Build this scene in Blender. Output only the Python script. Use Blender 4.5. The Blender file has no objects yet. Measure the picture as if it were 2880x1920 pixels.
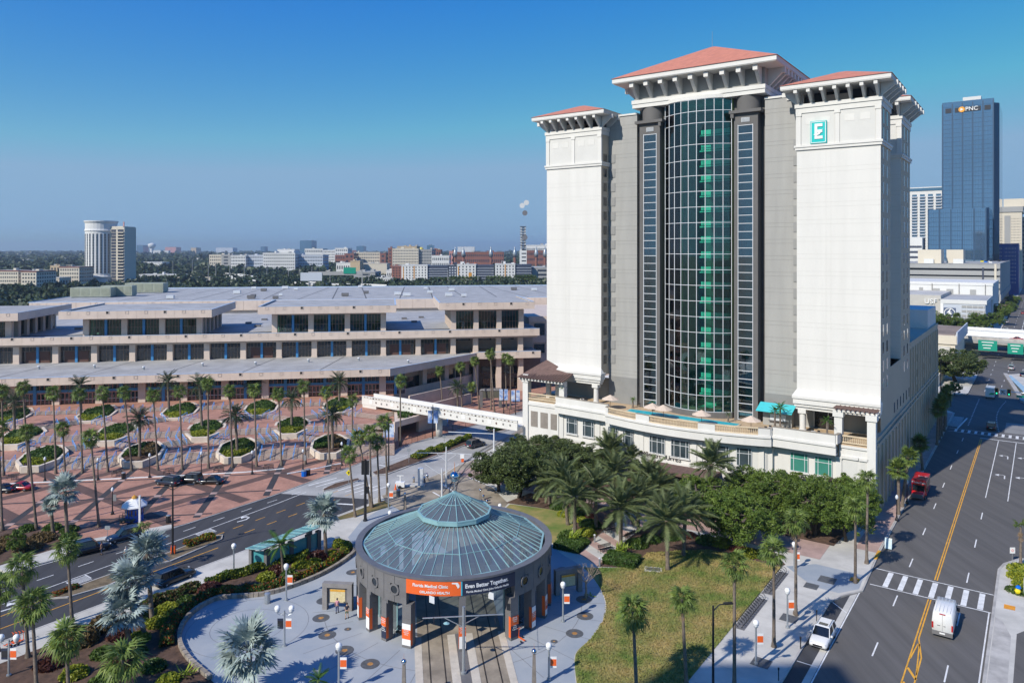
import bpy, math, random
import numpy as np
from mathutils import Matrix, Vector
R=math.radians
scene=bpy.context.scene
COL=scene.collection
# ---------------------------------------------------------------- camera, sky, sun, exposure
FPX=2080.; HORY=706.; CAMH=42.
cam=bpy.data.objects.new('camera',bpy.data.cameras.new('camera')); COL.objects.link(cam)
cam.location=(0,0,CAMH); cam.rotation_euler=(R(90),0,0)
cam.data.sensor_width=36; cam.data.lens=FPX/2880*36; cam.data.shift_y=-(960-HORY)/2880
cam.data.clip_start=1; cam.data.clip_end=40000
scene.camera=cam
SUNAZ=46.; SUNEL=38.5        # light travels towards azimuth SUNAZ (degrees right of +Y)
w=bpy.data.worlds.new('World'); scene.world=w; w.use_nodes=True
nt=w.node_tree; nt.nodes.clear()
sky=nt.nodes.new('ShaderNodeTexSky'); sky.sky_type='NISHITA'; sky.sun_disc=False
sky.sun_elevation=R(SUNEL); sky.sun_rotation=R(SUNAZ+180)
sky.altitude=0; sky.air_density=1.25; sky.dust_density=0.25; sky.ozone_density=6.0
bg=nt.nodes.new('ShaderNodeBackground'); bg.inputs[1].default_value=0.14
out=nt.nodes.new('ShaderNodeOutputWorld')
# one response per channel, the same in every direction, gives the deep polarised blue of the photograph
sep=nt.nodes.new('ShaderNodeSeparateColor'); cmb=nt.nodes.new('ShaderNodeCombineColor'); hsv=nt.nodes.new('ShaderNodeHueSaturation'); hsv.inputs['Saturation'].default_value=1.35; nt.links.new(sky.outputs[0],hsv.inputs['Color']); nt.links.new(hsv.outputs[0],sep.inputs[0])
for ch,(pw,k) in enumerate(((1.,.78*.14),(1.,.86*.14),(1.,1.30*.14))):
    a_=nt.nodes.new('ShaderNodeMath'); a_.operation='POWER'; a_.inputs[1].default_value=pw; m_=nt.nodes.new('ShaderNodeMath'); m_.operation='MULTIPLY'; m_.inputs[1].default_value=k/.14; c_=nt.nodes.new('ShaderNodeMath'); c_.operation='MINIMUM'; c_.inputs[1].default_value=(.265,.45,.66)[ch]/.14
    nt.links.new(sep.outputs[ch],a_.inputs[0]); nt.links.new(a_.outputs[0],m_.inputs[0]); nt.links.new(m_.outputs[0],c_.inputs[0]); nt.links.new(c_.outputs[0],cmb.inputs[ch])
nt.links.new(cmb.outputs[0],bg.inputs[0]); nt.links.new(bg.outputs[0],out.inputs[0])
sun=bpy.data.objects.new('sun',bpy.data.lights.new('sun','SUN')); COL.objects.link(sun)
sun.data.energy=5.0; sun.data.angle=R(.53); sun.data.color=(1,.94,.85)
d=Vector((math.sin(R(SUNAZ))*math.cos(R(SUNEL)),math.cos(R(SUNAZ))*math.cos(R(SUNEL)),-math.sin(R(SUNEL))))
sun.rotation_euler=d.to_track_quat('-Z','Y').to_euler(); sun.location=(-200,-200,300)
vs=scene.view_settings; vs.view_transform='Standard'; vs.look='None'; vs.gamma=1; vs.use_curve_mapping=False; vs.exposure=0.0
scene.cycles.max_bounces=6; scene.cycles.diffuse_bounces=2; scene.cycles.glossy_bounces=3; scene.cycles.transmission_bounces=4
scene.cycles.transparent_max_bounces=10; scene.cycles.caustics_reflective=False; scene.cycles.caustics_refractive=False
# ---------------------------------------------------------------- frames: 's' the street grid, 'c' the convention centre grid, 'w' world
ANG={'s':R(-35.6),'c':R(9.4),'w':0.}
def toW(fr,x,y):
    a=ANG[fr]; return (x*math.cos(a)-y*math.sin(a), x*math.sin(a)+y*math.cos(a))
def frW(fr,X,Y):
    a=-ANG[fr]; return (X*math.cos(a)-Y*math.sin(a), X*math.sin(a)+Y*math.cos(a))
def site(px,py,z=0):      # survey point of the photograph -> ground position (world)
    Y=FPX*(CAMH-z)/(py-HORY); return ((px-1440)/FPX*Y,Y)
def zof(Y,py): return CAMH-(py-HORY)*Y/FPX
ZM={0:(0,0,2880/2352),1:(0,1040,600/2352),2:(560,1040,600/2352),3:(0,1400,780/2352),4:(500,1400,780/2352),5:(960,1340,780/2352),6:(1500,1400,780/2352),7:(2200,1400,680/2352),8:(2080,1120,800/2352),9:(1260,1180,600/2352),10:(1000,1080,480/2352),11:(2600,1080,280/2348),12:(2480,900,400/2349),13:(0,580,800/2352),14:(760,580,800/2352),15:(2480,640,400/2349)}
def px(k,x,y): a,b,s=ZM[k]; return (a+x*s,b+y*s)
def S(k,x,y,z=0): return site(*px(k,x,y),z)
# ---------------------------------------------------------------- materials
MATS={}
def mat(name,rgb,rough=.8,var=.12,scale=.4,bump=0.,metal=0.,spec=.5,alpha=None,trans=0,coat=0,bscale=None,rnd=0.,rgb2=None,detail=6,emit=0,stretch=None):
    if name in MATS: return MATS[name]
    m=bpy.data.materials.new(name); m.use_nodes=True; n=m.node_tree; N=n.nodes; L=n.links
    b=N['Principled BSDF']; b.inputs['Roughness'].default_value=rough; b.inputs['Metallic'].default_value=metal
    b.inputs['Specular IOR Level'].default_value=spec
    if coat: b.inputs['Coat Weight'].default_value=coat; b.inputs['Coat Roughness'].default_value=.04
    if trans: b.inputs['Transmission Weight'].default_value=trans
    if alpha is not None: b.inputs['Alpha'].default_value=alpha
    if emit: b.inputs['Emission Color'].default_value=(*rgb,1); b.inputs['Emission Strength'].default_value=emit
    geo=N.new('ShaderNodeNewGeometry')
    col=None
    if var>0 or rgb2:
        nz=N.new('ShaderNodeTexNoise'); nz.inputs['Scale'].default_value=scale; nz.inputs['Detail'].default_value=detail
        nz.inputs['Roughness'].default_value=.62
        if stretch:
            mp_=N.new('ShaderNodeMapping'); mp_.inputs['Rotation'].default_value=(0,0,stretch[3]); mp_.inputs['Scale'].default_value=stretch[:3]; L.new(geo.outputs['Position'],mp_.inputs[0]); L.new(mp_.outputs[0],nz.inputs['Vector'])
        else: L.new(geo.outputs['Position'],nz.inputs['Vector'])
        cr=N.new('ShaderNodeValToRGB'); e=cr.color_ramp.elements
        e[0].position=.36; e[1].position=.64
        c2=rgb2 or tuple(min(1,c*(1+var)) for c in rgb); c1=rgb if rgb2 else tuple(c*(1-var) for c in rgb)
        e[0].color=(*c1,1); e[1].color=(*c2,1)
        L.new(nz.outputs['Fac'],cr.inputs[0]); col=cr.outputs[0]
    if rnd:
        oi=N.new('ShaderNodeObjectInfo'); mr=N.new('ShaderNodeMapRange'); mr.inputs['To Min'].default_value=1-rnd; mr.inputs['To Max'].default_value=1+rnd
        L.new(oi.outputs['Random'],mr.inputs['Value']); mx=N.new('ShaderNodeVectorMath'); mx.operation='SCALE'
        if col: L.new(col,mx.inputs[0])
        else: mx.inputs[0].default_value=rgb
        L.new(mr.outputs[0],mx.inputs['Scale']); col=mx.outputs[0]
    if col: L.new(col,b.inputs['Base Color'])
    else: b.inputs['Base Color'].default_value=(*rgb,1)
    if bump:
        n2=N.new('ShaderNodeTexNoise'); n2.inputs['Scale'].default_value=bscale or scale*12; n2.inputs['Detail'].default_value=4
        L.new(geo.outputs['Position'],n2.inputs['Vector']); bp=N.new('ShaderNodeBump'); bp.inputs['Strength'].default_value=bump; bp.inputs['Distance'].default_value=.05
        L.new(n2.outputs['Fac'],bp.inputs['Height']); L.new(bp.outputs[0],b.inputs['Normal'])
    MATS[name]=m; return m
def leafmat(name,c1,c2,rnd=.15,scale=.35,tr=.25):
    m=mat(name,c1,rough=.5,rgb2=c2,scale=scale,rnd=rnd,spec=.35)
    n=m.node_tree;N=n.nodes;L=n.links; b=N['Principled BSDF']; o=N['Material Output']
    t=N.new('ShaderNodeBsdfTranslucent'); mx=N.new('ShaderNodeMixShader'); mx.inputs[0].default_value=tr
    src=b.inputs['Base Color'].links[0].from_socket; L.new(src,t.inputs[0]); L.new(b.outputs[0],mx.inputs[1]); L.new(t.outputs[0],mx.inputs[2]); L.new(mx.outputs[0],o.inputs[0])
    return m
def glassmat(name,tint,refl=.9,rough=.02,base=.08,ior=1.5,dust=0,dcol=(.4,.4,.4)):
    # see-through tinted pane with a Fresnel mirror
    m=bpy.data.materials.new(name); m.use_nodes=True; n=m.node_tree;N=n.nodes;L=n.links; N.remove(N['Principled BSDF']); o=N['Material Output']
    t=N.new('ShaderNodeBsdfTransparent'); t.inputs[0].default_value=(*tint,1)
    g=N.new('ShaderNodeBsdfGlossy'); g.inputs[0].default_value=(refl,refl,refl,1); g.inputs[1].default_value=rough
    f=N.new('ShaderNodeFresnel'); f.inputs[0].default_value=ior
    ad=N.new('ShaderNodeMath'); ad.operation='ADD'; ad.inputs[1].default_value=base; ad.use_clamp=True
    mx=N.new('ShaderNodeMixShader'); L.new(f.outputs[0],ad.inputs[0]); L.new(ad.outputs[0],mx.inputs[0]); L.new(t.outputs[0],mx.inputs[1]); L.new(g.outputs[0],mx.inputs[2]); L.new(mx.outputs[0],o.inputs[0])
    if dust:
        df=N.new('ShaderNodeBsdfDiffuse'); df.inputs[0].default_value=(*dcol,1); m2=N.new('ShaderNodeMixShader'); m2.inputs[0].default_value=dust; L.new(mx.outputs[0],m2.inputs[1]); L.new(df.outputs[0],m2.inputs[2]); L.new(m2.outputs[0],o.inputs[0])
    MATS[name]=m; return m
def brickmat(name,c1,c2,mortar,bw,bh,ang=0,msize=.01,wall=False,rough=.8,bump=.3):
    m=bpy.data.materials.new(name); m.use_nodes=True; n=m.node_tree;N=n.nodes;L=n.links; b=N['Principled BSDF']; b.inputs['Roughness'].default_value=rough
    geo=N.new('ShaderNodeNewGeometry'); mp=N.new('ShaderNodeMapping'); mp.inputs['Rotation'].default_value=(R(90) if wall else 0,0,ang); L.new(geo.outputs['Position'],mp.inputs[0])
    if wall: mp.vector_type='TEXTURE'
    bt=N.new('ShaderNodeTexBrick'); bt.inputs['Color1'].default_value=(*c1,1); bt.inputs['Color2'].default_value=(*c2,1); bt.inputs['Mortar'].default_value=(*mortar,1)
    bt.inputs['Scale'].default_value=1; bt.inputs['Mortar Size'].default_value=msize; bt.inputs['Brick Width'].default_value=bw; bt.inputs['Row Height'].default_value=bh
    L.new(mp.outputs[0],bt.inputs[0])
    nz=N.new('ShaderNodeTexNoise'); nz.inputs['Scale'].default_value=.35; nz.inputs['Detail'].default_value=8; L.new(geo.outputs['Position'],nz.inputs[0])
    mr=N.new('ShaderNodeMapRange'); mr.inputs['From Min'].default_value=.3; mr.inputs['From Max'].default_value=.7; mr.inputs['To Min'].default_value=.8; mr.inputs['To Max'].default_value=1.18; L.new(nz.outputs[0],mr.inputs[0])
    sc=N.new('ShaderNodeVectorMath'); sc.operation='SCALE'; L.new(bt.outputs[0],sc.inputs[0]); L.new(mr.outputs[0],sc.inputs['Scale']); L.new(sc.outputs[0],b.inputs['Base Color'])
    if bump:
        bp=N.new('ShaderNodeBump'); bp.inputs['Strength'].default_value=bump; bp.inputs['Distance'].default_value=.02; bp.invert=True; L.new(bt.outputs['Fac'],bp.inputs['Height']); L.new(bp.outputs[0],b.inputs['Normal'])
    MATS[name]=m; return m
# ---------------------------------------------------------------- mesh building
class MB:
    def __init__(s,o=(0,0,0)): s.v=[]; s.f=[]; s.m=[]; s.o=o; s.k=0; s.sm=False
    def add(s,vs,fs):
        b=len(s.v); o=s.o; s.v+=[(a-o[0],c-o[1],e-o[2]) for a,c,e in vs]
        s.f+=[tuple(b+i for i in f) for f in fs]; s.m+=[s.k]*len(fs); return s
    def box(s,x0,x1,y0,y1,z0,z1):
        return s.add([(x0,y0,z0),(x1,y0,z0),(x1,y1,z0),(x0,y1,z0),(x0,y0,z1),(x1,y0,z1),(x1,y1,z1),(x0,y1,z1)],[(0,3,2,1),(4,5,6,7),(0,1,5,4),(1,2,6,5),(2,3,7,6),(3,0,4,7)])
    def prism(s,poly,z0,z1,cap=True):
        a=sum(poly[i][0]*poly[(i+1)%len(poly)][1]-poly[(i+1)%len(poly)][0]*poly[i][1] for i in range(len(poly)))
        if a<0: poly=poly[::-1]
        n=len(poly); zf=(lambda z,i:z[i] if hasattr(z,'__len__') else z)
        vs=[(p[0],p[1],zf(z0,i)) for i,p in enumerate(poly)]+[(p[0],p[1],zf(z1,i)) for i,p in enumerate(poly)]
        fs=[(i,(i+1)%n,n+(i+1)%n,n+i) for i in range(n)]
        if cap: fs+=[tuple(range(n,2*n)),tuple(range(n-1,-1,-1))]
        return s.add(vs,fs)
    def flat(s,poly,z):
        a=sum(poly[i][0]*poly[(i+1)%len(poly)][1]-poly[(i+1)%len(poly)][0]*poly[i][1] for i in range(len(poly)))
        if a<0: poly=poly[::-1]
        return s.add([(p[0],p[1],z) for p in poly],[tuple(range(len(poly)))])
    def poly(s,pts): return s.add(pts,[tuple(range(len(pts)))])
    def lathe(s,cx,cy,prof,n=12,a0=0,a1=2*math.pi):
        full=abs(a1-a0-2*math.pi)<1e-6; m=n if full else n+1; vs=[];fs=[]
        for r,z in prof:
            for i in range(m):
                a=a0+(a1-a0)*i/n; vs.append((cx+r*math.cos(a),cy+r*math.sin(a),z))
        for j in range(len(prof)-1):
            for i in range(n):
                k=(i+1)%m; fs.append((j*m+i,j*m+k,(j+1)*m+k,(j+1)*m+i))
        if full:
            if prof[0][0]>1e-4: fs.append(tuple(range(m-1,-1,-1)))
            if prof[-1][0]>1e-4: fs.append(tuple(range((len(prof)-1)*m,len(prof)*m)))
        return s.add(vs,fs)
    def cyl(s,cx,cy,r,z0,z1,n=12,r2=None): return s.lathe(cx,cy,[(r,z0),(r if r2 is None else r2,z1)],n)
    def ball(s,cx,cy,cz,r,n=12,sz=1):
        return s.lathe(cx,cy,[(max(1e-3,r*math.sin(math.pi*i/(n//2))),cz-sz*r*math.cos(math.pi*i/(n//2))) for i in range(n//2+1)],n)
    def tube(s,pts,r,n=6):
        pts=[Vector(p) for p in pts]; vs=[];fs=[]
        for i,p in enumerate(pts):
            t=(pts[min(i+1,len(pts)-1)]-pts[max(i-1,0)]).normalized()
            u=t.cross(Vector((0,0,1)));
            if u.length<1e-3: u=Vector((1,0,0))
            u.normalize(); w_=t.cross(u); rr=r[i] if hasattr(r,'__len__') else r
            for k in range(n):
                a=2*math.pi*k/n; vs.append(tuple(p+u*rr*math.cos(a)+w_*rr*math.sin(a)))
        for i in range(len(pts)-1):
            for k in range(n): fs.append((i*n+k,i*n+(k+1)%n,(i+1)*n+(k+1)%n,(i+1)*n+k))
        fs.append(tuple(range(n-1,-1,-1))); fs.append(tuple(range((len(pts)-1)*n,len(pts)*n)))
        return s.add(vs,fs)
    def bar(s,p0,p1,w,h=None):   # box beam between two points
        p0=Vector(p0);p1=Vector(p1);h=h or w;t=(p1-p0).normalized();u=t.cross(Vector((0,0,1)))
        if u.length<1e-3:u=Vector((1,0,0))
        u.normalize();q=u.cross(t)
        vs=[]
        for p in (p0,p1):
            for a,b in ((-1,-1),(1,-1),(1,1),(-1,1)): vs.append(tuple(p+u*a*w/2+q*b*h/2))
        return s.add(vs,[(3,2,1,0),(4,5,6,7),(0,1,5,4),(1,2,6,5),(2,3,7,6),(3,0,4,7)])
    def arcwall(s,cx,cy,r0,r1,a0,a1,z0,z1,n=8):
        vs=[];fs=[]
        for i in range(n+1):
            a=a0+(a1-a0)*i/n;c,q=math.cos(a),math.sin(a)
            vs+=[(cx+r0*c,cy+r0*q,z0),(cx+r1*c,cy+r1*q,z0),(cx+r1*c,cy+r1*q,z1),(cx+r0*c,cy+r0*q,z1)]
        for i in range(n):
            b=4*i
            for k in range(4): fs.append((b+k,b+4+k,b+4+(k+1)%4,b+(k+1)%4))
        fs+= [(0,1,2,3),(4*n+3,4*n+2,4*n+1,4*n)]
        return s.add(vs,fs)
    def mesh(s,name,mats,smooth=False):
        me=bpy.data.meshes.new(name); me.from_pydata(s.v,[],s.f)
        for m in (mats if isinstance(mats,(list,tuple)) else [mats]): me.materials.append(m)
        if any(s.m): me.polygons.foreach_set('material_index',s.m)
        if smooth or s.sm: me.polygons.foreach_set('use_smooth',[True]*len(me.polygons))
        me.update(); return me
def tagp(o,label=None,cat=None,group=None,kind=None):
    if label:o['label']=label
    if cat:o['category']=cat
    if group:o['group']=group
    if kind:o['kind']=kind
    return o
class T:   # a thing: an Empty at its base, parts given in frame coordinates
    def __init__(s,name,label,cat,fr='w',x=0,y=0,z=0,rot=0,group=None,kind=None):
        e=bpy.data.objects.new(name,None); COL.objects.link(e); X,Y=toW(fr,x,y); e.location=(X,Y,z); e.rotation_euler=(0,0,ANG[fr]+rot); e.empty_display_size=.5
        tagp(e,label,cat,group,kind); s.e=e; s.org=(x,y,z)
    def mb(s,loc=False): return MB((0,0,0) if loc else s.org)
    def part(s,name,mb,mats,parent=None,label=None,kind=None,smooth=False,loc=None,rot=None,scale=None):
        me=mb.mesh(name,mats,smooth) if isinstance(mb,MB) else mb
        o=bpy.data.objects.new(name,me); COL.objects.link(o); o.parent=parent or s.e
        if loc: o.location=(loc[0]-s.org[0],loc[1]-s.org[1],loc[2]-s.org[2])
        if rot: o.rotation_euler=rot
        if scale: o.scale=scale
        return tagp(o,label,None,None,kind)
    def rep(s,name,me,locs,parent=None,limit=300):   # locs: (x,y,z[,rotz[,scale]]) in frame coordinates; shared mesh
        r=[]
        for l in locs[:limit]:
            r.append(s.part(name,me,None,parent,loc=l[:3],rot=(0,0,l[3]) if len(l)>3 else None,scale=l[4] if len(l)>4 else None))
        if len(locs)>limit: s.join(name,me,locs[limit:],parent)
        return r
    def join(s,name,me,locs,parent=None):            # many copies as ONE part of kind stuff
        v=np.empty(len(me.vertices)*3); me.vertices.foreach_get('co',v); v=v.reshape(-1,3); fs=[tuple(p.vertices) for p in me.polygons]; mi=[p.material_index for p in me.polygons]
        V=[];Fc=[];M=[]
        for k,l in enumerate(locs):
            a=l[3] if len(l)>3 else 0; sc=np.array(l[4]) if len(l)>4 else 1; q=v*sc; c,sn=math.cos(a),math.sin(a)
            V.append(np.stack([q[:,0]*c-q[:,1]*sn+l[0]-s.org[0],q[:,0]*sn+q[:,1]*c+l[1]-s.org[1],q[:,2]+l[2]-s.org[2]],1)); Fc+=[tuple(i+k*len(v) for i in f) for f in fs]; M+=mi
        m2=bpy.data.meshes.new(name); m2.from_pydata(np.concatenate(V).tolist(),[],Fc)
        for m in me.materials: m2.materials.append(m)
        m2.polygons.foreach_set('material_index',M); o=bpy.data.objects.new(name,m2); COL.objects.link(o); o.parent=parent or s.e; o['kind']='stuff'; return o
def single(name,mb,mats,fr='w',label=None,cat=None,group=None,kind=None,smooth=False,rot=0):   # top-level object that is one mesh; mb.o is its base
    o=bpy.data.objects.new(name,mb.mesh(name,mats,smooth)); COL.objects.link(o); X,Y=toW(fr,mb.o[0],mb.o[1]); o.location=(X,Y,mb.o[2]); o.rotation_euler=(0,0,ANG[fr]+rot)
    return tagp(o,label,cat,group,kind)
def struct(name,mb,mats,fr='w'): return single(name,mb,mats,fr,kind='structure')
def copy_thing(e,loc,rotz=None,label=None,scale=None,group=None):
    r=e.copy(); COL.objects.link(r); r.location=loc
    if rotz is not None: r.rotation_euler=(0,0,rotz)
    if scale: r.scale=(scale,)*3 if not hasattr(scale,'__len__') else scale
    if label: r['label']=label
    if group: r['group']=group
    def cp(o,par):
        for ch in KIDS.get(o.name,[]):
            c=ch.copy(); COL.objects.link(c); c.parent=par; cp(ch,c)
    cp(e,r); return r
KIDS={}
def index_kids():
    KIDS.clear()
    for o in bpy.data.objects:
        if o.parent: KIDS.setdefault(o.parent.name,[]).append(o)
def textmesh(txt,size,mat_,depth=.02,name='lettering',bold=0,align='CENTER',sx=1):
    cu=bpy.data.curves.new(name,'FONT'); cu.body=txt; cu.size=size; cu.extrude=depth; cu.align_x=align; cu.align_y='CENTER'; cu.offset=bold; cu.resolution_u=3
    o=bpy.data.objects.new(name,cu); COL.objects.link(o); dg=bpy.context.evaluated_depsgraph_get(); me=bpy.data.meshes.new_from_object(o.evaluated_get(dg)); bpy.data.objects.remove(o); bpy.data.curves.remove(cu)
    me.name=name; me.materials.clear(); me.materials.append(mat_)
    if sx!=1: me.transform(Matrix.Diagonal((sx,1,1,1)))
    return me
def quads(name,C,U,Vv,mats,mi=None):   # leaf quads: centres C, half axes U,Vv
    n=len(C); v=np.empty((n,4,3)); v[:,0]=C-U-Vv; v[:,1]=C+U-Vv; v[:,2]=C+U+Vv; v[:,3]=C-U+Vv
    me=bpy.data.meshes.new(name); me.vertices.add(n*4); me.vertices.foreach_set('co',v.ravel()); me.loops.add(n*4); me.loops.foreach_set('vertex_index',np.arange(n*4,dtype=np.int32))
    me.polygons.add(n); me.polygons.foreach_set('loop_start',np.arange(0,n*4,4,dtype=np.int32)); me.polygons.foreach_set('loop_total',np.full(n,4,dtype=np.int32))
    for m in (mats if isinstance(mats,(list,tuple)) else [mats]): me.materials.append(m)
    if mi is not None: me.polygons.foreach_set('material_index',mi.astype(np.int32))
    me.update(calc_edges=True); return me
def leafmesh(name,C,size,mats,seed=0,asp=.6,mi=None):
    rg=np.random.default_rng(seed); n=len(C); a=rg.normal(size=(n,3)); a/=np.linalg.norm(a,axis=1)[:,None]; b=rg.normal(size=(n,3)); b-=a*(a*b).sum(1)[:,None]; b/=np.linalg.norm(b,axis=1)[:,None]
    s=(size*rg.uniform(.6,1.25,n))[:,None]; return quads(name,C,a*s*.5,b*s*.5*asp,mats,mi)
# common materials
M=dict(
 asphalt=mat('asphalt',(.112,.106,.10),.9,.14,1.0,.5,bscale=14,stretch=(.75,.035,1,R(35.6))),
 asphalt_new=mat('dark_asphalt',(.05,.05,.053),.85,.16,1.0,.4,bscale=14,stretch=(.8,.04,1,R(35.6))),
 conc_road=mat('concrete_road',(.36,.355,.34),.85,.2,.15,.3,bscale=9),
 conc=mat('sidewalk_concrete',(.53,.51,.46),.85,.14,.22,.2,bscale=9),
 kerb=mat('kerb_concrete',(.42,.40,.37),.85,.2,.5,.2),
 plaza=mat('blue_grey_plaza_concrete',(.29,.33,.37),.7,.0,.12,.15,rgb2=(.40,.42,.43),bscale=7),
 white=mat('road_paint_white',(.72,.72,.70),.7,.15,1.2),
 yellow=mat('road_paint_yellow',(.72,.36,.035),.7,.18,1.0),
 grass=mat('lawn_grass',(.12,.18,.03),.95,.0,.22,.6,rgb2=(.36,.27,.10),bscale=25,detail=10),
 mulch=mat('bark_mulch',(.10,.058,.038),.95,.35,1.3,.9,bscale=20),
 wall=mat('hotel_cream_stucco',(.67,.655,.615),.85,.035,1.0,.12,bscale=6,stretch=(.5,.5,.05,0)),
 wallg=mat('hotel_grey_stucco',(.35,.345,.325),.85,.06,1.0,.12,bscale=6,stretch=(.6,.6,.06,0)),
 walld=mat('hotel_dark_grey_stucco',(.125,.12,.115),.8,.08,.3,.1),
 shadeside=mat('hotel_shade_toned_stucco',(.50,.42,.31),.85,.05,.2,.1),  # hotel stucco darkened: shade of the street side put into the colour
 terra=mat('terracotta_shingle',(.50,.19,.125),.8,.10,.9,.5,bscale=9),
 beige=mat('convention_precast',(.66,.54,.45),.8,.06,.3,.1),
 beige2=mat('convention_precast_worn',(.60,.50,.42),.8,.09,.4,.1),
 roofgr=mat('flat_roof_membrane',(.37,.37,.365),.85,.16,.22,.1),
 dark=mat('dark_glass',(.012,.017,.022),.06,.0,1,spec=.9),
 blue=mat('blue_painted_column',(.055,.24,.50),.5,.06,1),
 frame=mat('bronze_window_frame',(.30,.22,.17),.5,.05,1),
 alu=mat('white_aluminium',(.72,.74,.76),.35,.03,1,metal=.2),
 steel=mat('galvanised_steel',(.42,.45,.47),.4,.1,1,metal=.6),
 black=mat('black_painted_metal',(.018,.018,.02),.4,.1,2),
 stone=mat('dark_grey_granite',(.16,.155,.155),.6,.1,.6,.15,bscale=12),
 teal=mat('teal_painted_steel',(.24,.42,.44),.45,.08,1),
 orange=mat('orange_banner',(.80,.13,.02),.5,.0,1),
 navy=mat('navy_banner',(.02,.028,.06),.5,.0,1),
 wpaint=mat('white_paint',(.8,.8,.78),.5,.03,1),
 red=mat('red_paint',(.60,.015,.012),.35,.02,1,coat=.6),
 trunk=mat('palm_trunk_bark',(.17,.135,.105),.9,.25,2.5,.7,rnd=.15),
 bark=mat('oak_bark',(.10,.08,.062),.95,.25,2,.8),
 tilebrown=mat('brown_roof_tile',(.14,.085,.07),.8,.2,1.5,.2),
 sand=mat('sandstone_balustrade',(.62,.50,.34),.85,.1,1),
 brown=mat('brown_louvre',(.11,.055,.042),.7,.06,1),
)
# ================================================================ SITE
def sheet(name,poly,z,m,fr='s',z0=None):
    b=MB((poly[0][0],poly[0][1],0)); (b.flat(poly,z) if z0 is None else b.prism(poly,z0,z)); return struct(name,b,m,fr)
b=MB(); b.flat([(-16000,-3000),(16000,-3000),(16000,24000),(-16000,24000)],-.3)
struct('ground',b,mat('city_ground',(.075,.085,.055),.95,.0,.004,rgb2=(.16,.155,.135),detail=12))
M['brickpave']=brickmat('red_brick_paving',(.40,.185,.125),(.50,.25,.175),(.30,.20,.15),.4,.2,ang=R(-9.4),msize=.018)
M['brickpave2']=brickmat('brown_brick_paving',(.115,.065,.05),(.15,.085,.065),(.10,.07,.06),.4,.2,ang=R(-9.4+45),msize=.018)
M['charcoal']=mat('charcoal_paver_band',(.045,.042,.043),.8,.2,1.4,.2)
M['pinkpave']=mat('pink_concrete_paving',(.42,.29,.25),.85,.15,.4,.2)
M['tan']=mat('track_bed_concrete',(.30,.255,.195),.85,.28,.35,.3)
M['grate']=mat('cast_iron_grate',(.10,.105,.11),.6,.2,3,.4)
# streets
sheet('street',[(-18.3,25),(-4.7,25),(-4.7,116.5),(-4.3,119),(-2.6,122.6),(1.5,124),(9,124),(9,222),(120,222),(120,246),(9,246),(-2,246),(-10,300),(14,330),(14,1500),(-17.5,1500),(-17.5,252),(-22,250),(-160,250),(-160,226),(-20.5,226),(-18.3,222)],0,M['asphalt'])
sheet('parking_bay',[(-20.5,25),(-18.304,25),(-18.304,99),(-20.5,94.5)],.004,M['asphalt_new'])
0 and sheet('street_patch',[(-10.6,112),(-8.4,112),(-8.2,127),(-10.4,127)],.004,mat('old_asphalt_patch',(.062,.061,.06),.9,.1,.3,.3))
sheet('crossing_concrete',[(-7,205.5),(8.9,205.5),(8.9,218),(-7,218)],.004,mat('grey_concrete_road',(.24,.235,.22),.85,.12,.2,.2))
sheet('avenue',[(-110,-40),(-90.8,-40),(-90.8,86),(-92.2,88),(-112,88),(-109.4,80),(-107.2,78),(-106.9,64),(-108,56),(-109.6,42)],0,M['asphalt_new'])
sheet('avenue_crossing',[(-109.2,80),(-92.2,88.002),(-92.2,100),(-93,117),(-97,131),(-101,146),(-102,420),(-124,420),(-112.5,240),(-110.6,146),(-111.8,121),(-109.4,99)],.006,M['conc_road'])
# pavement block between the streets, with its kerb
blk=[(-90.6,-40),(-20.7,-40),(-20.7,94),(-20,96.2),(-18.1,99.3),(-18.5,112),(-18.5,222.5),(-21,226),(-93,226),(-98,146),(-96.6,131),(-92.8,117),(-92,100),(-92,88),(-90.6,86)]
sheet('pavement',blk,.14,M['conc'],z0=-.2)
kb=MB((-20.5,60,0))
def strip(b,pts,wd,z,z0=None):
    L_=[];R_=[]
    for i,p in enumerate(pts):
        a=pts[max(i-1,0)];c=pts[min(i+1,len(pts)-1)];dx,dy=c[0]-a[0],c[1]-a[1];l=math.hypot(dx,dy) or 1;nx,ny=-dy/l*wd/2,dx/l*wd/2
        L_.append((p[0]+nx,p[1]+ny));R_.append((p[0]-nx,p[1]-ny))
    for i in range(len(pts)-1):
        q=[L_[i],R_[i],R_[i+1],L_[i+1]]
        b.flat(q,z) if z0 is None else b.prism(q,z0,z)
strip(kb,[(-20.6,-40),(-20.6,94),(-19.9,96.3),(-18.0,99.4),(-18.35,112),(-18.35,222.3),(-21,226.2)],.22,.16,-.1)
struct('kerb',kb,M['kerb'],'s')
kb=MB((-90.6,60,0)); strip(kb,[(-90.65,-40),(-90.65,86),(-92.05,88),(-92.05,100),(-92.9,117),(-96.8,131),(-98.2,146)],.22,.16,-.1); struct('kerb',kb,M['kerb'],'s')
kb=MB((-107,60,0)); strip(kb,[(-110,-40),(-109.6,42),(-108,56),(-106.95,63),(-107.2,79),(-109.4,99),(-111.8,121),(-110.6,146),(-112.5,240)],.25,.1,-.1); struct('kerb',kb,M['kerb'],'s')
g2=MB((-19,50,0)); g2.flat([(-19,25),(-18.34,25),(-18.34,98.5),(-19,97.4)],.012); struct('gutter',g2,M['conc'],'s')
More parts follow.
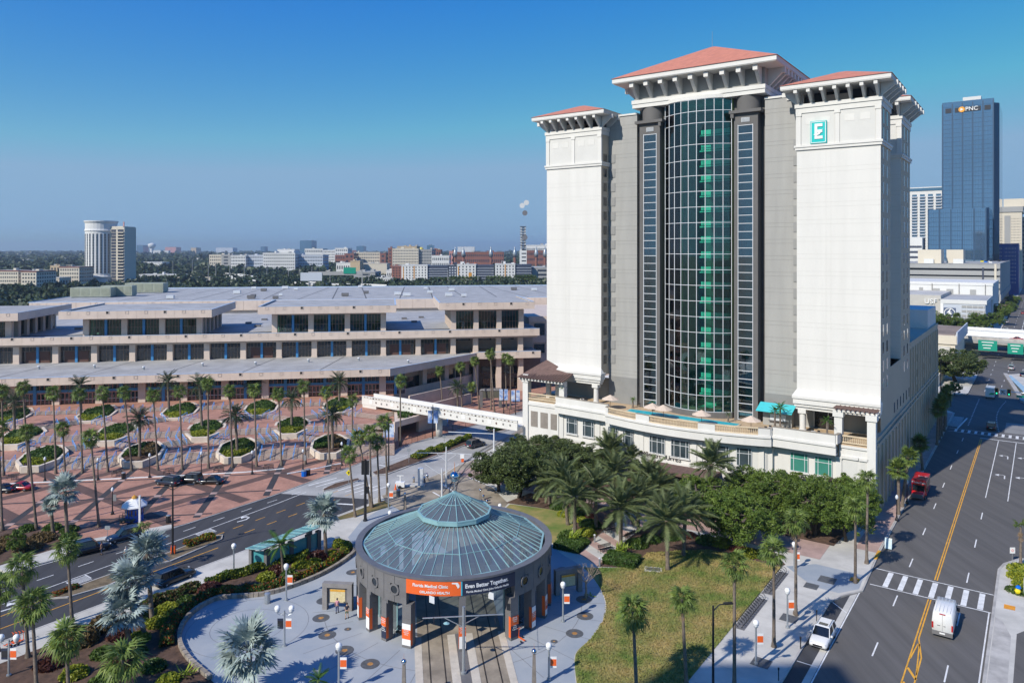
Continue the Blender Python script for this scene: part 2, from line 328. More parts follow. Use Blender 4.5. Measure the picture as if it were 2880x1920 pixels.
# east side of the street: pavement, planting bed
sheet('pavement',[(-4.6,20),(60,20),(60,123.8),(1.6,123.8),(-2.4,122.4),(-4.1,119),(-4.6,116.5)],.14,M['conc'],z0=-.2)
kb=MB((-4.7,100,0)); strip(kb,[(-4.55,20),(-4.55,116.5),(-4.05,119),(-2.35,122.3),(1.6,123.9),(60,123.9)],.28,.17,-.1); struct('kerb',kb,M['kerb'],'s')
sheet('driveway_slab',[(-4.3,60),(-2.6,60),(-2.7,97),(-3.6,100.5),(-4.3,101)],.156,M['kerb'])
sheet('car_park',[(-2.5,20),(40,20),(40,99.5),(-1.4,99.5),(-2.2,98)],.146,M['asphalt'])
# far street edges
sheet('pavement',[(-60,252),(-22,252),(-18,254),(-17.6,256),(-17.6,330),(-60,330)],.14,M['conc'],z0=-.2)
sheet('pavement',[(-1.2,247),(8,247),(16,320),(12,330),(-9.5,302)],.15,M['conc'],z0=-.2)
sheet('pavement',[(9.2,124),(60,124),(60,221),(9.2,221)],.14,M['conc'],z0=-.2)
sheet('pavement',[(-17.6,420),(-17.6,1400),(-22,1400),(-22,420)],.14,M['conc'],z0=-.2)
# ---------------- road markings
mk=T('road_markings',None,None,'s',-11,110,0,kind='structure')
def mark(name,b,m): mk.part(name,b,m)
def sq(name,x0,x1,y0,y1,m=M['white'],z=.012): b=mk.mb(); b.flat([(x0,y0),(x1,y0),(x1,y1),(x0,y1)],z); mark(name,b,m)
def ln(name,pts,wd,m=M['white'],z=.012): b=mk.mb(); strip(b,pts,wd,z); mark(name,b,m)
y=84.2
for y in (58,71,84.2,97.5,110.8,124.5,138.1,151.5,165,178.5,191): 
    sq('lane_dash',-14.37,-14.22,y,y+3.3)
    if y<140: sq('lane_dash',-7.78,-7.63,y-1+(0 if y>96 else 0),y+2.6)
for y0,y1,e in ((25,101.9,0),(108.3,195.3,0)):
    sq('centre_line',-11.17,-11.03,y0 if y0>90 else 91,y1,M['yellow']); sq('centre_line',-10.9,-10.76,y0 if y0>90 else 91,y1,M['yellow'])
ln('centre_line',[(-11.1,91),(-11.1,25)],.14,M['yellow']); ln('centre_line',[(-10.83,91),(-10.1,86.8),(-9.6,25)],.14,M['yellow']); ln('chevron',[(-11.02,86),(-10.75,89.7),(-10.62,89.7),(-10.1,83)],.13,M['yellow'])
for k in range(9): ln('chevron',[(-11,84-k*3),(-10,82-k*3)],.25,M['yellow'])
for k in range(7): sq('zebra_stripe',-16.25+k*1.68,-15.65+k*1.68,102.5,107.4)
ln('crosswalk_edge',[(-17.9,107.75),(-4.75,107.75)],.18,z=.016); ln('crosswalk_edge',[(-17.6,102.25),(-4.75,102.25)],.18,z=.016)
for k in range(13): sq('zebra_stripe',-16.6+k*1.32,-16.05+k*1.32,200.4,203.3)
ln('crosswalk_edge',[(-17.8,203.6),(3,203.6)],.16,z=.016); ln('crosswalk_edge',[(-17.8,200.1),(3,200.1)],.16,z=.016)
ln('stop_line',[(-11.2,196.6),(9,196.6)],.4); ln('lane_line',[(-7.75,196),(-7.75,149.5)],.14); ln('lane_line',[(-4.5,196),(-4.6,149.5)],.14); ln('lane_line',[(-1.2,196),(-1.2,149.5)],.14)
for x in (-6.1,-2.9):
    for yy in (165,181):
        ln('turn_arrow',[(x+.55,yy-1.2),(x+.5,yy+1.1),(x+.1,yy+1.6),(x-.5,yy+1.2)],.2); b=mk.mb(); b.flat([(x-.4,yy+1.9),(x-1.1,yy+1),(x-.35,yy+.4)],.012); mark('turn_arrow',b,M['white'])
for k in range(16): sq('zebra_stripe',-19.6,-15.9-.0*k,206.2+k*.85,206.5+k*.85) if k<15 else 0
ln('crosswalk_edge',[(-16.2,204),(-15.2,218)],.35,z=.016)
for k in range(20): 
    sq('guide_dot',-14.5,-14.25,209+k*2,209.7+k*2); 
    a=k*.09; sq('guide_dot',-8.2-1.2*math.sin(a*1.8)+.0,-7.95-1.2*math.sin(a*1.8),206+k*2.2,206.7+k*2.2)
for k in range(9): sq('lane_dash',-13.9-.05*k,-13.75-.05*k,262+k*12,265.5+k*12); sq('lane_dash',-10.3+.2*k,-10.15+.2*k,262+k*12,265.5+k*12); sq('lane_dash',-6.3+.3*k,-6.1+.3*k,280+k*12,283.5+k*12)
for k in range(14): sq('lane_dash',-12.3,-12.1,470+k*22,476+k*22); sq('centre_line',-8.6,-8.3,470+k*22,488+k*22,M['white'])
ln('parking_line',[(-20.3,94.3),(-18.4,92.5)],.12,z=.016); ln('parking_line',[(-20.4,86.2),(-18.4,86.2)],.12,z=.016); ln('parking_line',[(-20.4,78.7),(-18.4,78.7)],.12,z=.016); ln('edge_line',[(-18.22,25),(-18.22,99)],.14)
ln('edge_line',[(-4.95,25),(-4.95,102.2)],.14)
# avenue
for k in range(-8,8): ln('lane_dash',[(-104.6-.115*k,56.5+k*5.02),(-104.65-.115*k,58.5+k*5.02)],.13) if 56.5+k*5.02<82 else 0
ln('lane_line',[(-99.5,10),(-100.5,36),(-101.4,49.8),(-103.5,77.4),(-104.3,84)],.14)
ln('edge_line',[(-91.05,20),(-91.05,85)],.13); ln('edge_line',[(-109,43),(-107.9,55),(-107,62)],.13)
ln('centre_line',[(-96.9,10),(-97.4,34.9),(-98.6,47.4)],.14,M['yellow']); ln('centre_line',[(-98.2,50),(-99.4,64.9)],.14,M['yellow']); ln('centre_line',[(-93.8,10),(-94.2,33.7),(-94.5,45),(-94.9,61)],.14,M['yellow'])
for k in range(6): ln('centre_dash',[(-99.6-.13*k,66.5+k*4),(-99.65-.13*k,68.3+k*4)],.13,M['yellow']); ln('centre_dash',[(-96.7-.1*k,66.5+k*4),(-96.75-.1*k,68.3+k*4)],.13,M['yellow'])
for u0 in (43.4,62.0):
    for k in range(7):
        x=-98.9-k*.27-(u0-43)*.085; ln('pavement_letter_stroke',[(x,u0),(x-.1,u0+2.4)],.12)
    ln('pavement_letter_stroke',[(-98.9-(u0-43)*.085,u0),(-100.6-(u0-43)*.085,u0)],.2); ln('pavement_letter_stroke',[(-99.4-(u0-43)*.085,u0+2.4),(-100.9-(u0-43)*.085,u0+2.4)],.2)
for u0,x0 in ((69.5,-101.6),(36,-98.9)):
    ln('turn_arrow',[(x0+.1,u0-1),(x0+.3,u0+.4),(x0-.1,u0+1.3),(x0-.8,u0+1.0)],.25); b=mk.mb(); b.flat([(x0-.7,u0+1.6),(x0-1.5,u0+.7),(x0-.6,u0+.2)],.013); mark('turn_arrow',b,M['white'])
for k in range(8): ln('lane_dash',[(-106.8+k*1.6,86.5+k*.3),(-106.2+k*1.6,92.5+k*.3)],.3,z=.018)
ln('stop_line',[(-106,103),(-100.9,103.6)],.4,z=.018); ln('lane_line',[(-106.2,104),(-107.4,160)],.13,z=.018); ln('crosswalk_edge',[(-97.5,82),(-92.6,84.5)],.5,z=.018)
# ---------------- traffic islands
def island(name,poly,m,lab=None):
    sheet(name,poly,.17,M['kerb'],z0=-.05); cx=sum(p[0] for p in poly)/len(poly);cy=sum(p[1] for p in poly)/len(poly)
    q=[(cx+(x-cx)*(1-.28/max(.3,math.hypot(x-cx,y-cy)))**1,cy+(y-cy)*(1-.28/max(.3,math.hypot(x-cx,y-cy)))) for x,y in poly]; q=[(cx+(x-cx)*.84,cy+(y-cy)*.97) for x,y in poly]
    sheet('planting_soil',q,.178,m)
I1=[(-97.9,39.6),(-98.3,46),(-98.3,49.5),(-96,49.7),(-95.0,46),(-95.9,41.5)]
I2=[(-98.6,52.5),(-99.3,62.6),(-98.4,64),(-97.0,63.0),(-95.7,54.5),(-96.5,52.3)]
I3=[(-103.2,98.2),(-104.6,110),(-105.5,130),(-102.3,130.6),(-101.2,124),(-100.4,109),(-99.9,99.2),(-101.3,97.4)]
I4=[(-103.2,134.5),(-106,142),(-107.5,190),(-103.5,190),(-101.5,140)]
I5=[(-102.9,86.5),(-103.8,90),(-102.6,94.5),(-101.6,94.2),(-101.4,88.5),(-102.1,86)]
for I in (I1,I2): island('traffic_island',I,mat('dry_grass_soil',(.16,.12,.07),.95,.35,1.2,.7))
for I in (I3,I4,I5): island('traffic_island',I,M['mulch'])
# ---------------- plaza round the station (blue-grey concrete), lawn, path, beds
CU,CV=68.2,-57.3
def arcpts(cx,cy,r,a0,a1,n): return [(cx+r*math.cos(R(a0+(a1-a0)*i/n)),cy+r*math.sin(R(a0+(a1-a0)*i/n))) for i in range(n+1)]
def smooth(P,n=4):
    o=[]
    for i in range(len(P)-1):
        p0=P[max(i-1,0)];p1=P[i];p2=P[i+1];p3=P[min(i+2,len(P)-1)]
        for k in range(n):
            t=k/n; o.append(tuple(.5*((2*p1[j])+(-p0[j]+p2[j])*t+(2*p0[j]-5*p1[j]+4*p2[j]-p3[j])*t*t+(-p0[j]+3*p1[j]-3*p2[j]+p3[j])*t**3) for j in (0,1)))
    return o+[P[-1]]
arcR=smooth([(-59,91),(-54.5,87.5),(-49.4,85.1),(-45,81.4),(-42.2,78),(-40.5,74.2),(-39.7,70),(-39.4,66.2),(-36.8,62)])
wallL=smooth([(-66,41.6),(-70.5,42.2),(-74.3,43.3),(-77.4,45.2),(-79.5,47.6),(-80.5,50.2),(-80.3,52),(-78.5,53.8),(-76.9,55.6),(-76.0,58),(-75.6,62),(-76.0,66),(-77.3,70.3),(-79.2,72.2)])
plz=wallL+[(-82.5,74),(-86,80),(-88,88),(-70,93)]+arcR+[(-28,52),(-28,30),(-58,30)]
sheet('plaza',plz,.15,M['plaza'])
jt=T('plaza_joints',None,None,'s',-60,60,0,kind='structure')
for k in range(26):
    a=R(k*360/26+5); ln2=jt.mb(); strip(ln2,[(CV+12.2*math.cos(a),CU+12.2*math.sin(a)),(CV+(19 if math.cos(a)>-.3 else 16.5)*math.cos(a),CU+(19 if math.cos(a)>-.3 else 16.5)*math.sin(a))],.05,.156); 
    if math.sin(a)<.75: jt.part('joint',ln2,M['stone'])
for r in (15.2,): 
    b=jt.mb(); strip(b,arcpts(CV,CU,r,-130,30,30),.05,.156); jt.part('joint',b,M['stone'])
for c in ((-72,50,6.5),(-72,50,4)): b=jt.mb(); strip(b,arcpts(c[0],c[1],c[2],0,360,40),.045,.156); jt.part('joint',b,M['stone'])
# light sealed-concrete stains
sheet('lawn',[(-56,89),(-57.4,95),(-59,101.5),(-65,101),(-71.5,99.3),(-70,93.5),(-58.9,91.1),(-54.5,87.7)],.19,M['grass'],z0=.1)
sheet('lawn',[(-47.6,86.2),(-44.1,88.7),(-44.5,94.3),(-41.6,97.3),(-37.9,100.4),(-30,100.4),(-28,100.3),(-28,52.2)]+[(x+.08,y+.05) for x,y in arcR[8:][::-1]],.19,M['grass'],z0=.1)
ph=T('brick_path',None,None,'s',-50,95,0,kind='structure')
pl=[(-51.9,88.6),(-52.6,93),(-53.2,97.3),(-53.3,101),(-52.2,106.5),(-52,112)]; pr=[(-48.0,86.6),(-48.5,91),(-48.9,95),(-49.4,100),(-49.6,107),(-48,112)]
n=12
def lerp(P,t):
    t*=len(P)-1;i=min(int(t),len(P)-2);f=t-i;return (P[i][0]+(P[i+1][0]-P[i][0])*f,P[i][1]+(P[i+1][1]-P[i][1])*f)
for k in range(n):
    a,b_,c,d_=lerp(pl,k/n),lerp(pr,k/n),lerp(pr,(k+.97)/n),lerp(pl,(k+.97)/n); b=ph.mb(); b.prism([a,b_,c,d_],.1,.165); ph.part('paving_panel',b,[M['pinkpave'],M['conc']][k%2])
sheet('mulch_bed',[(-72.5,99.4),(-65,101.1),(-59,101.6),(-57.5,96),(-56.1,91),(-51.9,88.4),(-53.4,98),(-53.4,103),(-56,108),(-72,106)],.178,M['mulch'])
sheet('mulch_bed',[(-48,86.4),(-44.2,88.6),(-44.4,94.2),(-41.6,97.3),(-37.9,100.5),(-28.2,100.5),(-27.8,101.6),(-30,104.5),(-49.3,105),(-48.8,95)],.178,M['mulch'])
sheet('mulch_bed',[(-70,112),(-24,112),(-23,124),(-70,124)],.178,M['mulch'])
sheet('paving',[(-90,106.5),(-53,107),(-49,106),(-24.5,106),(-24.5,112),(-75,112),(-90,112)],.172,M['pinkpave'])
sheet('corner_paving',[(-27.6,101.2),(-24.6,104.2),(-18.6,104.2),(-18.4,99.6),(-20.2,97),(-23.2,97)],.147,M['plaza'])
sheet('brick_pavement',[(-21.4,113),(-18.6,113),(-18.6,222),(-21.4,222)],.147,M['pinkpave'])
sheet('yellow_kerb',[(-18.62,110.5),(-18.2,110.5),(-18.2,114),(-18.62,114)],.19,M['yellow'],z0=.0)
for (x,y) in ((-19.9,101.4),(-3.6,104.1)): sheet('tactile_paving',[(x,y),(x+1.1,y+.1),(x+1.1,y+1.3),(x,y+1.3)],.165,mat('tactile_orange',(.75,.30,.02),.7,.1,1))
for x,y,a in ((-22.2,100,1),(-23.4,87,.9),(-23.4,97.0,.8),(-23.2,76,.9),(-80,35,1)): sheet('tree_grate',[(x-a,y-a),(x+a,y-a),(x+a,y+a),(x-a,y+a)],.158,M['grate'])
for k in range(1,12): 
    b=MB((-24,60+k*4,0)); b.flat([(-27.7,52+k*4.2),(-20.8,52+k*4.2),(-20.8,52.05+k*4.2),(-27.7,52.05+k*4.2)],.148); struct('pavement_joint',b,M['kerb'],'s')
for k in range(1,20):
    b=MB((-88,20+k*4,0)); b.flat([(-90.4,16+k*4.2),(-85.2,16+k*4.2),(-85.2,16.05+k*4.2),(-90.4,16.05+k*4.2)],.148); struct('pavement_joint',b,M['kerb'],'s')
# planting bed along the avenue with its stone edging (each block a piece)
bed=[(-85.4,46),(-85.8,51),(-84.9,56),(-83.0,61.5),(-82.0,66),(-81.5,71),(-79.6,72)]+wallL[::-1][1:]+[(-62,41),(-58,38),(-62,28),(-86,28)]
sheet('planting_bed',bed,.2,M['mulch'],z0=.1)
ed=T('stone_edging',None,None,'s',-76,56,0,kind='structure')
import itertools
def along(P,step):
    out=[];c=0
    for a,b in zip(P,P[1:]):
        l=math.hypot(b[0]-a[0],b[1]-a[1]);n_=max(1,round(l/step))
        for i in range(n_): out.append(((a[0]+(b[0]-a[0])*i/n_,a[1]+(b[1]-a[1])*i/n_),(a[0]+(b[0]-a[0])*(i+1)/n_,a[1]+(b[1]-a[1])*(i+1)/n_)))
    return out
rg=random.Random(4)
M['edge']=mat('tan_edging_stone',(.30,.26,.21),.9,.25,1.5,.4,rnd=.12)
for a,c in along(wallL,.95):
    b=ed.mb(); q=.04; a2=(a[0]+(c[0]-a[0])*q,a[1]+(c[1]-a[1])*q);c2=(a[0]+(c[0]-a[0])*(1-q),a[1]+(c[1]-a[1])*(1-q)); strip(b,[a2,c2],.42,.62+rg.uniform(-.03,.03),.12); ed.part('stone_block',b,M['edge'])
# ---------------- tram tracks
tr=T('tram_track',None,None,'s',-55,66,0,kind='structure')
ax=(math.sin(R(44)),-math.cos(R(44)))      # towards the camera (v,u)
nx=(ax[1],-ax[0])
def tp(s,t): return (CV+ax[0]*s+nx[0]*t, CU+ax[1]*s+nx[1]*t)
b=tr.mb(); b.flat([tp(-14,-4.6),tp(34,-4.6),tp(34,4.6),tp(-14,4.6)],.160); tr.part('track_bed',b,M['tan'])
for t0 in (-2.7,2.7):
    for e in (-.74,.74):
        b=tr.mb(); strip(b,[tp(-14,t0+e),tp(34,t0+e)],.13,.172); tr.part('rail',b,mat('worn_rail_steel',(.07,.062,.055),.4,.2,1,metal=.4))
for t in (-4.55,-.95,.95,4.55):
    b=tr.mb(); strip(b,[tp(8.0,t),tp(34,t)],.75 if abs(t)>2 else .85,.182,.1); tr.part('platform_edge',b,mat('pale_platform_edge',(.55,.50,.42),.8,.1,1))
sheet('platform_median',[tp(7.9,-.5),tp(34,-.5),tp(34,.5),tp(7.9,.5)],.178,M['stone'])
sheet('track_bed',[(-88.8,88),(-84.8,86.8),(-66,78),(-62,84),(-70,93.4),(-72,99.5),(-90,112),(-92.6,117),(-96.4,131),(-98,146),(-98,226),(-101,226),(-101,147),(-96.7,131),(-92.7,117),(-91.8,100),(-91.8,90)],.164,M['tan'])
def curve(t0,e):
    r=[]
    for i in range(25):
        f=i/24; # Bezier from behind the station to the avenue
        P0=tp(-12,t0+e);P1=tp(-27,t0+e);P2=(-94.6-e*.6+t0*.9,104);P3=(-95.8-e+t0*.55,140)
        r.append(tuple((1-f)**3*P0[k]+3*(1-f)**2*f*P1[k]+3*(1-f)*f*f*P2[k]+f**3*P3[k] for k in (0,1)))
    return r
for t0 in (-2.7,2.7):
    for e in (-.74,.74):
        b=tr.mb(); strip(b,curve(t0,e),.2,.176); tr.part('rail',b,MATS['worn_rail_steel'])
for P in ([(-88,101),(-72,93.6)],[(-86,96.5),(-69,90.2)],[(-91,108),(-73,103)]):
    b=tr.mb(); strip(b,P,.3,.171); tr.part('crossing_line',b,M['white'])
sheet('grass_verge',[(-91.3,72),(-88.2,80),(-86.8,86.5),(-87.6,91),(-89.7,90.5),(-90.0,84),(-90.3,76)],.158,mat('dry_verge_grass',(.10,.10,.03),.95,.0,.8,.5,rgb2=(.22,.15,.06)))
# ---------------- brick forecourt of the convention centre
sheet('brick_forecourt',[(-107.2,63.2),(-107.5,79),(-109.6,99),(-112.0,121),(-110.9,147),(-113,240),(-200,240),(-360,60),(-330,-20),(-190,-20),(-113,50.6),(-109,56.2)],.09,M['brickpave'],z0=-.2)
bd=T('paver_bands',None,None,'c',-30,140,0,kind='structure')
def inB(p,q): # inside the forecourt in front of the stairs
    u,v=(p+q)/2**.5,(p-q)/2**.5; return v<-107.8-(.0 if u<80 else (u-80)*.1) and q<154.1 and (v<-113 or u>58)
def band(pts,wd,m,z):
    for (a,c) in along(pts,1.0):
        if inB(*a) and inB(*c): b=bd.mb(); strip(b,[a,c],wd,z); yield b
def bandpart(pts,wd,m,z,name):
    a=MB(bd.org)
    for b in band(pts,wd,m,z): a.add([(x+bd.org[0],y+bd.org[1],zz) for x,y,zz in b.v],b.f)
    if a.f: bd.part(name,a,m)
for k in range(-11,2): bandpart([(-20.9+9.15*k,100),(-20.9+9.15*k,154)],1.1,M['charcoal'],.103,'charcoal_band')
for k in range(-6,2):
    x=-20.9+18.3*k
    for s in (-1,1): bandpart([(x-s*60,145-60),(x+s*8,145+8)] ,2.1,M['brickpave2'],.095 if s>0 else .099,'brown_band')
for q in (134.8,145,124.5,114): bandpart([(-130,q),(0,q)],.5,M['charcoal'],.107,'charcoal_band')
for k in range(-11,2):
    for q in (134.8,145,124.5):
        if inB(-20.9+9.15*k,q): b=bd.mb(); x=-20.9+9.15*k; b.flat([(x-.55,q-.55),(x+.55,q-.55),(x+.55,q+.55),(x-.55,q+.55)],.111); bd.part('pink_paver',b,M['pinkpave'])
# kerb of the forecourt lane (white)
kb=MB((-40,146,0)); strip(kb,[(-130,146.3),(-70,146.2),(-40,146.3),(-27,146.6),(-20,147.8)],.35,.2,.05); struct('kerb',kb,M['wpaint'],'c')
kb=MB((-17,147,0)); strip(kb,[(-19,144.2),(-14,146.8),(-9.5,149.5)],.35,.2,.05); struct('kerb',kb,M['wpaint'],'c')
sheet('side_pavement',[(-115,40),(-109.8,40),(-108.2,55.5),(-107.3,61.5),(-108.6,61.8),(-112.5,52),(-115,49.8)],.13,M['conc'],z0=-.2)
sheet('side_planting',[(-140,20),(-112.9,20),(-112.9,48),(-118,50.3),(-126,47),(-136,38)],.135,M['mulch'],z0=-.2)
sheet('side_paving',[(-170,-10),(-128,-10),(-128,28),(-133,41),(-160,41)],.145,M['conc'],z0=-.2)
# ---------------- the grand staircase
ZT=4.65
M['step']=mat('pale_stair_concrete',(.64,.555,.455),.8,.1,.5,.1)
sc=T('grand_staircase',None,None,'c',-40,154,0,kind='structure')
P0,P1=-160,1.0
row1=[-12.2-18.3*k for k in range(9)]; row2=[-3.05-18.3*k for k in range(9)]
def tri(p,cols): return min(abs(p-c) for c in cols)
brk=sorted(set([P0,P1]+[x for x in row1+row2 if P0<x<P1]))
def contour(kind,q0): 
    if kind=='s': return [(p,q0) for p in brk]
    if kind=='B': return [(p,q0+tri(p,row1)*.68) for p in brk]
    return [(p,q0+tri(p,row2)*.80) for p in brk]
fl=[('s',154.2,10,.34),('B',159.3,6,.36),('s',166.6,6,.34),('D',172.6,5,.36),('s',186.6,4,.36)]
cs=[]; z=0
for kd,q0,nst,tr_ in fl:
    for i in range(nst): z+=.15; cs.append((contour(kd,q0+i*tr_),z,i==nst-1))
for i,(c,z,last) in enumerate(cs):
    nxt=cs[i+1][0] if i+1<len(cs) else [(p,200.0) for p in brk]
    b=sc.mb()
    for j in range(len(brk)-1):
        a0,a1=c[j],c[j+1];b0,b1=nxt[j],nxt[j+1]
        b.k=2; b.poly([(a0[0],a0[1],z-.15),(a1[0],a1[1],z-.15),(a1[0],a1[1],z),(a0[0],a0[1],z)])
        b.k=1 if last else 0
        if last:   # brick landing with a pale nosing
            e=.34; b.k=0; b.poly([(a0[0],a0[1],z),(a1[0],a1[1],z),(a1[0],a1[1]+e,z),(a0[0],a0[1]+e,z)]); b.k=1
            b.poly([(a0[0],a0[1]+e,z),(a1[0],a1[1]+e,z),(b1[0],b1[1],z),(b0[0],b0[1],z)])
        else: b.poly([(a0[0],a0[1],z),(a1[0],a1[1],z),(b1[0],b1[1],z),(b0[0],b0[1],z)])
    sc.part('landing' if last else 'step',b,[M['step'],M['brickpave'],mat('brick_riser',(.20,.115,.085),.85,.15,2)])
b=sc.mb(); b.poly([(P1,154.2,0),(P1,200,0),(P1,200,ZT),(P1,187.9,ZT),(P1,178,3.3),(P1,168,3.3),(P1,166,2.4),(P1,160,1.5),(P1,157.5,1.5)]); sc.part('side_wall',b,M['beige'])
# handrails
M['rail']=mat('light_blue_handrail',(.10,.36,.78),.4,.04,1)
def railmesh(L,h):
    b=MB(); r=.062
    b.tube([(0,-.25,0),(0,-.25,.9)],r,5); b.tube([(0,-.25,.9),(0,L+.25,.9+h)],r,5); b.tube([(0,L+.25,.9+h),(0,L+.25,h)],r,5)
    if L>2.2: b.tube([(0,L/2,.9+h/2),(0,L/2,h/2)],r,5)
    b.tube([(0,-.25,.45),(0,L+.25,.45+h)],.03,5); return b.mesh('handrail',M['rail'])
zz=[0,1.5,2.4,3.3,4.05,4.65]; locs={i:[] for i in range(5)}
for c in row1:
    for d_ in (-4.4,-2.2,0,2.2,4.4):
        locs[0].append((c-9.15+d_,154.2,zz[0])); locs[4].append((c-9.15+d_,186.6,zz[3+1]))
    for d_ in (-4.2,-2.1,0,2.1,4.2): locs[2].append((c+d_,166.6,zz[2]))
    for s in (-1,1):
        for d_ in (4.6,6.0,7.2):
            locs[1].append((c+s*d_*.95,159.3+d_*.95*.68,zz[1],s*R(34)))
for c in row2:
    for s in (-1,1):
        for d_ in (4.7,6.2,7.6): locs[3].append((c+s*d_,172.6+d_*.8,zz[3],s*R(38)))
for i,(kd,q0,nst,t_) in enumerate(fl):
    me=railmesh(nst*t_,nst*.15); sc.rep('handrail',me,[l for l in locs[i] if -95<l[0]<0])
# planters (octagonal) with hedge and sloping rim
M['hedge']=leafmat('hedge_leaves',(.035,.075,.015),(.085,.15,.025),scale=.9)
M['hedgeY']=leafmat('yellow_green_hedge_leaves',(.17,.22,.02),(.33,.34,.03),scale=1.2)
M['hedgeR']=leafmat('dark_red_shrub_leaves',(.07,.02,.02),(.13,.05,.03),scale=1.2)
M['hedgeB']=leafmat('dry_brown_hedge_leaves',(.13,.09,.035),(.2,.14,.06),scale=1.2)
def octo(cx,cy,a,b_,k=.414): return [(cx+s*a*x,cy+t*b_*y) for s,t,x,y in ((1,-1,k,1),(1,-1,1,k),(1,1,1,k),(1,1,k,1),(-1,1,k,1),(-1,1,1,k),(-1,-1,1,k),(-1,-1,k,1))]
def planter(c,q0,q1,z0,za,zb,lab,brown=False,seed=0):
    cy=(q0+q1)/2; hb=(q1-q0)/2; t=T('octagonal_planter',lab,'planter','c',c,cy,z0,group='octagonal planters on the grand staircase')
    O=octo(c,cy,3.9,hb); I=octo(c,cy,3.4,hb-.5)
    zf=lambda p:za+(zb-za)*(p[1]-q0)/(q1-q0)
    for i in range(8):
        j=(i+1)%8; b=t.mb(); b.k=0
        a,d_,e,f=O[i],O[j],I[j],I[i]
        b.add([(a[0],a[1],z0-.3),(d_[0],d_[1],z0-.3),(e[0],e[1],z0-.3),(f[0],f[1],z0-.3),(a[0],a[1],zf(a)),(d_[0],d_[1],zf(d_)),(e[0],e[1],zf(e)),(f[0],f[1],zf(f))],[(0,1,5,4),(1,2,6,5),(2,3,7,6),(3,0,4,7),(4,5,6,7)])
        t.part('planter_wall',b,M['step'])
    b=t.mb(); b.poly([(p[0],p[1],zf(p)-.3) for p in I]); t.part('soil',b,M['mulch'])
    rg=np.random.default_rng(seed+5); n=5200; P=rg.uniform(-1,1,(n*2,2)); P=P[(abs(P[:,0])+abs(P[:,1])<1.38)][:n]; X=c+P[:,0]*3.15;Y=cy+P[:,1]*(hb-.85)
    f=(Y-q0)/(q1-q0); edge=np.minimum(1,(1.42-abs(P[:,0])-abs(P[:,1]))*4)*np.minimum(1,(1.02-np.abs(P).max(1))*8)
    Z=za+(zb-za)*f-.3+.75*edge*rg.uniform(.5,1.05,len(X))+.12*np.sin(X*2.1)*np.cos(Y*1.7)
    keep=f>(.32 if brown else .0); mi=np.where(f<.30,1,0); 
    if brown: mi=np.where(X>c,2,0); 
    C=np.stack([X-c,Y-cy,Z-z0],1)[keep]; me=leafmesh('hedge',C,.34,[M['hedge'],M['hedgeY'],M['hedgeB']],seed,mi=mi[keep]); t.part('hedge',me,None)
names=['nearest the avenue','next but one to the avenue','in the middle of its row','further left','far left','at the left edge','','','']
for i,c in enumerate(row1[:6]): planter(c,152.9,163.2,0,1.3,2.7,'octagonal planter on the lowest step, '+['nearest the avenue','second from the avenue','third from the avenue','fourth from the avenue','fifth from the avenue','sixth from the avenue'][i],brown=i in(0,2),seed=i)
for i,c in enumerate(row2[1:6]): planter(c,164.8,176,1.5,2.7,3.9,'octagonal planter half way up the stairs, '+['nearest the avenue','second from the avenue','third from the avenue','fourth from the avenue','fifth from the avenue','sixth from the avenue'][i],seed=20+i)
for i,c in enumerate(row1[:6]): planter(c,179.2,192,2.4,3.9,4.9,'octagonal planter at the top of the stairs, '+['nearest the avenue','second from the avenue','third from the avenue','fourth from the avenue','fifth from the avenue','sixth from the avenue'][i],seed=40+i)
planter(-85.4,152.9,166,0,1.9,3.6,'large octagonal planter with bare soil at the left end of the stairs',brown=True,seed=77) if False else None
# ================================================================ HOTEL
VC=-53.4
M['pane']=glassmat('atrium_tinted_glass',(.46,.88,.78),refl=.85,base=.05)
M['pane2']=glassmat('lift_shaft_tinted_glass',(.30,.60,.66),refl=.9,base=.14)
M['lime']=mat('lime_green_wall',(.42,.66,.13),.7,.05,1)
M['gal']=mat('pale_gallery_parapet',(.85,.88,.84),.7,.05,1)
M['atr']=mat('atrium_dark_wall',(.10,.13,.13),.8,.1,1)
M['win']=mat('hotel_window_glass',(.05,.07,.08),.08,.35,.35,spec=.9)
M['curt']=mat('window_curtain',(.55,.53,.48),.9,.1,2)
M['greenglass']=mat('green_window_blind',(.05,.22,.17),.3,.05,1)
h=T('hotel_tower','white high-rise hotel with a curved green glass atrium and red hipped roofs','hotel','s',VC,136,0)
def bx(name,x0,x1,y0,y1,z0,z1,m,th=None,**k): th=th or h; b=th.mb(); b.box(x0,x1,y0,y1,z0,z1); return th.part(name,b,m,**k)
def hip(th,x0,x1,y0,y1,z0,zp,px0,px1,py0,py1,m,name='roof'):
    b=th.mb(); b.add([(x0,y0,z0),(x1,y0,z0),(x1,y1,z0),(x0,y1,z0),(px0,py0,zp),(px1,py0,zp),(px1,py1,zp),(px0,py1,zp)],[(0,1,5,4),(1,2,6,5),(2,3,7,6),(3,0,4,7),(4,5,6,7),(0,3,2,1)])
    return th.part(name,b,m)
def brk_mesh(dep,hh,wd,hd,name='roof_bracket'):    # outrigger bracket: local y- is outwards, z up from the foot
    b=MB(); w=wd/2; hw=w*1.35
    prof=[(0,0),(-dep*.80,hh-hd),(-dep,hh-hd),(-dep,hh),(0,hh)]
    b.add([(-w,y,z) for y,z in prof]+[(w,y,z) for y,z in prof],[(4,3,2,1,0),(5,6,7,8,9)]+[(i,(i+1)%5,5+(i+1)%5,5+i) for i in range(5)])
    b.box(-hw,hw,-dep-.02,-dep*.74,hh-hd-.02,hh-.02)
    return b.mesh(name,M['wall'])
wbr=brk_mesh(2.5,2.4,.42,.75)
def vwalls(x0,x1,y0,y1): return x0,x1,y0,y1
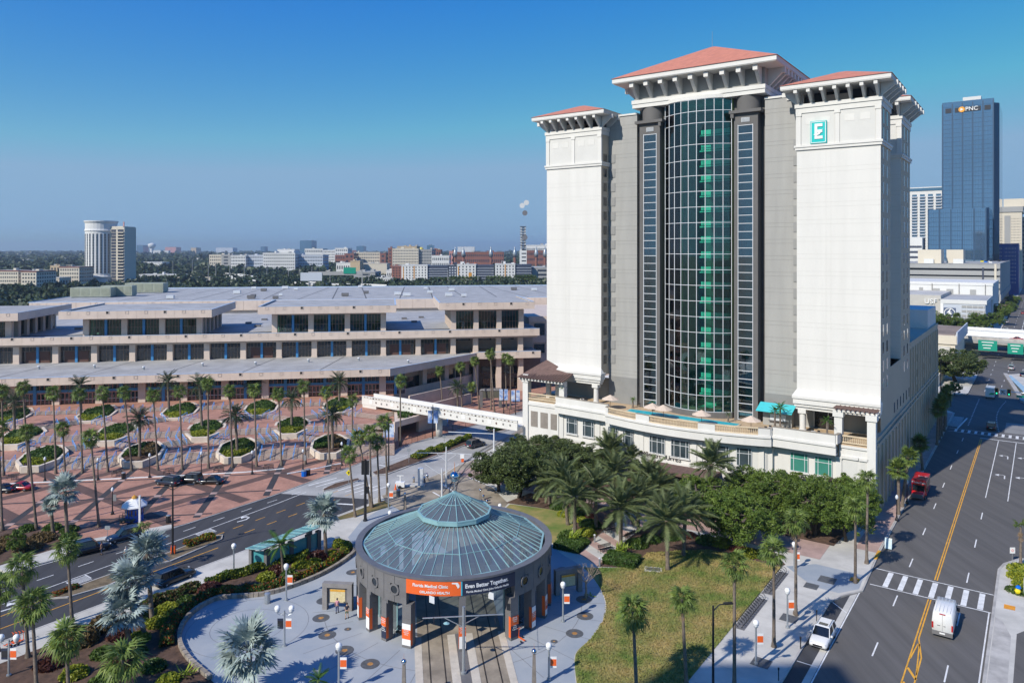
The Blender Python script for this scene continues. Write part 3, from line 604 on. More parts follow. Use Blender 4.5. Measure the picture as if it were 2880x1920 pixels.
def wing(x0,x1,y0,y1,ox0,ox1,oy0,oy1,zb=16.8,openR=True,front=True):
    cx=(x0+x1)/2
    bx('wing_wall',x0,x1,y0,y1,zb,66.2,M['wall']); bx('side_facade_shade',x1-.02,x1+.008,y0+.02,y1,zb if x1<-60 else 11,66.2,M['shadeside'])  # thin overlay on the +v face, its shade painted as darker stucco
    # vertical control joints, floor joints
    z=20.2
    jb=h.mb()
    while z<58:
        for q in (z,z+.75): jb.box(x0+.02,x1-.02,y0-.012,y0+.01,q,q+.05); jb.box(x1-.01,x1+.012,y0,y1,q,q+.05)
        z+=2.93*1
    for f in (.36,.42) : jb.box(x0+(x1-x0)*f,x0+(x1-x0)*f+.04,y0-.011,y0+.01,17.5,59)
    h.part('wall_joint',jb,mat('stucco_joint_shade',(.57,.555,.515),.9,.0,1),kind='stuff')
    # panel storey
    bx('string_course',x0-.25,x1+.25,y0-.25,y1+.25,59.3,60.0,M['wall']); bx('string_course',x0-.38,x1+.38,y0-.38,y1+.38,59.75,60.1,M['wall'])
    for a in (x0,cx-.35,x1-.7): bx('pilaster',a-(.12 if a==x0 else 0),a+.7+(.12 if a>cx else 0),y0-.16,y0+.3,60.1,65.6,M['wall'])
    for a in (x0,cx-.35,x1-.7): bx('pilaster_capital',a-.12,a+.82,y0-.24,y0+.3,65.1,65.6,M['wall'])
    for i in (0,1):
        a=x0+.75 if i==0 else cx+.4; c=cx-.4 if i==0 else x1-.75
        bx('recessed_panel',a,c,y0-.05,y0+.1,60.1,65.6,M['wallgl']); 
        for f in (.14,.58): bx('vent_panel',a+(c-a)*f,a+(c-a)*(f+.28),y0-.08,y0+.1,63.6,64.75,M['wall'])
    bx('cornice',x0-.15,x1+.15,y0-.2,y1+.15,65.6,66.5,M['wall']); bx('cornice',x0-.3,x1+.3,y0-.35,y1+.3,66.5,67.15,M['wall'])
    # open lantern under the roof
    bx('lantern_core',x0+2.2,x1-2.2,y0+3,y1-2.0,67.15,69.5,M['black'])
    bx('plant_louvre',x0+4,x1-5,y0+1.2,y0+2.2,67.15,68.5,M['beige'])
    n=7; xs=[x0+.35+(x1-x0-.7)*i/(n-1) for i in range(n)]
    m_=4; ys=[y0+.35+(y1-y0-.7)*i/(m_-1) for i in range(m_)]
    for x in xs: bx('lantern_post',x-.22,x+.22,y0,y0+.45,67.15,69.4,M['wall']); bx('lantern_post',x-.22,x+.22,y1-.45,y1,67.15,69.4,M['wall'])
    for y in ys[1:-1]: bx('lantern_post',x1-.45,x1,y-.22,y+.22,67.15,69.4,M['wall']); bx('lantern_post',x0,x0+.45,y-.22,y+.22,67.15,69.4,M['wall'])
    h.rep('roof_bracket',wbr,[(x,y0,67.1) for x in xs]); h.rep('roof_bracket',wbr,[(x1,y,67.1,R(90)) for y in ys]); h.rep('roof_bracket',wbr,[(x0,y,67.1,R(-90)) for y in ys])
    bx('soffit',ox0,ox1,oy0,oy1,69.36,69.5,M['wall']); bx('roof_fascia',ox0-.05,ox1+.05,oy0-.05,oy1+.05,69.5,70.15,M['wall'])
    hip(h,ox0-.2,ox1+.2,oy0-.2,oy1+.2,70.15,72.7,cx-.6,cx+.6,(oy0+oy1)/2-1,(oy0+oy1)/2+1,M['terra'])
M['wallgl']=mat('hotel_light_grey_panel',(.62,.61,.575),.85,.03,.3,.1)
wing(-34.3,-21.2,132.3,141.7,-36.3,-19.3,129.6,144.2)
wing(-85.6,-72.5,132.3,141.7,-87.6,-70.5,129.6,144.2)
wing(-34.3,-21.2,153.5,165,-36.3,-19.3,150.8,167.5)
# cornice at the foot of each front wing and the porch below it
for x0,x1 in ((-34.3,-21.2),(-85.6,-72.5)):
    for k,(e,a,c) in enumerate(((.75,16.9,17.35),(.55,16.0,16.9),(.3,15.5,16.0),(.0,15.0,15.5))):
        bx('porch_cornice',x0-e*.6,x1+(e if x1<-60 else 0.3*e),132.3-.7-e,132.9,a,c,M['wall'])
    b=h.mb(); xa,xb=x0-.45,x1+(.7 if x1<-60 else .2)
    b.add([(xa,130.9,17.35),(xb,130.9,17.35),(xb,132.3,17.35),(xa,132.3,17.35),(x0,132.28,18.3),(x1,132.28,18.3)],[(0,1,5,4),(0,4,3),(1,2,5)]); h.part('cornice_flare',b,M['wall'])
for cx in (-33.3,-85.0,-73.6):
    b=h.mb(); b.lathe(cx,132.2,[(.62,11),(.62,11.5),(.52,11.55),(.48,14.2),(.5,14.3)],14); h.part('porch_column',b,M['wall'],smooth=False)
    bx('column_capital',cx-.65,cx+.65,131.55,132.85,14.3,15.0,M['wall'])
# porch interiors (shaded back walls)
bx('porch_back_wall',-34.0,-21.25,137.2,137.6,11,15.5,M['wallg']); bx('porch_back_wall',-85.5,-72.6,137.2,137.6,11,15.5,M['wallg'])
bx('porch_glazing',-32.6,-27.9,136.9,137.15,11.05,14.0,M['dark']); 
for x in (-32.6,-30.25,-27.95): bx('glazing_bar',x,x+.09,136.8,136.9,11.05,14.0,M['alu'])
bx('porch_lintel',-32.7,-27.7,136.75,137.15,14.0,14.9,M['wallgl'])
# grey recessed walls between wings and centre, dark pylons, atrium
def grey(x0,x1):
    bx('recess_wall',x0,x1,135.5,152,11,69.4,M['wallg']); bx('parapet_coping',x0-.05,x1+.05,135.3,152,69.4,69.75,M['wall'])
    jb=h.mb(); z=17
    while z<69:
        for q in (z,z+.7): jb.box(x0,x1,135.488,135.51,q,q+.045)
        z+=2.93
    h.part('wall_joint',jb,mat('grey_stucco_joint_shade',(.24,.24,.225),.9,.0,1),kind='stuff')
    bx('dark_dado',x0-.01,x1+.01,135.46,135.7,11,16.4,mat('hotel_mid_grey_dado',(.24,.24,.23),.8,.05,.5))
grey(-72.45,VC-12.7); grey(VC+12.7,-34.35)
for k in range(15):
    z=19+k*2.93
    bx('louvre_panel',-35.7,-34.5,135.38,135.5,z,z+1.75,mat('grey_louvre_panel',(.27,.27,.26),.6,.0,1)); bx('louvre_panel',-72.3,-71.0,135.38,135.5,z,z+1.75,MATS['grey_louvre_panel'])
    bx('side_window',-72.5,-72.44,133.3,134.5,z,z+1.75,M['dark'])
b=h.mb(); 
for s in (-1,1):
    a,c=sorted((VC+s*7.35,VC+s*11.7))
    # pylon built as jambs round the glass strip
    g0,g1=sorted((VC+s*8.05,VC+s*10.85))
    bx('pylon',a,g0,134.6,137.5,11,67.2,M['walld']); bx('pylon',g1,c,134.6,137.5,11,67.2,M['walld']); bx('pylon',g0,g1,134.6,137.5,65.1,67.2,M['walld'])
    bx('shaft_back',g0,g1,137.2,137.5,11,65.1,mat('shaft_teal_back',(.05,.16,.20),.5,.2,.6))
    bx('recess_back',*sorted((VC+s*6.55,VC+s*7.36)),136.4,137.5,11,70.4,M['walld']); bx('recess_back',*sorted((VC+s*11.69,VC+s*12.72)),136.9,137.5,11,70.4,M['walld'])
    bx('pylon_cap',a-.75,c+.75,133.9,136.6,67.2,67.75,M['walld']); bx('cap_corbel',c-.1 if s<0 else a-.5,c+.4 if s<0 else a+.1,134.0,135,66.4,67.2,M['walld'])
    b=h.mb(); b.lathe((a+c)/2,136.4,[(2.15,67.75),(2.15,70.45)],14,R(180),R(360)); h.part('pylon_drum',b,M['walld'],smooth=True)
    bx('drum_back',a,c,136.3,137.5,67.75,70.45,M['walld'])
    bx('vent_grille',(g0+g1)/2-.75,(g0+g1)/2+.75,134.5,134.62,65.55,66.35,M['alu'])
    for k in range(4): bx('vent_slat',(g0+g1)/2-.7,(g0+g1)/2+.7,134.46,134.5,65.62+k*.19,65.70+k*.19,M['stone'])
    pm=MB(); pm.box(0,2.62,0,.04,0,1.36); pm=pm.mesh('pane',M['pane2']); h.rep('pane',pm,[(g0+.09,134.72,11.25+k*1.495) for k in range(36)])
    bm=MB(); bm.box(0,2.8,0,.2,0,.10); bm=bm.mesh('glazing_bar',M['alu']); h.rep('glazing_bar',bm,[(g0,134.56,11.12+k*1.495) for k in range(37)])
    for x in (g0,g1-.1): bx('glazing_mullion',x,x+.1,134.54,134.78,11.1,65.1,M['alu'])
# central roof
bx('attic_wall',VC-12.9,VC+12.9,134.7,153,71.9,75.3,M['wallg'])
bx('main_cornice',VC-13.2,VC+13.2,134.04,153.5,71.2,71.95,M['wall']); bx('main_cornice',VC-13.1,VC+13.1,134.18,153.4,70.42,71.2,M['wall'])
b=h.mb(); a_=[(VC+8.2*math.sin(R(t)),138.2-5.4*math.cos(R(t))) for t in range(-66,67,6)]; b.prism([(VC-7.6,136.2)]+a_+[(VC+7.6,136.2)],70.46,71.15); h.part('curved_cornice',b,M['wall'])
bx('main_soffit',VC-15.9,VC+15.9,131.2,156.8,75.12,75.25,M['wall']); bx('main_fascia',VC-16,VC+16,131.1,157,75.25,76.1,M['wall'])
hip(h,VC-16.2,VC+16.2,130.9,157.2,76.1,82.8,VC-.4,VC+.4,143.6,144.5,M['terra'])
mbr=brk_mesh(3.0,3.25,.62,1.0)
h.rep('roof_bracket',mbr,[(VC-12.1+24.2*k/8,134.7,71.9) for k in range(9)]); h.rep('roof_bracket',mbr,[(VC+12.9,137+k*2.2,71.9,R(90)) for k in range(8)]); h.rep('roof_bracket',mbr,[(VC-12.9,137+k*2.2,71.9,R(-90)) for k in range(8)])
b=h.mb(); b.tube([(VC-.3,144,82.8),(VC-.3,144,86)],[.05,.03],5); h.part('lightning_rod',b,M['steel'])
bx('main_block',-72.4,-34.4,144.5,165,11,69.2,M['wall']); bx('atrium_roof',VC-12.7,VC+12.7,137.2,145,69.8,70.4,M['wall'])
bx('main_block',VC-12.7,VC-6.6,137.5,144.6,11,70,M['atr']); bx('main_block',VC+6.6,VC+12.7,137.5,144.6,11,70,M['atr'])
# atrium: nine facets
Rr=9.68; cyA=135.5-2.6+Rr; half=math.asin(6.6/Rr)
ang=[-half+2*half*i/9 for i in range(10)]
zr=[12.1+2.935*k for k in range(18)]+[66.0,68.2,70.4]
Lp=2*Rr*math.sin(half/9)
panem={}
for i in range(9):
    am=(ang[i]+ang[i+1])/2; rc=Rr*math.cos(half/9)
    cx,cy=VC+rc*math.sin(am),cyA-rc*math.cos(am)
    for k in range(20):
        hz=zr[k+1]-zr[k]; key=round(hz,2)
        if key not in panem: q=MB(); q.box(-Lp/2+.05,Lp/2-.05,-.02,.02,.05,hz-.05); panem[key]=q.mesh('pane',M['pane'])
        h.part('pane',panem[key],None,loc=(cx,cy,zr[k]),rot=(0,0,am))
for a in ang:
    x,y=VC+Rr*math.sin(a),cyA-Rr*math.cos(a); b=h.mb(); b.box(x-.05,x+.05,y-.09,y+.09,12,70.4); h.part('glazing_mullion',b,M['alu'])
ringL=[(VC+Rr*math.sin(a),cyA-Rr*math.cos(a)) for a in ang]
for z in zr:
    b=h.mb(); strip(b,ringL,.16,z+.045,z-.045); h.part('glazing_ring',b,M['alu'])
b=h.mb(); r3=Rr+.25; b.prism([(VC+r3*math.sin(a),cyA-r3*math.cos(a)) for a in ang]+[(VC+7,137),(VC-7,137)],10.9,12.05); h.part('atrium_plinth',b,M['walld'])
# inside of the atrium
bx('atrium_side_wall',VC-6.62,VC-6.4,135.9,144.4,12,70.3,M['lime']); bx('atrium_side_wall',VC+6.4,VC+6.62,135.9,144.4,12,70.3,M['lime'])
bx('atrium_back_wall',VC-6.4,VC+6.4,143.9,144.4,12,70.3,M['atr'])

for k in range(18):
    z=14.6+2.93*k
    if z<66:
        bx('gallery_slab',VC-.4,VC+6.35,138.2,143.9,z-.3,z,M['atr']); bx('gallery_edge',VC-.6,VC+6.3,138.0,138.2,z-.28,z-.05,M['gal']); [bx('gallery_parapet',VC-.3+q*2.25,VC+1.8+q*2.25,138.0,138.2,z+.1,z+.95,M['gal']) for q in range(3)]
        bx('side_beam',VC-6.4,VC-6.1,137,137.9,z-.6,z+.2,M['atr'])
        bx('gallery_door',VC+2.2,VC+3.0,143.8,143.92,z,z+2.1,M['black']); bx('gallery_door',VC+3.3,VC+4.1,143.8,143.92,z,z+2.1,M['black'])
# windows of the side elevation (towards the street), x=v plane
wn=MB(); wn.box(-.04,.03,-.55,.55,0,1.9); wn=wn.mesh('window',M['win'])
wf=MB(); wf.box(-.04,.05,-.62,.62,-.07,0); wf=wf.mesh('window_sill',M['wallgl'])
zz_=[19.2+2.93*k for k in range(16)]
def sidewin(x,y,z,hh=1.0):
    w_=h.part('window',wn,None,loc=(x,y,z),scale=(1,1,hh)); s_=h.part('window_sill',wf,None,parent=w_,loc=(h.org[0],h.org[1],h.org[2]),scale=(1,1,1))
for z in zz_:
    if z<58.5:
        for y in (134.6,138.3): sidewin(-21.19,y,z)
        for y in (145.6,149.3): sidewin(-24.09,y,z)
        for y in (157.3,161.6): sidewin(-21.19,y,z)
for z in (60.6,63.2):
    for y in (134.9,138.3,157.3,161.6): sidewin(-21.19,y,z-.1,1.0 if z<62 else 1.35)
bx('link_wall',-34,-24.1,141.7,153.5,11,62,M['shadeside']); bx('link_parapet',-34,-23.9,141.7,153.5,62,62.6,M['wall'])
b=h.mb(); 
for k in range(12): b.box(-23.98,-23.94,141.8+k,141.86+k,62.6,63.7)
b.box(-24,-23.9,141.7,153.5,63.7,63.8); h.part('roof_railing',b,M['black'])
for y0,y1 in ((132.3,141.7),(153.5,165)):
    z=20.2; jb=h.mb()
    while z<66: jb.box(-21.2,-21.19,y0,y1,z,z+.06); z+=2.93
    h.part('wall_joint',jb,MATS['stucco_joint_shade'],kind='stuff')
bx('terrace_awning',-24.2,-21.3,141.7,153.4,21.6,22.0,mat('maroon_awning',(.10,.012,.02),.8,.05,1))
# podium behind the terrace, side block along the street
bx('podium',-88.2,-21.25,136.5,165,0,11,M['wall']); 
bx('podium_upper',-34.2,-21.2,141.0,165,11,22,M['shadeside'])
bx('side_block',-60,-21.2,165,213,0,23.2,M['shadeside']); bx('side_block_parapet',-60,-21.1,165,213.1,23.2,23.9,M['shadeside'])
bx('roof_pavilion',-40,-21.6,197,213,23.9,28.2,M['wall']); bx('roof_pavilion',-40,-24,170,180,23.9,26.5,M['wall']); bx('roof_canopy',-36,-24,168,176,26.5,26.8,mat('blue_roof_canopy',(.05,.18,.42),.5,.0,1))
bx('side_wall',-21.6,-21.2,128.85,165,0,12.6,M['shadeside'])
for k in range(24):
    y=130+k*3.55
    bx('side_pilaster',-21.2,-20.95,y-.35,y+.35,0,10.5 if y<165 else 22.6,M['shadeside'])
    if k<23:
        b=h.mb(); ya,yb=y+.7,y+2.85; zt=7.2
        arc=[(ya+(yb-ya)/2-(yb-ya)/2*math.cos(R(t)),zt+(yb-ya)/2*math.sin(R(t))) for t in range(0,181,20)]
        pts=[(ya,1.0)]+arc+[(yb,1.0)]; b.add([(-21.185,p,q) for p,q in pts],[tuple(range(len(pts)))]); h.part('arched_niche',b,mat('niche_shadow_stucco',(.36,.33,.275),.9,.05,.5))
        if y>165:
            for zc in (12.6,15.8,19):
                for j in range(3 if k%3 else 4): 
                    b=h.mb(); b.box(-21.2,-21.17,y+.65+j*.6,y+1.0+j*.6,zc,zc+1.5); h.part('slit_window',b,M['dark'])
        elif k>3: b=h.mb(); b.box(-21.2,-21.17,y+1.3,y+2.2,13.4,15.2); h.part('window',b,M['win'])
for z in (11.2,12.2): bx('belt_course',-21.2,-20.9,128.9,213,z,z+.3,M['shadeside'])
bx('canopy_box',-21.2,-19.4,183,190,0,3.6,M['wall']) if False else None
# pier porch at the right-hand front corner, pergola
def balustrade(pts,zb=11.35,zt=12.4):
    b=h.mb(); strip(b,pts,.34,zt,zt-.18); h.part('handrail',b,M['sand']); b=h.mb(); strip(b,pts,.34,zb,zb-.2); h.part('balustrade_base',b,M['sand'])
    return [tuple((a[k]+c[k])/2 for k in (0,1)) for a,c in along(pts,.27)]
bal=[]
segs=[[(-88,128.0),(-79.9,128.0)],[(-26.1,128.05),(-22.2,128.05)]]
def rimc(v): # curved front line
    t=(v+53.2)/15.0; return 122.75+2.5*t*t
for a,c in ((-66.8,-60.3),(-57.5,-48.4),(-45.5,-38.7)):
    segs.append([(a+(c-a)*i/8,rimc(a+(c-a)*i/8)) for i in range(9)])
for sg in segs: bal+=balustrade(sg)
bm=MB(); bm.lathe(0,0,[(.075,0),(.04,.12),(.085,.35),(.04,.62),(.07,.74),(.07,.87)],6); bm=bm.mesh('baluster',M['sand']); h.rep('baluster',bm,[(x,y,11.35) for x,y in bal])
def parapet(pts,z0=11.15,z1=12.35,wd=.4):
    b=h.mb(); strip(b,pts,wd,z1,z0); h.part('parapet',b,M['wall']); b=h.mb(); strip(b,pts,wd+.14,z1+.07,z1); h.part('parapet_coping',b,M['edge'])
parapet([(-79.9,127.0),(-67.4,126.0)],z1=12.6); parapet([(-67.4,125.9),(-67.3,125.0)]); parapet([(-67.4,125.0),(-66.8,rimc(-66.8))])
for a,c in ((-60.3,-57.5),(-48.4,-45.5),(-38.7,-36.9)): parapet([(a,rimc(a)),(c,rimc(c))])
parapet([(-36.9,rimc(-36.9)),(-36.7,127)]); parapet([(-36.6,126.3),(-26.8,126.3)],z1=12.6); parapet([(-26.7,126.3),(-26.5,128.0)],z1=12.6)
# deck slab and the white balcony bands
edge=[(-88.2,127.9),(-80,127.9),(-80,126.9),(-67.5,125.9),(-67.3,rimc(-67))]+[(v,rimc(v)) for v in range(-65,-37,3)]+[(-36.8,rimc(-36.8)),(-36.8,126.3),(-26.7,126.3),(-26.7,127.9),(-21.3,127.9)]
def inset(pts,d_): return [(x,y+d_) for x,y in pts]
b=h.mb(); b.prism(edge+[(-21.3,136.6),(-88.2,136.6)],10.75,10.98); h.part('terrace_deck',b,mat('tan_terrace_paving',(.50,.37,.23),.85,.12,.8,.1))
for d_,z0,z1 in ((-.02,9.35,10.75),(-.22,10.72,11.0),(-.12,10.98,11.16)):
    b=h.mb(); e2=[(x,y+d_) for x,y in edge[2:-2]]; strip(b,e2,.5,z1,z0); h.part('balcony_band',b,M['wall'])
b=h.mb(); b.prism(inset(edge[2:-2],.1)+[(-26.7,130),(-80,130)],9.3,9.36); h.part('balcony_soffit',b,M['wall'])
wl=[(-88.2,127.9),(-79.95,127.9),(-79.95,128.1),(-68.5,127.5),(-68.3,rimc(-67)+1.5)]+[(v,rimc(v)+1.5) for v in range(-65,-37,3)]+[(-36.8,127.9),(-26.4,127.9),(-21.3,127.9)]
b=h.mb(); b.prism(wl+[(-21.3,136.6),(-88.2,136.6)],0,10.75); h.part('podium_front',b,M['wall'])
b=h.mb(); b.prism([(x,y-.12) for x,y in wl[1:-2]]+[(-26.4,129),(-80,129)],3.9,4.4); h.part('string_course',b,M['wall'])
b=h.mb(); b.box(-88.35,-79.9,127.7,128.5,9.9,10.5); b.box(-26.5,-21.1,127.7,128.5,10.4,10.8); h.part('string_course',b,M['wall'])
bx('corner_pier',-88.6,-87.3,127.6,128.9,0,16.2,M['wall']); bx('corner_pier',-22.4,-21.15,127.6,128.8,0,15.2,M['wall']); bx('pier_capital',-22.6,-20.95,127.4,129,15.2,16.1,M['wall']); bx('pier_capital',-88.8,-87.1,127.4,129.1,14.6,15.4,M['wall'])
bx('porch_pier',-27.4,-26.2,128.2,129.4,11,15.2,M['wall']); bx('pier_capital',-27.6,-26.0,128.0,129.6,15.2,16.1,M['wall'])
bx('porch_pier',-80.0,-78.8,128.2,129.4,11,15.4,M['wall'])
for x in (-85.3,-83.0): bx('porch_pier',x,x+.9,131.5,132.2,11,15.4,M['wall'])
def wallfrontY(v):
    P=wl
    for a,c in zip(P,P[1:]):
        if a[0]<=v<=c[0] and c[0]>a[0]: return a[1]+(c[1]-a[1])*(v-a[0])/(c[0]-a[0])
    return 127.9
for (a,c,z0,z1,m) in ((-86.7,-85,5.5,8.7,'brown'),(-84.3,-82.5,5.5,8.7,'brown'),(-81.8,-80.3,5.5,8.7,'brown')):
    bx('blind_window',a,c,127.84,128.0,z0,z1,mat('grey_stone_blind',(.24,.21,.18),.7,.1,1))
for i,(a,c) in enumerate(((-78,-75.4),(-74.1,-71.5),(-67.6,-65.3),(-64.1,-61.7),(-58.2,-55.1),(-53.9,-50.5),(-46.1,-43.7),(-42.5,-40.1),(-34.2,-31.3),(-30.3,-27.6))):
    ya,yc=wallfrontY(a)-.14,wallfrontY(c)-.14; rot=math.atan2(yc-ya,c-a); W_=math.hypot(c-a,yc-ya); z0,z1=5.35,8.45
    g=MB(); g.box(0,W_,-.03,.1,0,z1-z0); w_=h.part('podium_window',g,M['greenglass'] if i>7 else M['win'],loc=(a,ya,z0),rot=(0,0,rot))
    f=MB(); t_=.09
    xs=[0,W_*.18,W_*.82-.09,W_-.09] if W_<2.9 or i in (8,9) else [0,W_*.16,W_*.5,W_*.84-.09,W_-.09]
    for x in xs: f.box(x,x+t_,-.08,-.03,0,z1-z0)
    for z in (0,(z1-z0)*.68,z1-z0-t_): f.box(0,W_,-.085,-.028,z,z+t_)
    h.part('window_frame',f,M['alu'],parent=w_,loc=h.org)
    g=MB(); g.box(-.15,W_+.15,-.2,.05,-.22,-.03); h.part('window_sill',g,M['wall'],parent=w_,loc=h.org)
for v in (-79.2,-70.6,-68.9,-60.9,-59.9,-49.6,-48.6,-38.6,-37.4,-26.6):
    y=wallfrontY(v); bx('podium_pilaster',v-.45,v+.45,y-.22,y+.2,.0,8.9,M['wall']); bx('pilaster_cap',v-.55,v+.55,y-.32,y+.2,8.55,8.9,M['wall'])
for a,c in ((-26.1,-23.9),(-23.4,-22.4)): bx('niche',a,c,127.86,128,3,8.6,M['wallgl']); bx('niche_hood',a-.2,c+.2,127.6,128,8.7,9.1,M['wall'])
bx('rain_pipe',-26.75,-26.6,127.75,127.9,0,10.7,mat('stained_downpipe',(.35,.22,.12),.8,.2,2))
for k in range(7):
    a=-75+k*6.6; y=wallfrontY(a+1.5)
    g=h.mb(); g.box(a,a+3.2,y-.25,y+.1,0,3.2); h.part('shopfront',g,M['dark'])
tm=textmesh('EMBASSY SUITES',1.15,mat('dark_bronze_letters',(.07,.06,.05),.5,.0,1),.04); o=h.part('lettering',tm,None,loc=(-56.2,rimc(-56)+1.33,4.95),rot=(R(90),0,R(-2)))
bx('entrance_canopy',-58,-45,119.5,125,3.4,3.95,M['tilebrown'])
# pergolas
def pergola(x0,x1,y0,y1,z,label_n=9):
    for k in range(label_n): x=x0+(x1-x0)*k/(label_n-1); bx('pergola_rafter',x-.08,x+.08,y0-.5,y1,z+.25,z+.5,M['tilebrown'])
    for y in (y0,y0+.5,y0+1.0,y0+1.5): bx('pergola_beam',x0-.4,x1+.4,y,y+.2,z,z+.25,M['wall'])
    for k in range(6): y=y0-.3+k*.45; bx('pergola_slat',x0-.5,x1+.5,y,y+.15,z+.5,z+.58,M['tilebrown'])
pergola(-27.0,-21.4,128.0,131.3,16.1)
b=h.mb(); b.add([(-89.6,126.8,15.6),(-78.2,126.8,15.6),(-78.2,130.8,16.6),(-85.6,132.3,18.9),(-85.6,141,18.9),(-89.6,141,15.6)],[(0,1,2,3),(0,3,4,5)]); h.part('tiled_roof',b,M['tilebrown'])
for k in range(19): x=-89.3+k*.6; b=h.mb(); b.bar((x,126.75,15.66),(max(x,-85.7) if x<-85.7 else x,131.2,17.2 if x<-85.7 else 16.75),.28,.2); h.part('tile_course',b,M['tilebrown'])
bx('eaves_beam',-89.2,-78.6,127.3,127.9,15.05,15.55,M['wall'])
for k in range(14): x=-89+k*.8; bx('rafter_end',x,x+.22,126.8,127.3,15.25,15.5,M['wall'])
# hotel badge
bx('badge',-32.0,-29.4,131.9,132.26,60.2,64.0,mat('teal_badge',(.0,.48,.46),.4,.0,1))
b=h.mb(); 
b.box(-31.9,-31.8,131.86,131.9,60.3,63.9); b.box(-29.6,-29.5,131.86,131.9,60.3,63.9)
b.box(-31.9,-29.5,131.86,131.9,60.3,60.4); b.box(-31.9,-29.5,131.86,131.9,63.8,63.9); h.part('badge_border',b,M['wpaint'])
tm=textmesh('E',3.5,M['wpaint'],.05,bold=.09); h.part('badge_letter',tm,None,loc=(-30.7,131.84,62.1),rot=(R(90),0,0),scale=(.82,1,1))
b=h.mb(); b.add([(-31.5,131.76,61.75),(-30.75,131.76,61.9),(-29.95,131.76,62.6),(-30.45,131.76,61.7),(-31.1,131.76,61.5)],[(0,1,2,3,4)]); h.part('badge_leaf',b,M['wpaint'])
# ---- things on the terrace
bp=T('swimming_pool','turquoise roof terrace pool behind the stone balustrade','pool','s',-54.5,129.8,11)
b=bp.mb(); b.box(-65.6,-43.6,128.5,131.4,10.99,11.12); bp.part('pool_kerb',b,mat('pool_coping',(.62,.52,.38),.7,.1,1)); b=bp.mb(); b.box(-65.3,-43.9,128.75,131.2,11.1,11.14); bp.part('water',b,mat('pool_water',(.02,.42,.50),.35,.12,1,spec=.3,bump=.2))

def umbrella(v,u,lab):
    t=T('parasol',lab,'umbrella','s',v,u,11,group='beige parasols beside the pool'); b=t.mb(); b.lathe(v,u,[(1.75,12.9),(.05,13.75)],8); t.part('canopy',b,mat('beige_canvas',(.62,.50,.40),.8,.04,2)); b=t.mb(); b.cyl(v,u,.04,11,13.8,6); t.part('pole',b,M['brown'])
    b=t.mb(); b.cyl(v,u,.3,11,11.1,10); t.part('base',b,M['stone'])
for v,u,l in ((-58.9,127.2,'beige parasol at the left end of the pool, left of a pair'),(-56.6,126.9,'beige parasol at the left end of the pool, right of a pair'),(-49.2,126.7,'beige parasol below the middle of the glass atrium'),(-40.6,127.3,'beige parasol left of the turquoise awning'),(-69,129.6,'beige parasol beside the left porch column')): umbrella(v,u,l)
a=T('bar_kiosk','small poolside bar kiosk under a turquoise awning','kiosk','s',-38,134.5,11)
b=a.mb(); b.box(-40.6,-35.6,134.0,135.4,11,13.9); a.part('kiosk_wall',b,M['wallg']); b=a.mb(); b.box(-39.3,-36.6,133.9,134.05,12.0,13.1); a.part('serving_hatch',b,M['alu'])
b=a.mb(); b.add([(-41.4,132.4,13.7),(-35.2,132.4,13.7),(-35.0,134.6,14.9),(-41.2,134.6,14.9),(-41.4,132.4,13.6),(-35.2,132.4,13.6)],[(0,1,2,3),(4,5,1,0),(3,2,5,4)]); a.part('awning',b,mat('turquoise_awning',(.06,.50,.54),.6,.04,1))
b=a.mb(); b.box(-39.5,-36.4,133.5,134.0,11.9,12.0); a.part('counter',b,M['stone'])
rg=random.Random(3)
for i,(v,u,l) in enumerate(((-31.2,130.5,'dining table with chairs under the right porch'),(-76.5,131.5,'dining table with chairs under the left porch'),(-37.8,129.0,'cafe table with black chairs in front of the bar kiosk'))):
    t=T('cafe_table',l,'table','s',v,u,11,group='tables on the hotel terrace'); b=t.mb(); b.cyl(v,u,.45,11.7,11.75,12); t.part('tabletop',b,M['wpaint']); b=t.mb(); b.cyl(v,u,.05,11,11.7,6); t.part('leg',b,M['black'])
    for k in range(4):
        aa=k*1.57+.4; x,y=v+.85*math.cos(aa),u+.85*math.sin(aa); c=T('cafe_chair','dark chair at the '+l,'chair','s',x,y,11,group='chairs on the hotel terrace')
        b=c.mb(); b.box(x-.22,x+.22,y-.22,y+.22,11.42,11.47); c.part('seat',b,M['black']); b=c.mb(); b.box(x-.22,x+.22,y+.19,y+.23,11.47,11.9); c.part('backrest',b,M['black'])
        for sx in (-.19,.17):
            for sy in (-.19,.17): b=c.mb(); b.box(x+sx,x+sx+.03,y+sy,y+sy+.03,11,11.42); c.part('leg',b,M['black'])
for v,u,lab in ((-29.5,138,'white satellite dish above the right pergola'),):
    t=T('satellite_dish',lab,'satellite dish','s',-25.6,131.7,16.7); b=t.mb(); b.lathe(-25.6,131.7,[(.02,17.3),(.3,17.35),(.55,17.55)],12); t.part('dish',b,M['wpaint']); b=t.mb(); b.cyl(-25.6,131.7,.04,16.6,17.3,6); t.part('mast',b,M['steel'])
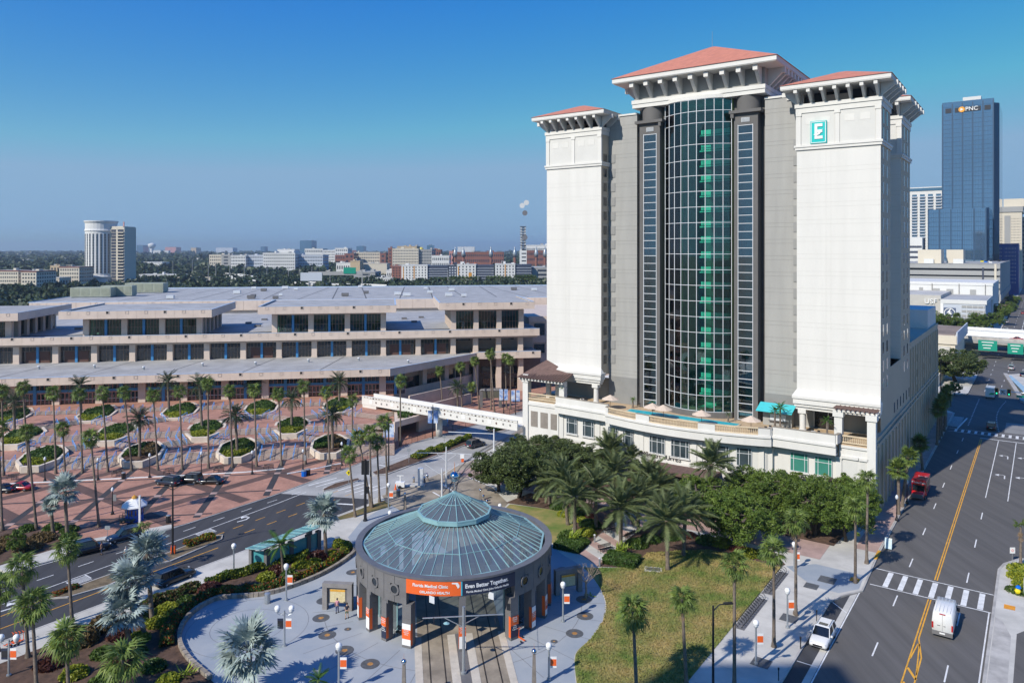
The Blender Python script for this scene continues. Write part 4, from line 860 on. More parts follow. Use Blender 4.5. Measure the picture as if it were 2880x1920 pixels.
# ---- pedestrian bridge from the convention terrace to the hotel
bg_=T('footbridge','long white pedestrian bridge over the avenue joining the stairs to the hotel','bridge','w',*site(1240,1180,5)[:2],0)
bg_.e.location=(*toW('s',-111,125.5),0); bg_.e.rotation_euler=(0,0,ANG['s']); bg_.org=(-111,125.5,0)
bx('deck',-134.5,-88.3,125.5,129,5.0,5.5,M['wall'],bg_); bx('parapet_wall',-134.6,-88.3,125.2,125.5,4.75,6.75,M['wall'],bg_); bx('parapet_wall',-134.5,-88.3,129,129.3,4.75,6.75,M['wall'],bg_)
bx('coping',-134.6,-88.3,125.1,125.56,6.75,6.85,M['wall'],bg_)
b=bg_.mb(); b.cyl(-111.3,127,.75,0,4.3,16); bg_.part('pillar',b,M['wall'],smooth=True); bx('pillar_cap',-112.6,-109.9,125.2,129.2,4.1,5.0,M['wall'],bg_)
bx('abutment',-134.5,-129.8,125.3,129,1,5.0,M['wall'],bg_)
rg=random.Random(8)
for k in range(46):
    x=-133.6+k*.98; s=rg.uniform(.1,.22); z=6.55+rg.uniform(-.06,.06); bx('mosaic_tile',x-s,x+s,125.17,125.2,z-s*.6,z+s*.6,M['black'] if k%2 else M['brown'],bg_)
bx('groove_line',-134.4,-88.4,125.18,125.2,6.36,6.4,M['stone'],bg_)
for k in range(24):
    x=-131.5+k*1.8; t=k%4; z=5.65+rg.uniform(-.1,.1)
    if t==0: bx('relief_square',x-.45,x+.45,125.14,125.2,z-.45,z+.45,M['wpaint'],bg_)
    else:
        s=.2; b=bg_.mb(); a=rg.choice([0,R(45),R(20)]); c_,s_=math.cos(a)*s*1.4,math.sin(a)*s*1.4; b.add([(x-c_,125.17,z-s_),(x+s_,125.17,z-c_),(x+c_,125.17,z+s_),(x-s_,125.17,z+c_)],[(0,1,2,3)]); bg_.part('mosaic_tile',b,M['brown'] if t==1 else M['stone'])
# ================================================================ CONVENTION CENTRE
cc=T('convention_centre','long low beige convention centre with blue columns and flat grey roofs','convention centre','c',-40,220,0)
def cb(name,x0,x1,y0,y1,z0,z1,m,**k): return bx(name,x0,x1,y0,y1,z0,z1,m,cc,**k)
M['cgl']=mat('convention_dark_window',(.02,.03,.035),.06,.3,.25,spec=.9)
M['cgt']=glassmat('convention_green_glass',(.35,.62,.55),refl=.7,base=.08)
M['pinkf']=mat('pink_door_frame',(.50,.27,.22),.6,.05,1)
M['beam']=mat('convention_soffit',(.50,.41,.34),.85,.05,1)
M['flash']=mat('pale_blue_roof_flashing',(.42,.52,.66),.5,.05,1)
gridp=[-1.8-9.78*k for k in range(0,18)]
PN=MB(); PN.box(.02,4.85,0,.25,0,1); PN=PN.mesh('fascia_panel',M['beige'])
SQ=MB(); 
for a in ((-.42,.42,-.42,-.3),(-.42,.42,.3,.42),(-.42,-.3,-.3,.3),(.3,.42,-.3,.3)): SQ.box(a[0],a[1],-.07,0,a[2],a[3])
SQ=SQ.mesh('drain_surround',M['beige2']); SQD=MB(); SQD.box(-.28,.28,-.02,0,-.28,.28); SQD=SQD.mesh('drain_opening',M['black'])
def fascia(x0,x1,y,z0,z1,box=True,ret=None,al=0.0):
    n=max(1,round((x1-x0)/4.89)); w_=(x1-x0)/n; k0=0
    cc.rep('fascia_panel',PN,[(x0+i*w_,y,z0,0,(w_/4.87,1,z1-z0)) for i in range(n)])
    if box:
        for i in range(n): cc.part('drain_surround',SQ,None,loc=(x0+(i+.5)*w_,y,z1-.45)); (i*7+int(abs(y)))%3==0 and cc.part('drain_opening',SQD,None,loc=(x0+(i+.5)*w_,y-.01,z1-.45))
    cb('roof_flashing',x0-.02,x1+.02,y-.03,y+.5,z1,z1+.09,M['flash'])
    cb('fascia_core',x0+.01,x1-.01,y+.05,y+.9,z0+.01,z1,M['beam'])
# level 1: doors under the lowest fascia
F1z0,F1z1=10.0,11.85
fascia(-185,0,192,F1z0,F1z1)
b=cc.mb(); b.prism([(-185,192.9),(0,192.9),(26,218),(26,222),(-185,222)],10.9,11.45); cc.part('flat_roof',b,M['roofgr'])
b=cc.mb(); b.prism([(-185,192.9),(-.3,192.9),(25.7,218.5),(-185,222)],9.95,10.1); cc.part('soffit',b,M['beam'])
# 45 degree return of the lowest fascia
d2=1/2**.5
for i in range(7):
    a=(i*36.8/7*d2,192+i*36.8/7*d2); c=((i+1)*36.8/7*d2-.03,192+(i+1)*36.8/7*d2-.03)
    b=cc.mb(); strip(b,[a,c],.3,F1z1,F1z0); cc.part('fascia_panel',b,M['beige'])
b=cc.mb(); strip(b,[(0,192),(26,218)],.5,F1z1+.09,F1z1); cc.part('roof_flashing',b,M['flash'])
wl_=[(-3,196),(24,223)]
b=cc.mb(); strip(b,[(-2,198),(24,224)],1,10,7.6); cc.part('return_wall',b,M['beam']); b=cc.mb(); strip(b,[(0,200),(24,224)],.6,9.9,4.6); cc.part('return_glazing',b,M['cgl'])
for k in range(14): t=k/14; b=cc.mb(); x,y=-.2+24*t,199.4+24*t; b.box(x-.06,x+.06,y-.06,y+.06,4.6,9.9); cc.part('glazing_bar',b,M['frame'])
for k in range(4): x,y=2+k*6.6,200+k*6.6; b=cc.mb(); strip(b,[(x,y),(x+1.2,y+1.2)],1.4,10,0); cc.part('column',b,M['beige'])
b=cc.mb(); strip(b,[(1,197),(25,221)],.5,5.2,0); cc.part('ramp_wall',b,M['beige2'])
b=cc.mb(); strip(b,[(5,194),(16,205),(20,207)],.5,4.4,0); cc.part('ramp_wall',b,M['beige2']); b=cc.mb(); strip(b,[(9,190),(22,203)],.5,2.8,0); cc.part('ramp_wall',b,M['beige2'])
dl=[]
for g in gridp:
    cb('pier',g-.85,g+.85,195.3,197,ZT,10,M['beige'])
cb('back_wall',-185,0,198.4,199,ZT,10,M['black'])
DP=MB(); DP.box(0,.82,-.02,.02,0,2.5); DP=DP.mesh('door_pane',M['cgl'])
for i,g in enumerate(gridp):
    x0,x1=g+.85,g+9.78-.85
    if x0>-1: x1=4
    if x0>0: continue
    mid=(x0+x1)/2
    cb('blue_column',mid-.35,mid+.35,195.8,196.5,ZT,10,M['blue']); cb('blue_transom',x0,x1,195.95,196.3,7.55,8.15,M['blue'])
    cb('clerestory_glazing',x0,x1,196.2,196.3,8.15,9.9,M['cgl'])
    for k in range(1,8): x=x0+(x1-x0)*k/8; cb('glazing_bar',x-.04,x+.04,196.1,196.2,8.15,9.9,M['pinkf'])
    cb('door_glazing',x0,x1,196.25,196.35,ZT,7.55,M['cgl'])
    for s in (0,1):
        a=x0 if s==0 else mid+.35; w_=(x1-x0)/2-.35
        for k in range(5):
            x=a+w_*k/4; 
            cb('door_frame',x-.09,x+.09,196.1,196.25,ZT,7.45,M['pinkf'])
        for k in range(4): x=a+w_*k/4; cb('door_frame',x,x+w_/4,196.12,196.24,7.25,7.5,M['pinkf']); cb('door_bar',x+.1,x+w_/4-.1,196.1,196.2,5.7,5.8,M['alu'])
# level 2
cb('level_two_core',-185,18.8,222,224,11.3,18.5,M['beam']); cb('level_two_core',18.8,44,228,230,0,18.5,M['beige2'])
fascia(-185,44.3,217,16.75,18.85)
b=cc.mb(); b.prism([(-185,217.9),(44.3,217.9),(44.3,294),(-185,294)],18.2,18.5); cc.part('flat_roof',b,M['roofgr']); cb('soffit',-185,44.2,217.3,223,16.7,16.78,M['beam'])
cb('lintel',-185,44,218.8,220.2,16.05,16.75,M['beige2'])
cols2=gridp+[8.3,18.6,25.3,32.2,38.9]
for g in cols2:
    z0=11.3 if g<20 else 0
    cb('column',g-.75,g+.75,219,220.6,z0,16.1,M['beige']); cb('column_plinth',g-.85,g+.85,218.9,220.6,z0,z0+.5,M['beige2']) if g<20 else None
WF2=MB()
for x in (0,.9,1.8,2.7,3.6): WF2.box(x,x+.07,-.06,0,0,4.6)
for z in (0,1.15,4.53): WF2.box(0,3.67,-.065,0,z if z!=1.15 else 3.2,(z if z!=1.15 else 3.2)+.07)
WF2=WF2.mesh('window_frame',M['frame']); WG2=MB(); WG2.box(0,3.67,0,.06,0,4.6); WG2=WG2.mesh('window',M['cgl'])
LV=MB(); LV.box(0,2.6,-.12,-.02,0,3.1); LV=LV.mesh('brown_louvre',M['brown'])
louv={2,3,7,8}   # bays (counted along the front) with brown louvred doors
bays=[(g+.75,g+9.78-.75) for g in gridp if g>-180]+[(9.05,17.85)]
bays=sorted(bays); nb=len(bays)
for i,(a,c) in enumerate(bays):
    if c>20: continue
    mid=(a+c)/2; cb('blue_column',mid-.32,mid+.32,220,220.6,11.3,16.1,M['blue'])
    for s,x in ((0,a+.1),(1,mid+.34)):
        w_=cc.part('window',WG2,None,loc=(x,220.5,11.4)); cc.part('window_frame',WF2,None,parent=w_,loc=cc.org)
        if (-102<a<-82) or (-42<a<-30.4) or (-32<a<-22) and False or (-4<a<20) or (-23<a<-10) and False or -41<a<-31: cc.part('brown_louvre',LV,None,loc=(x+(1.0 if s==0 else .05),220.4,11.4))
# open gallery at the right end of level 2
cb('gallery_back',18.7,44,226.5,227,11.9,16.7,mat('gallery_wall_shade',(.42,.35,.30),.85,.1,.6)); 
for x in (20,26.5,33.5): cb('gallery_window',x,x+4.5,226.4,226.55,14.6,16.2,M['cgl'])
b=cc.mb(); b.prism([(24,216.9),(44.3,216.9),(44.3,228),(24,228)],10.1,11.7); cc.part('gallery_floor',b,M['beige2'])
fascia(25.6,44.6,216.6,10.2,12.2)
for x in (18.6,25.3,32.2,38.9): cb('tall_column',x-.75,x+.75,218.6,220.2,0,10.2,M['beige'])
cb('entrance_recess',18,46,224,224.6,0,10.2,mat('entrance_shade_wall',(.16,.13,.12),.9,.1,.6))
for x in (20,27,34): cb('entrance_door',x+1,x+4.5,223.8,224,0,3.2,M['cgl']); cb('entrance_window',x+.5,x+5,223.85,224,4.5,6.8,M['cgl'])
# rear right wing (in shade)
cb('rear_wing',44.3,110,234,292,0,20.5,M['beige2']); cb('rear_wing_band',44.2,110,233.6,234,6.5,8.6,M['beige']); cb('rear_wing_band',44.2,110,233.6,234,12.6,14.8,M['beige']); cb('rear_wing_band',44.2,110,233.6,234,19.2,21,M['beige'])
for z0,z1 in ((9.2,12),(15,18.6),(3,6)):
    for k in range(8): cb('window',46+k*4.6,49.4+k*4.6,233.7,233.95,z0,z1,M['cgl'])
# penthouses
def pent(x0,x1,q0,qb,zt,wx,right_cols,lx=None):
    fascia(x0,x1,q0,zt-2.1,zt)
    for side,x in ((1,x1),(-1,x0)):
        n=max(1,round((qb-q0)/4.9)); 
        for i in range(n):
            y0=q0+.3+(qb-q0-.3)*i/n; y1=q0+.3+(qb-q0-.3)*(i+1)/n-.05; cb('fascia_panel',min(x,x-side*.25),max(x,x-side*.25),y0,y1,zt-2.1,zt,M['beige'])
        cb('roof_flashing',min(x,x-side*.45),max(x,x-side*.45),q0,qb,zt,zt+.09,M['flash'])
    cb('flat_roof',x0+.3,x1-.3,q0+.9,qb,zt-.7,zt-.35,M['roofgr']); cb('soffit',x0+.3,x1-.3,q0+.9,qb-.1,zt-2.12,zt-1.9,M['beam'])
    cb('back_wall',wx[0],wx[-1],qb-1,qb,18.5,zt-2,M['beige']); cb('lintel',wx[0]-.6,wx[-1]+.6,218.2,219.2,zt-2.7,zt-2.1,M['beige2'])
    for g in wx: cb('column',g-.75,g+.75,217.9,219.3,18.5,zt-2.1,M['beige'])
    for a,c in zip(wx,wx[1:]):
        a+=.75;c-=.75;mid=(a+c)/2; ht=zt-2.7-18.9
        cb('glazing',a,c,218.9,218.96,18.9,zt-2.7,M['cgt'])
        if c-a>6.5: cb('blue_column',mid-.32,mid+.32,218.4,219,18.5,zt-2.7,M['blue'])
        n=10 if c-a>6.5 else 6
        for k in range(n+1): x=a+(c-a)*k/n; cb('glazing_bar',x-.035,x+.035,218.8,218.9,18.9,zt-2.7,M['frame'])
        for z in (18.9,21.0,zt-2.78): cb('glazing_bar',a,c,218.78,218.88,z,z+.07,M['frame'])
    y=222.0; xr=wx[-1]
    while y<qb-2:
        cb('column',xr-.7,xr+.7,y,y+1.4,18.5,zt-2.1,M['beige']); cb('glazing',xr-.1,xr-.05,y+1.4,y+4.9,18.9,zt-2.6,M['cgt']); cb('column',wx[0]-.7,wx[0]+.7,y,y+1.4,18.5,zt-2.1,M['beige']); cb('glazing',wx[0]+.05,wx[0]+.1,y+1.4,y+4.9,18.9,zt-2.6,M['cgt'])
        y+=4.9
    for k in range(4): cb('interior_partition',wx[0]+2+k*4,wx[0]+2.3+k*4,224,qb-1,18.5,20.5,M['gal'])
pent(-87,-48.2,214,246,25.9,[-81.7,-71.95,-62.2,-52.4],1)
pent(-36.2,1.9,214.5,246,26.5,[-32.2,-22.2,-12,-1.8],1)
pent(14.2,42.4,215,246,27.0,[18.6,25.3,32.2,38.9],1)
pent(-150,-96.6,213.5,247,25.7,[-147,-137,-127.4,-118.5,-109.5,-101.0],1)
# rear hall
cb('rear_hall',-128,130,294,392,0,22.9,M['beige']); cb('rear_roof',-129,130,293.6,392,22.9,23.3,M['roofgr']); cb('roof_flashing',-129,130,293.4,293.7,23.2,23.45,M['flash']); cb('roof_flashing',-129.3,-129,293.4,392,23.2,23.5,M['blue']); cb('roof_flashing',-129,130,391.5,392,23.3,23.8,M['flash'])
cb('hall_parapet',-129,130,293.2,293.6,19.6,23.2,M['beige'])
for k in range(52): cb('hall_panel_joint',-128+k*4.89,-127.94+k*4.89,293.17,293.2,19.6,23.2,M['frame'])
for k in range(26): cc.part('drain_surround',SQ,None,loc=(-126+k*9.78,293.2,22.6))
for x,y,w_,d_,hh in ((-118.5,324,15,7,4.0),(-111,330,12,6,4.4),(-108,356,16,8,4.4)):
    t=T('rooftop_plant','grey green rooftop air handling unit on the rear roof, '+{-118.5:'nearest and leftmost of three',-111:'middle of three',-108:'farthest right of three'}[x],'roof unit','c',x,y,23.3,group='large units on the convention centre roof')
    b=t.mb(); b.box(x-w_/2,x+w_/2,y-d_/2,y+d_/2,23.7,23.3+hh); t.part('casing',b,mat('grey_green_casing',(.36,.38,.29),.6,.1,.5)); b=t.mb(); b.box(x-w_/2+.3,x+w_/2-.3,y-d_/2+.3,y+d_/2-.3,23.3,23.7); t.part('frame',b,M['steel'])
    for k in range(4): b=t.mb(); b.box(x-w_/2+.4+k*w_/4,x-w_/2+k*w_/4+w_/4-.4,y-d_/2-.06,y-d_/2,24.2,23.3+hh-.4); t.part('access_panel',b,mat('grey_green_panel',(.30,.32,.24),.6,.1,.5))
rg=random.Random(21)
for i in range(26):
    x,y=rg.uniform(-90,105),rg.uniform(300,385); s=rg.uniform(.7,1.6); t=T('roof_vent','small metal vent box on the rear roof','roof vent','c',x,y,23.3,group='small vents on the rear roof')
    b=t.mb(); b.box(x-s,x+s,y-s*.7,y+s*.7,23.5,24+s*.5); t.part('hood',b,M['alu'] if i%3 else M['stone']); b=t.mb(); b.box(x-s*.8,x+s*.8,y-s*.5,y+s*.5,23.3,23.5); t.part('kerb',b,M['stone'])
for i in range(11):
    x=-130+i*13.5; y=199+rg.uniform(0,12); t=T('roof_vent','small metal vent on the low front roof','roof vent','c',x,y,11.45,group='small vents on the front roof')
    b=t.mb(); b.cyl(x,y,.28,11.45,12.2,8); t.part('pipe',b,M['steel']); b=t.mb(); b.cyl(x,y,.42,12.2,12.35,8,.3); t.part('cowl',b,M['alu'])
for i in range(8):
    x=[-45,-42,-40.5,5,8,11,-92,-90][i]; y=[250,262,240,258,246,262,240,262][i]; t=T('roof_vent','low roof hatch on the middle roof','roof vent','c',x,y,18.5,group='hatches on the middle roof'); b=t.mb(); b.box(x-.9,x+.9,y-.7,y+.7,18.5,19.1); t.part('hatch',b,M['stone'])
for k in range(18):   # dark roof seams
    x=-126+k*13; b=cc.mb(); strip(b,[(x,296),(x+rg.uniform(-6,6),390)],.5,23.315); cc.part('roof_seam',b,mat('dark_roof_seam',(.12,.12,.12),.9,.1,1))
for k in range(9): x=-170+k*19; b=cc.mb(); strip(b,[(x,194),(x+5,219)],.35,11.465); cc.part('roof_seam',b,MATS['dark_roof_seam'])
# ---- underpass block with planter, side stairs
ub=T('underpass_portal','beige concrete underpass portal with a planted roof below the footbridge','portal','c',5,172,0)
b=ub.mb(); strip(b,[(.9,165),(8.6,173.2)],.6,4.4,3.1); ub.part('lintel',b,M['beige']); b=ub.mb(); strip(b,[(.9,165),(1.6,165.8)],.6,3.1,0); ub.part('jamb',b,M['beige']); b=ub.mb(); strip(b,[(6.4,173),(11,177.6)],.8,4.6,0); ub.part('jamb',b,M['beige2'])
b=ub.mb(); b.prism([(1.1,166),(8.5,173.8),(8,186),(1.1,186)],3.1,4.0); ub.part('roof_slab',b,M['beige']); b=ub.mb(); b.prism([(1.3,186),(8,186),(8,187),(1.3,187)],0,3.1); ub.part('back_wall',b,M['stone'])
rgn=np.random.default_rng(3); C=np.stack([rgn.uniform(1.8,7.4,3000),rgn.uniform(170,184,3000),np.zeros(3000)],1); C[:,2]=4.0+rgn.uniform(0,.9,3000); C=C[C[:,1]>C[:,0]*.95+166.5]; C-=np.array(ub.org); ub.part('hedge',leafmesh('hedge',C,.35,[M['hedge']],3),None)
ss=T('side_stairs','small flight of steps with blue handrails beside the underpass','stairs','c',13,178,0)
for k in range(16): b=ss.mb(); x=10.6+k*.32; y=177.0+k*.32; b.prism([(10.4+.0,178+k*.3),(13.5+k*.1,178.0+k*.3),(14.5,183.5),(10.4,183.5)],k*.2,(k+1)*.2); ss.part('step',b,M['step'])
for x in (11,12.4,13.8): b=ss.mb(); b.tube([(x,177.6,.9),(x,182.6,4.1),(x,183.2,4.1),(x,183.2,3.2)],.06,5); b.tube([(x,177.6,.9),(x,177.6,0)],.06,5); b.tube([(x,180.2,1.5),(x,180.2,2.5)],.05,5); ss.part('handrail',b,M['rail'])
# electronic sign
sg=T('electronic_sign','large dark sign frame lettered TAMPA CONVENTION CENTER in front of the tall columns','sign','c',27,197,0)
for x in (24.2,29.4): b=sg.mb(); b.box(x-.4,x+.4,196.4,197.2,0,4.9); sg.part('post',b,M['stone'])
b=sg.mb(); b.box(24.2,29.4,196.4,197,4.5,5.2); sg.part('header',b,M['stone']); b=sg.mb(); b.box(24.6,29.0,196.45,196.8,2.6,4.5); sg.part('screen',b,mat('dull_screen',(.12,.12,.09),.4,.05,1))
tm=textmesh('TAMPA CONVENTION CENTER',.42,mat('sign_white_letters',(.75,.75,.75),.4,.0,1),.02); sg.part('lettering',tm,None,loc=(26.8,196.36,4.85),rot=(R(90),0,0))
# ================================================================ STATION (round tram stop pavilion)
s_=T('station_pavilion','round dark granite tram station with a turquoise framed glass cone roof','station','s',CV,CU,0)
RS=11.5; 
def pol(r,deg): return (CV+r*math.sin(R(deg)),CU-r*math.cos(R(deg)))   # degrees: 0 towards -u, + towards the street
def sarc(name,r0,r1,d0,d1,z0,z1,m,n=None,parent=None):
    b=s_.mb(); a0=R(d0-90);a1=R(d1-90); b.arcwall(CV,CU,r0,r1,a0,a1,z0,z1,n or max(1,int(abs(d1-d0)/4))); return s_.part(name,b,m,parent)
colsd=[14,-1,-15.5,-31,-46,-61,-76,-91,-106,74,89,104.5,120,135,150,165,180,196]
gr=brickmat('granite_block_facing',(.15,.145,.14),(.19,.18,.175),(.09,.088,.085),1.0,.45,wall=True,msize=.008,rough=.55,bump=.2)
gr=M['stone']
# upper drum in panels with round windows
for i in range(24):
    d0=i*15-1+7.5-15; 
dr=[(-1-15*k) for k in range(0,9)]
def drum(d0,d1,z0,z1): sarc('granite_panel',RS-.55,RS+.05,d0+.12,d1-.12,z0,z1,gr)
def arcs(a,b,step):
    n=max(1,round((b-a)/step)); return [(a+(b-a)*i/n,a+(b-a)*(i+1)/n) for i in range(n)]
for a,c in arcs(74,374,7.5): drum(a,c,4.7,5.5); drum(a,c,6.6,7.55)
# middle band: leave openings for round windows (portholes sit between columns)
for a,c in arcs(74,374,15):
    m=(a+c)/2; drum(a,m-2.8,5.5,6.6); drum(m+2.8,c,5.5,6.6)
    b=s_.mb(); b.arcwall(CV,CU,RS-.5,RS-.2,R(m-3-90),R(m+3-90),5.5,6.6,2); s_.part('porthole_surround_back',b,gr)
    # ring + glass as a disc standing in the opening
    x,y=pol(RS+.02,m); g=MB(); N_=20
    g.lathe(0,0,[(.42,0),(.42,.12),(.62,.12),(.62,0)],N_); me=g.mesh('porthole_ring',M['stone']); me.transform(Matrix.Rotation(R(90),4,'X')); s_.part('porthole_ring',me,None,loc=(x,y,6.05),rot=(0,0,R(m)))
    g=MB(); g.lathe(0,0,[(.43,0),(.43,.05)],N_); me=g.mesh('porthole_glass',M['dark']); me.transform(Matrix.Rotation(R(90),4,'X')); s_.part('porthole_glass',me,None,loc=(x,y,6.05),rot=(0,0,R(m)))
sarc('roof_rim',RS-.62,RS+.18,0,360,7.55,7.78,mat('dark_coping',(.13,.13,.14),.45,.08,1),72)
sarc('gutter',RS-1.2,RS-.62,0,360,7.1,7.16,M['black'],60)
sarc('inner_drum',RS-.66,RS-.56,0,360,6.0,7.55,M['stone'],60)
# columns
for d_ in colsd:
    wd=5.2 if d_ in(14,74) else 3.6
    for z0,z1 in ((0,.45),(.45,1.8),(1.8,3.1),(3.1,4.4),(4.4,4.72)):
        sarc('granite_block',RS-1.0,RS+(.08 if z0==0 else .05),d_-wd/2,d_+wd/2,z0+.01+.14,z1+.14-.01 if z1<4.7 else 4.72,gr,1)
    if d_ not in (14,74):
        sarc('lintel_block',RS-.6,RS+.04,d_+wd/2,d_+wd/2+1,4.3,4.72,gr,1)
sarc('centre_pier',RS-1.0,RS+.05,42.4,45.8,.15,6.1,gr,1)
# track portal banners (curved, printed)
sarc('banner',RS+.07,RS+.13,14.0,43.3,6.02,7.5,M['orange'],14,); sarc('banner',RS+.07,RS+.13,43.3,44.0,6.02,7.5,mat('cyan_strip',(.02,.42,.55),.5,0,1),1); sarc('banner',RS+.07,RS+.13,44.0,74.0,6.02,7.5,M['navy'],14)
wl2=mat('white_print',(.78,.78,.78),.5,0,1)
def curved(txt,size,deg,z,m,bold=.0,sx=1,r=RS+.15):
    me=textmesh(txt,size,m,.008,bold=bold,sx=sx)
    for v in me.vertices:
        a=R(deg)+v.co.x/r; rr=r+v.co.z; v.co=((rr)*math.sin(a),-(rr)*math.cos(a),z+v.co.y)
    s_.part('lettering',me,None,loc=(CV,CU,0))
curved('Florida Medical Clinic',.44,27.2,6.99,wl2,bold=.012); curved('ORLANDO HEALTH',.36,29.6,6.34,wl2,bold=.01); 
sarc('banner_rule',RS+.14,RS+.15,26,32,6.66,6.68,wl2,3)
curved('Even Better Together.',.58,57.4,6.95,wl2,bold=.02,sx=.93); curved('Florida Medical Clinic Joins Orlando Health',.29,57.9,6.37,wl2,bold=.006,sx=.95)
b=MB(); pts=[(0,.52),(.62,.52),(.66,.44),(.80,.15),(.78,-.1),(.62,-.22),(.55,0),(.45,.2),(.4,.32),(0,.36)]
me=MB(); me.add([(x,y,0) for x,y in pts],[tuple(range(len(pts)))]); me=me.mesh('printed_peninsula_shape',wl2)
for v in me.vertices: a=R(38.6)+v.co.x/(RS+.15); v.co=((RS+.15)*math.sin(a),-(RS+.15)*math.cos(a),6.98+v.co.y*.85)
s_.part('printed_peninsula_shape',me,None,loc=(CV,CU,0))
for d_ in (28.5,59): # clearance plates under the banners
    x,y=pol(RS+.3,d_); b=s_.mb(); b.box(x-.35,x+.35,y-.03,y+.03,5.35,6.05); s_.part('clearance_plate',b,M['alu'])
# column wraps (printed posters)
poster=[(14,'w'),(-1,'o'),(-15.5,'o2'),(-31,'o2'),(74,'o'),(89,'w'),(104.5,'w'),(120,'r'),(44.1,'o2')]
for d_,k in poster:
    wd=5.0 if d_ in(14,74) else 3.4
    zt=2.7
    sarc('poster',RS+.09,RS+.11,d_-wd/2,d_+wd/2,.45,zt,{'w':M['wpaint'],'o':M['navy'],'o2':M['wpaint'],'r':M['orange']}[k],2)
    sarc('poster_block',RS+.11,RS+.12,d_-wd/2,d_+wd/2,1.75 if k!='w' else 1.1,zt-.02 if k!='w' else 2.1,M['orange'],2)
    curved('Florida\nMedical\nClinic',.2,d_,2.35 if k!='w' else 1.8,wl2,r=RS+.13); 
    if k=='o': curved('Even\nBetter\nTogether',.2,d_,1.5,wl2,r=RS+.13)
    for e in (-1,1):
        x,y=pol(RS-.12,d_+e*(wd/2+.12)); b=MB(); b.box(-.01,.01,-.17,.17,0,zt-.45); s_.part('poster',b,M['orange'],loc=(x,y,.45),rot=(0,0,R(d_)))
# glass cone roof
M['rg']=glassmat('roof_glass_blue_tint',(.55,.68,.74),refl=.75,base=.10,rough=.06,dust=.30,dcol=(.30,.35,.38))
R0,Z0,R1,Z1=10.85,7.5,3.95,10.55; NS=12
def cp(r,z,i,f): # point on the polygon side i at fraction f
    a,c=R(i*30+14),R((i+1)*30+14); return Vector((CV+r*(math.sin(a)*(1-f)+math.sin(c)*f),CU-r*(math.cos(a)*(1-f)+math.cos(c)*f),z))
def roofface(r0,z0,r1,z1,cols,rows,bw,zoff=0.03):
    for i in range(NS):
        for rr in range(len(rows)-1):
            for k in range(cols):
                t0,t1=rows[rr],rows[rr+1]; P=[]
                for t,f in ((t0,k/cols),(t0,(k+1)/cols),(t1,(k+1)/cols),(t1,k/cols)): P.append(cp(r0+(r1-r0)*t,z0+(z1-z0)*t,i,f))
                c=sum(P,Vector())/4; b=s_.mb(); P=[p+(c-p)*.012 for p in P]; b.poly([tuple(p) for p in P]); s_.part('roof_pane',b,M['rg'])
        for k in range(0,cols+1):
            if k==cols: continue
            p0=cp(r0,z0+zoff,i,k/cols);p1=cp(r1,z1+zoff,i,k/cols); b=s_.mb(); b.bar(tuple(p0),tuple(p1),bw*(1.7 if k==0 else 1),.09); s_.part('rafter',b,M['teal'])
        for t in rows[1:-1]:
            b=s_.mb(); b.bar(tuple(cp(r0+(r1-r0)*t,z0+(z1-z0)*t+zoff+.01,i,0)),tuple(cp(r0+(r1-r0)*t,z0+(z1-z0)*t+zoff+.01,i,1)),bw,.07); s_.part('purlin',b,M['teal'])
        for r,z,w_ in ((r0,z0,.22),(r1,z1,.16)):
            b=s_.mb(); b.bar(tuple(cp(r,z+.05,i,0)),tuple(cp(r,z+.05,i,1)),w_,.14); s_.part('ring_beam',b,M['teal'])
roofface(R0,Z0,R1,Z1,5,[0,.42,1],.055)
roofface(4.35,10.95,.12,13.1,2,[0,.55,1],.05)
for i in range(NS):
    b=s_.mb(); P=[cp(4.45,10.55,i,0),cp(4.45,10.55,i,1),cp(4.45,10.98,i,1),cp(4.45,10.98,i,0)]; b.poly([tuple(p) for p in P]); s_.part('ring_fascia',b,M['teal'])
    # main radial trusses inside
    b=s_.mb(); b.bar(tuple(cp(R0-.2,Z0-.5,i,0)),tuple(cp(R1,Z1-.5,i,0)),.12); b.bar(tuple(cp(R0-.2,Z0-.5,i,0)),tuple(cp(R1,Z1-1.6,i,0)),.1); s_.part('truss',b,M['teal'])
b=s_.mb(); b.cyl(CV,CU,.05,13.1,14.4,6); s_.part('finial_rod',b,M['steel']); b=s_.mb(); b.ball(CV,CU,14.95,.62,18); s_.part('finial_ball',b,mat('polished_steel_ball',(.55,.58,.62),.12,.0,1,metal=1),smooth=True); b=s_.mb(); b.cyl(CV,CU,.05,15.5,16.7,6,.02); s_.part('finial_spike',b,mat('orange_spike',(.6,.2,.04),.5,.1,2))
# glass screen walls inside the drum, platform furniture
for d_ in (-8.5,-23,-38,-53,-68,-84,81.5,96.5,112,127,142):
    b=s_.mb(); b.arcwall(CV,CU,RS-2.3,RS-2.25,R(d_-5.5-90),R(d_+5.5-90),.15,4.6,1); s_.part('glass_screen',b,M['rg'])
    for e in (-5.6,5.6):
        x,y=pol(RS-2.27,d_+e); b=s_.mb(); b.box(x-.06,x+.06,y-.06,y+.06,.15,4.7); s_.part('screen_post',b,M['teal'])
def bench(name,fr,x,y,z,rot,lab,grp,L=2.2,m=None):
    t=T(name,lab,'bench',fr,x,y,z,rot,group=grp); m=m or M['black']
    for k in range(5): b=MB(); b.box(-L/2,L/2,-.05+k*.1,.02+k*.1,.43,.46); t.part('seat_slat',b,m)
    for k in range(4): b=MB(); b.box(-L/2,L/2,.46+k*.02,.49+k*.02,.55+k*.11,.62+k*.11); t.part('back_slat',b,m)
    for x_ in (-L/2,0,L/2-.06):
        b=MB(); b.tube([(x_,-.1,0),(x_,-.1,.7),(x_,.35,.7),(x_,.55,.98)],.03,5); b.tube([(x_,.45,0),(x_,.45,.5)],.03,5); t.part('leg',b,m)
    return t
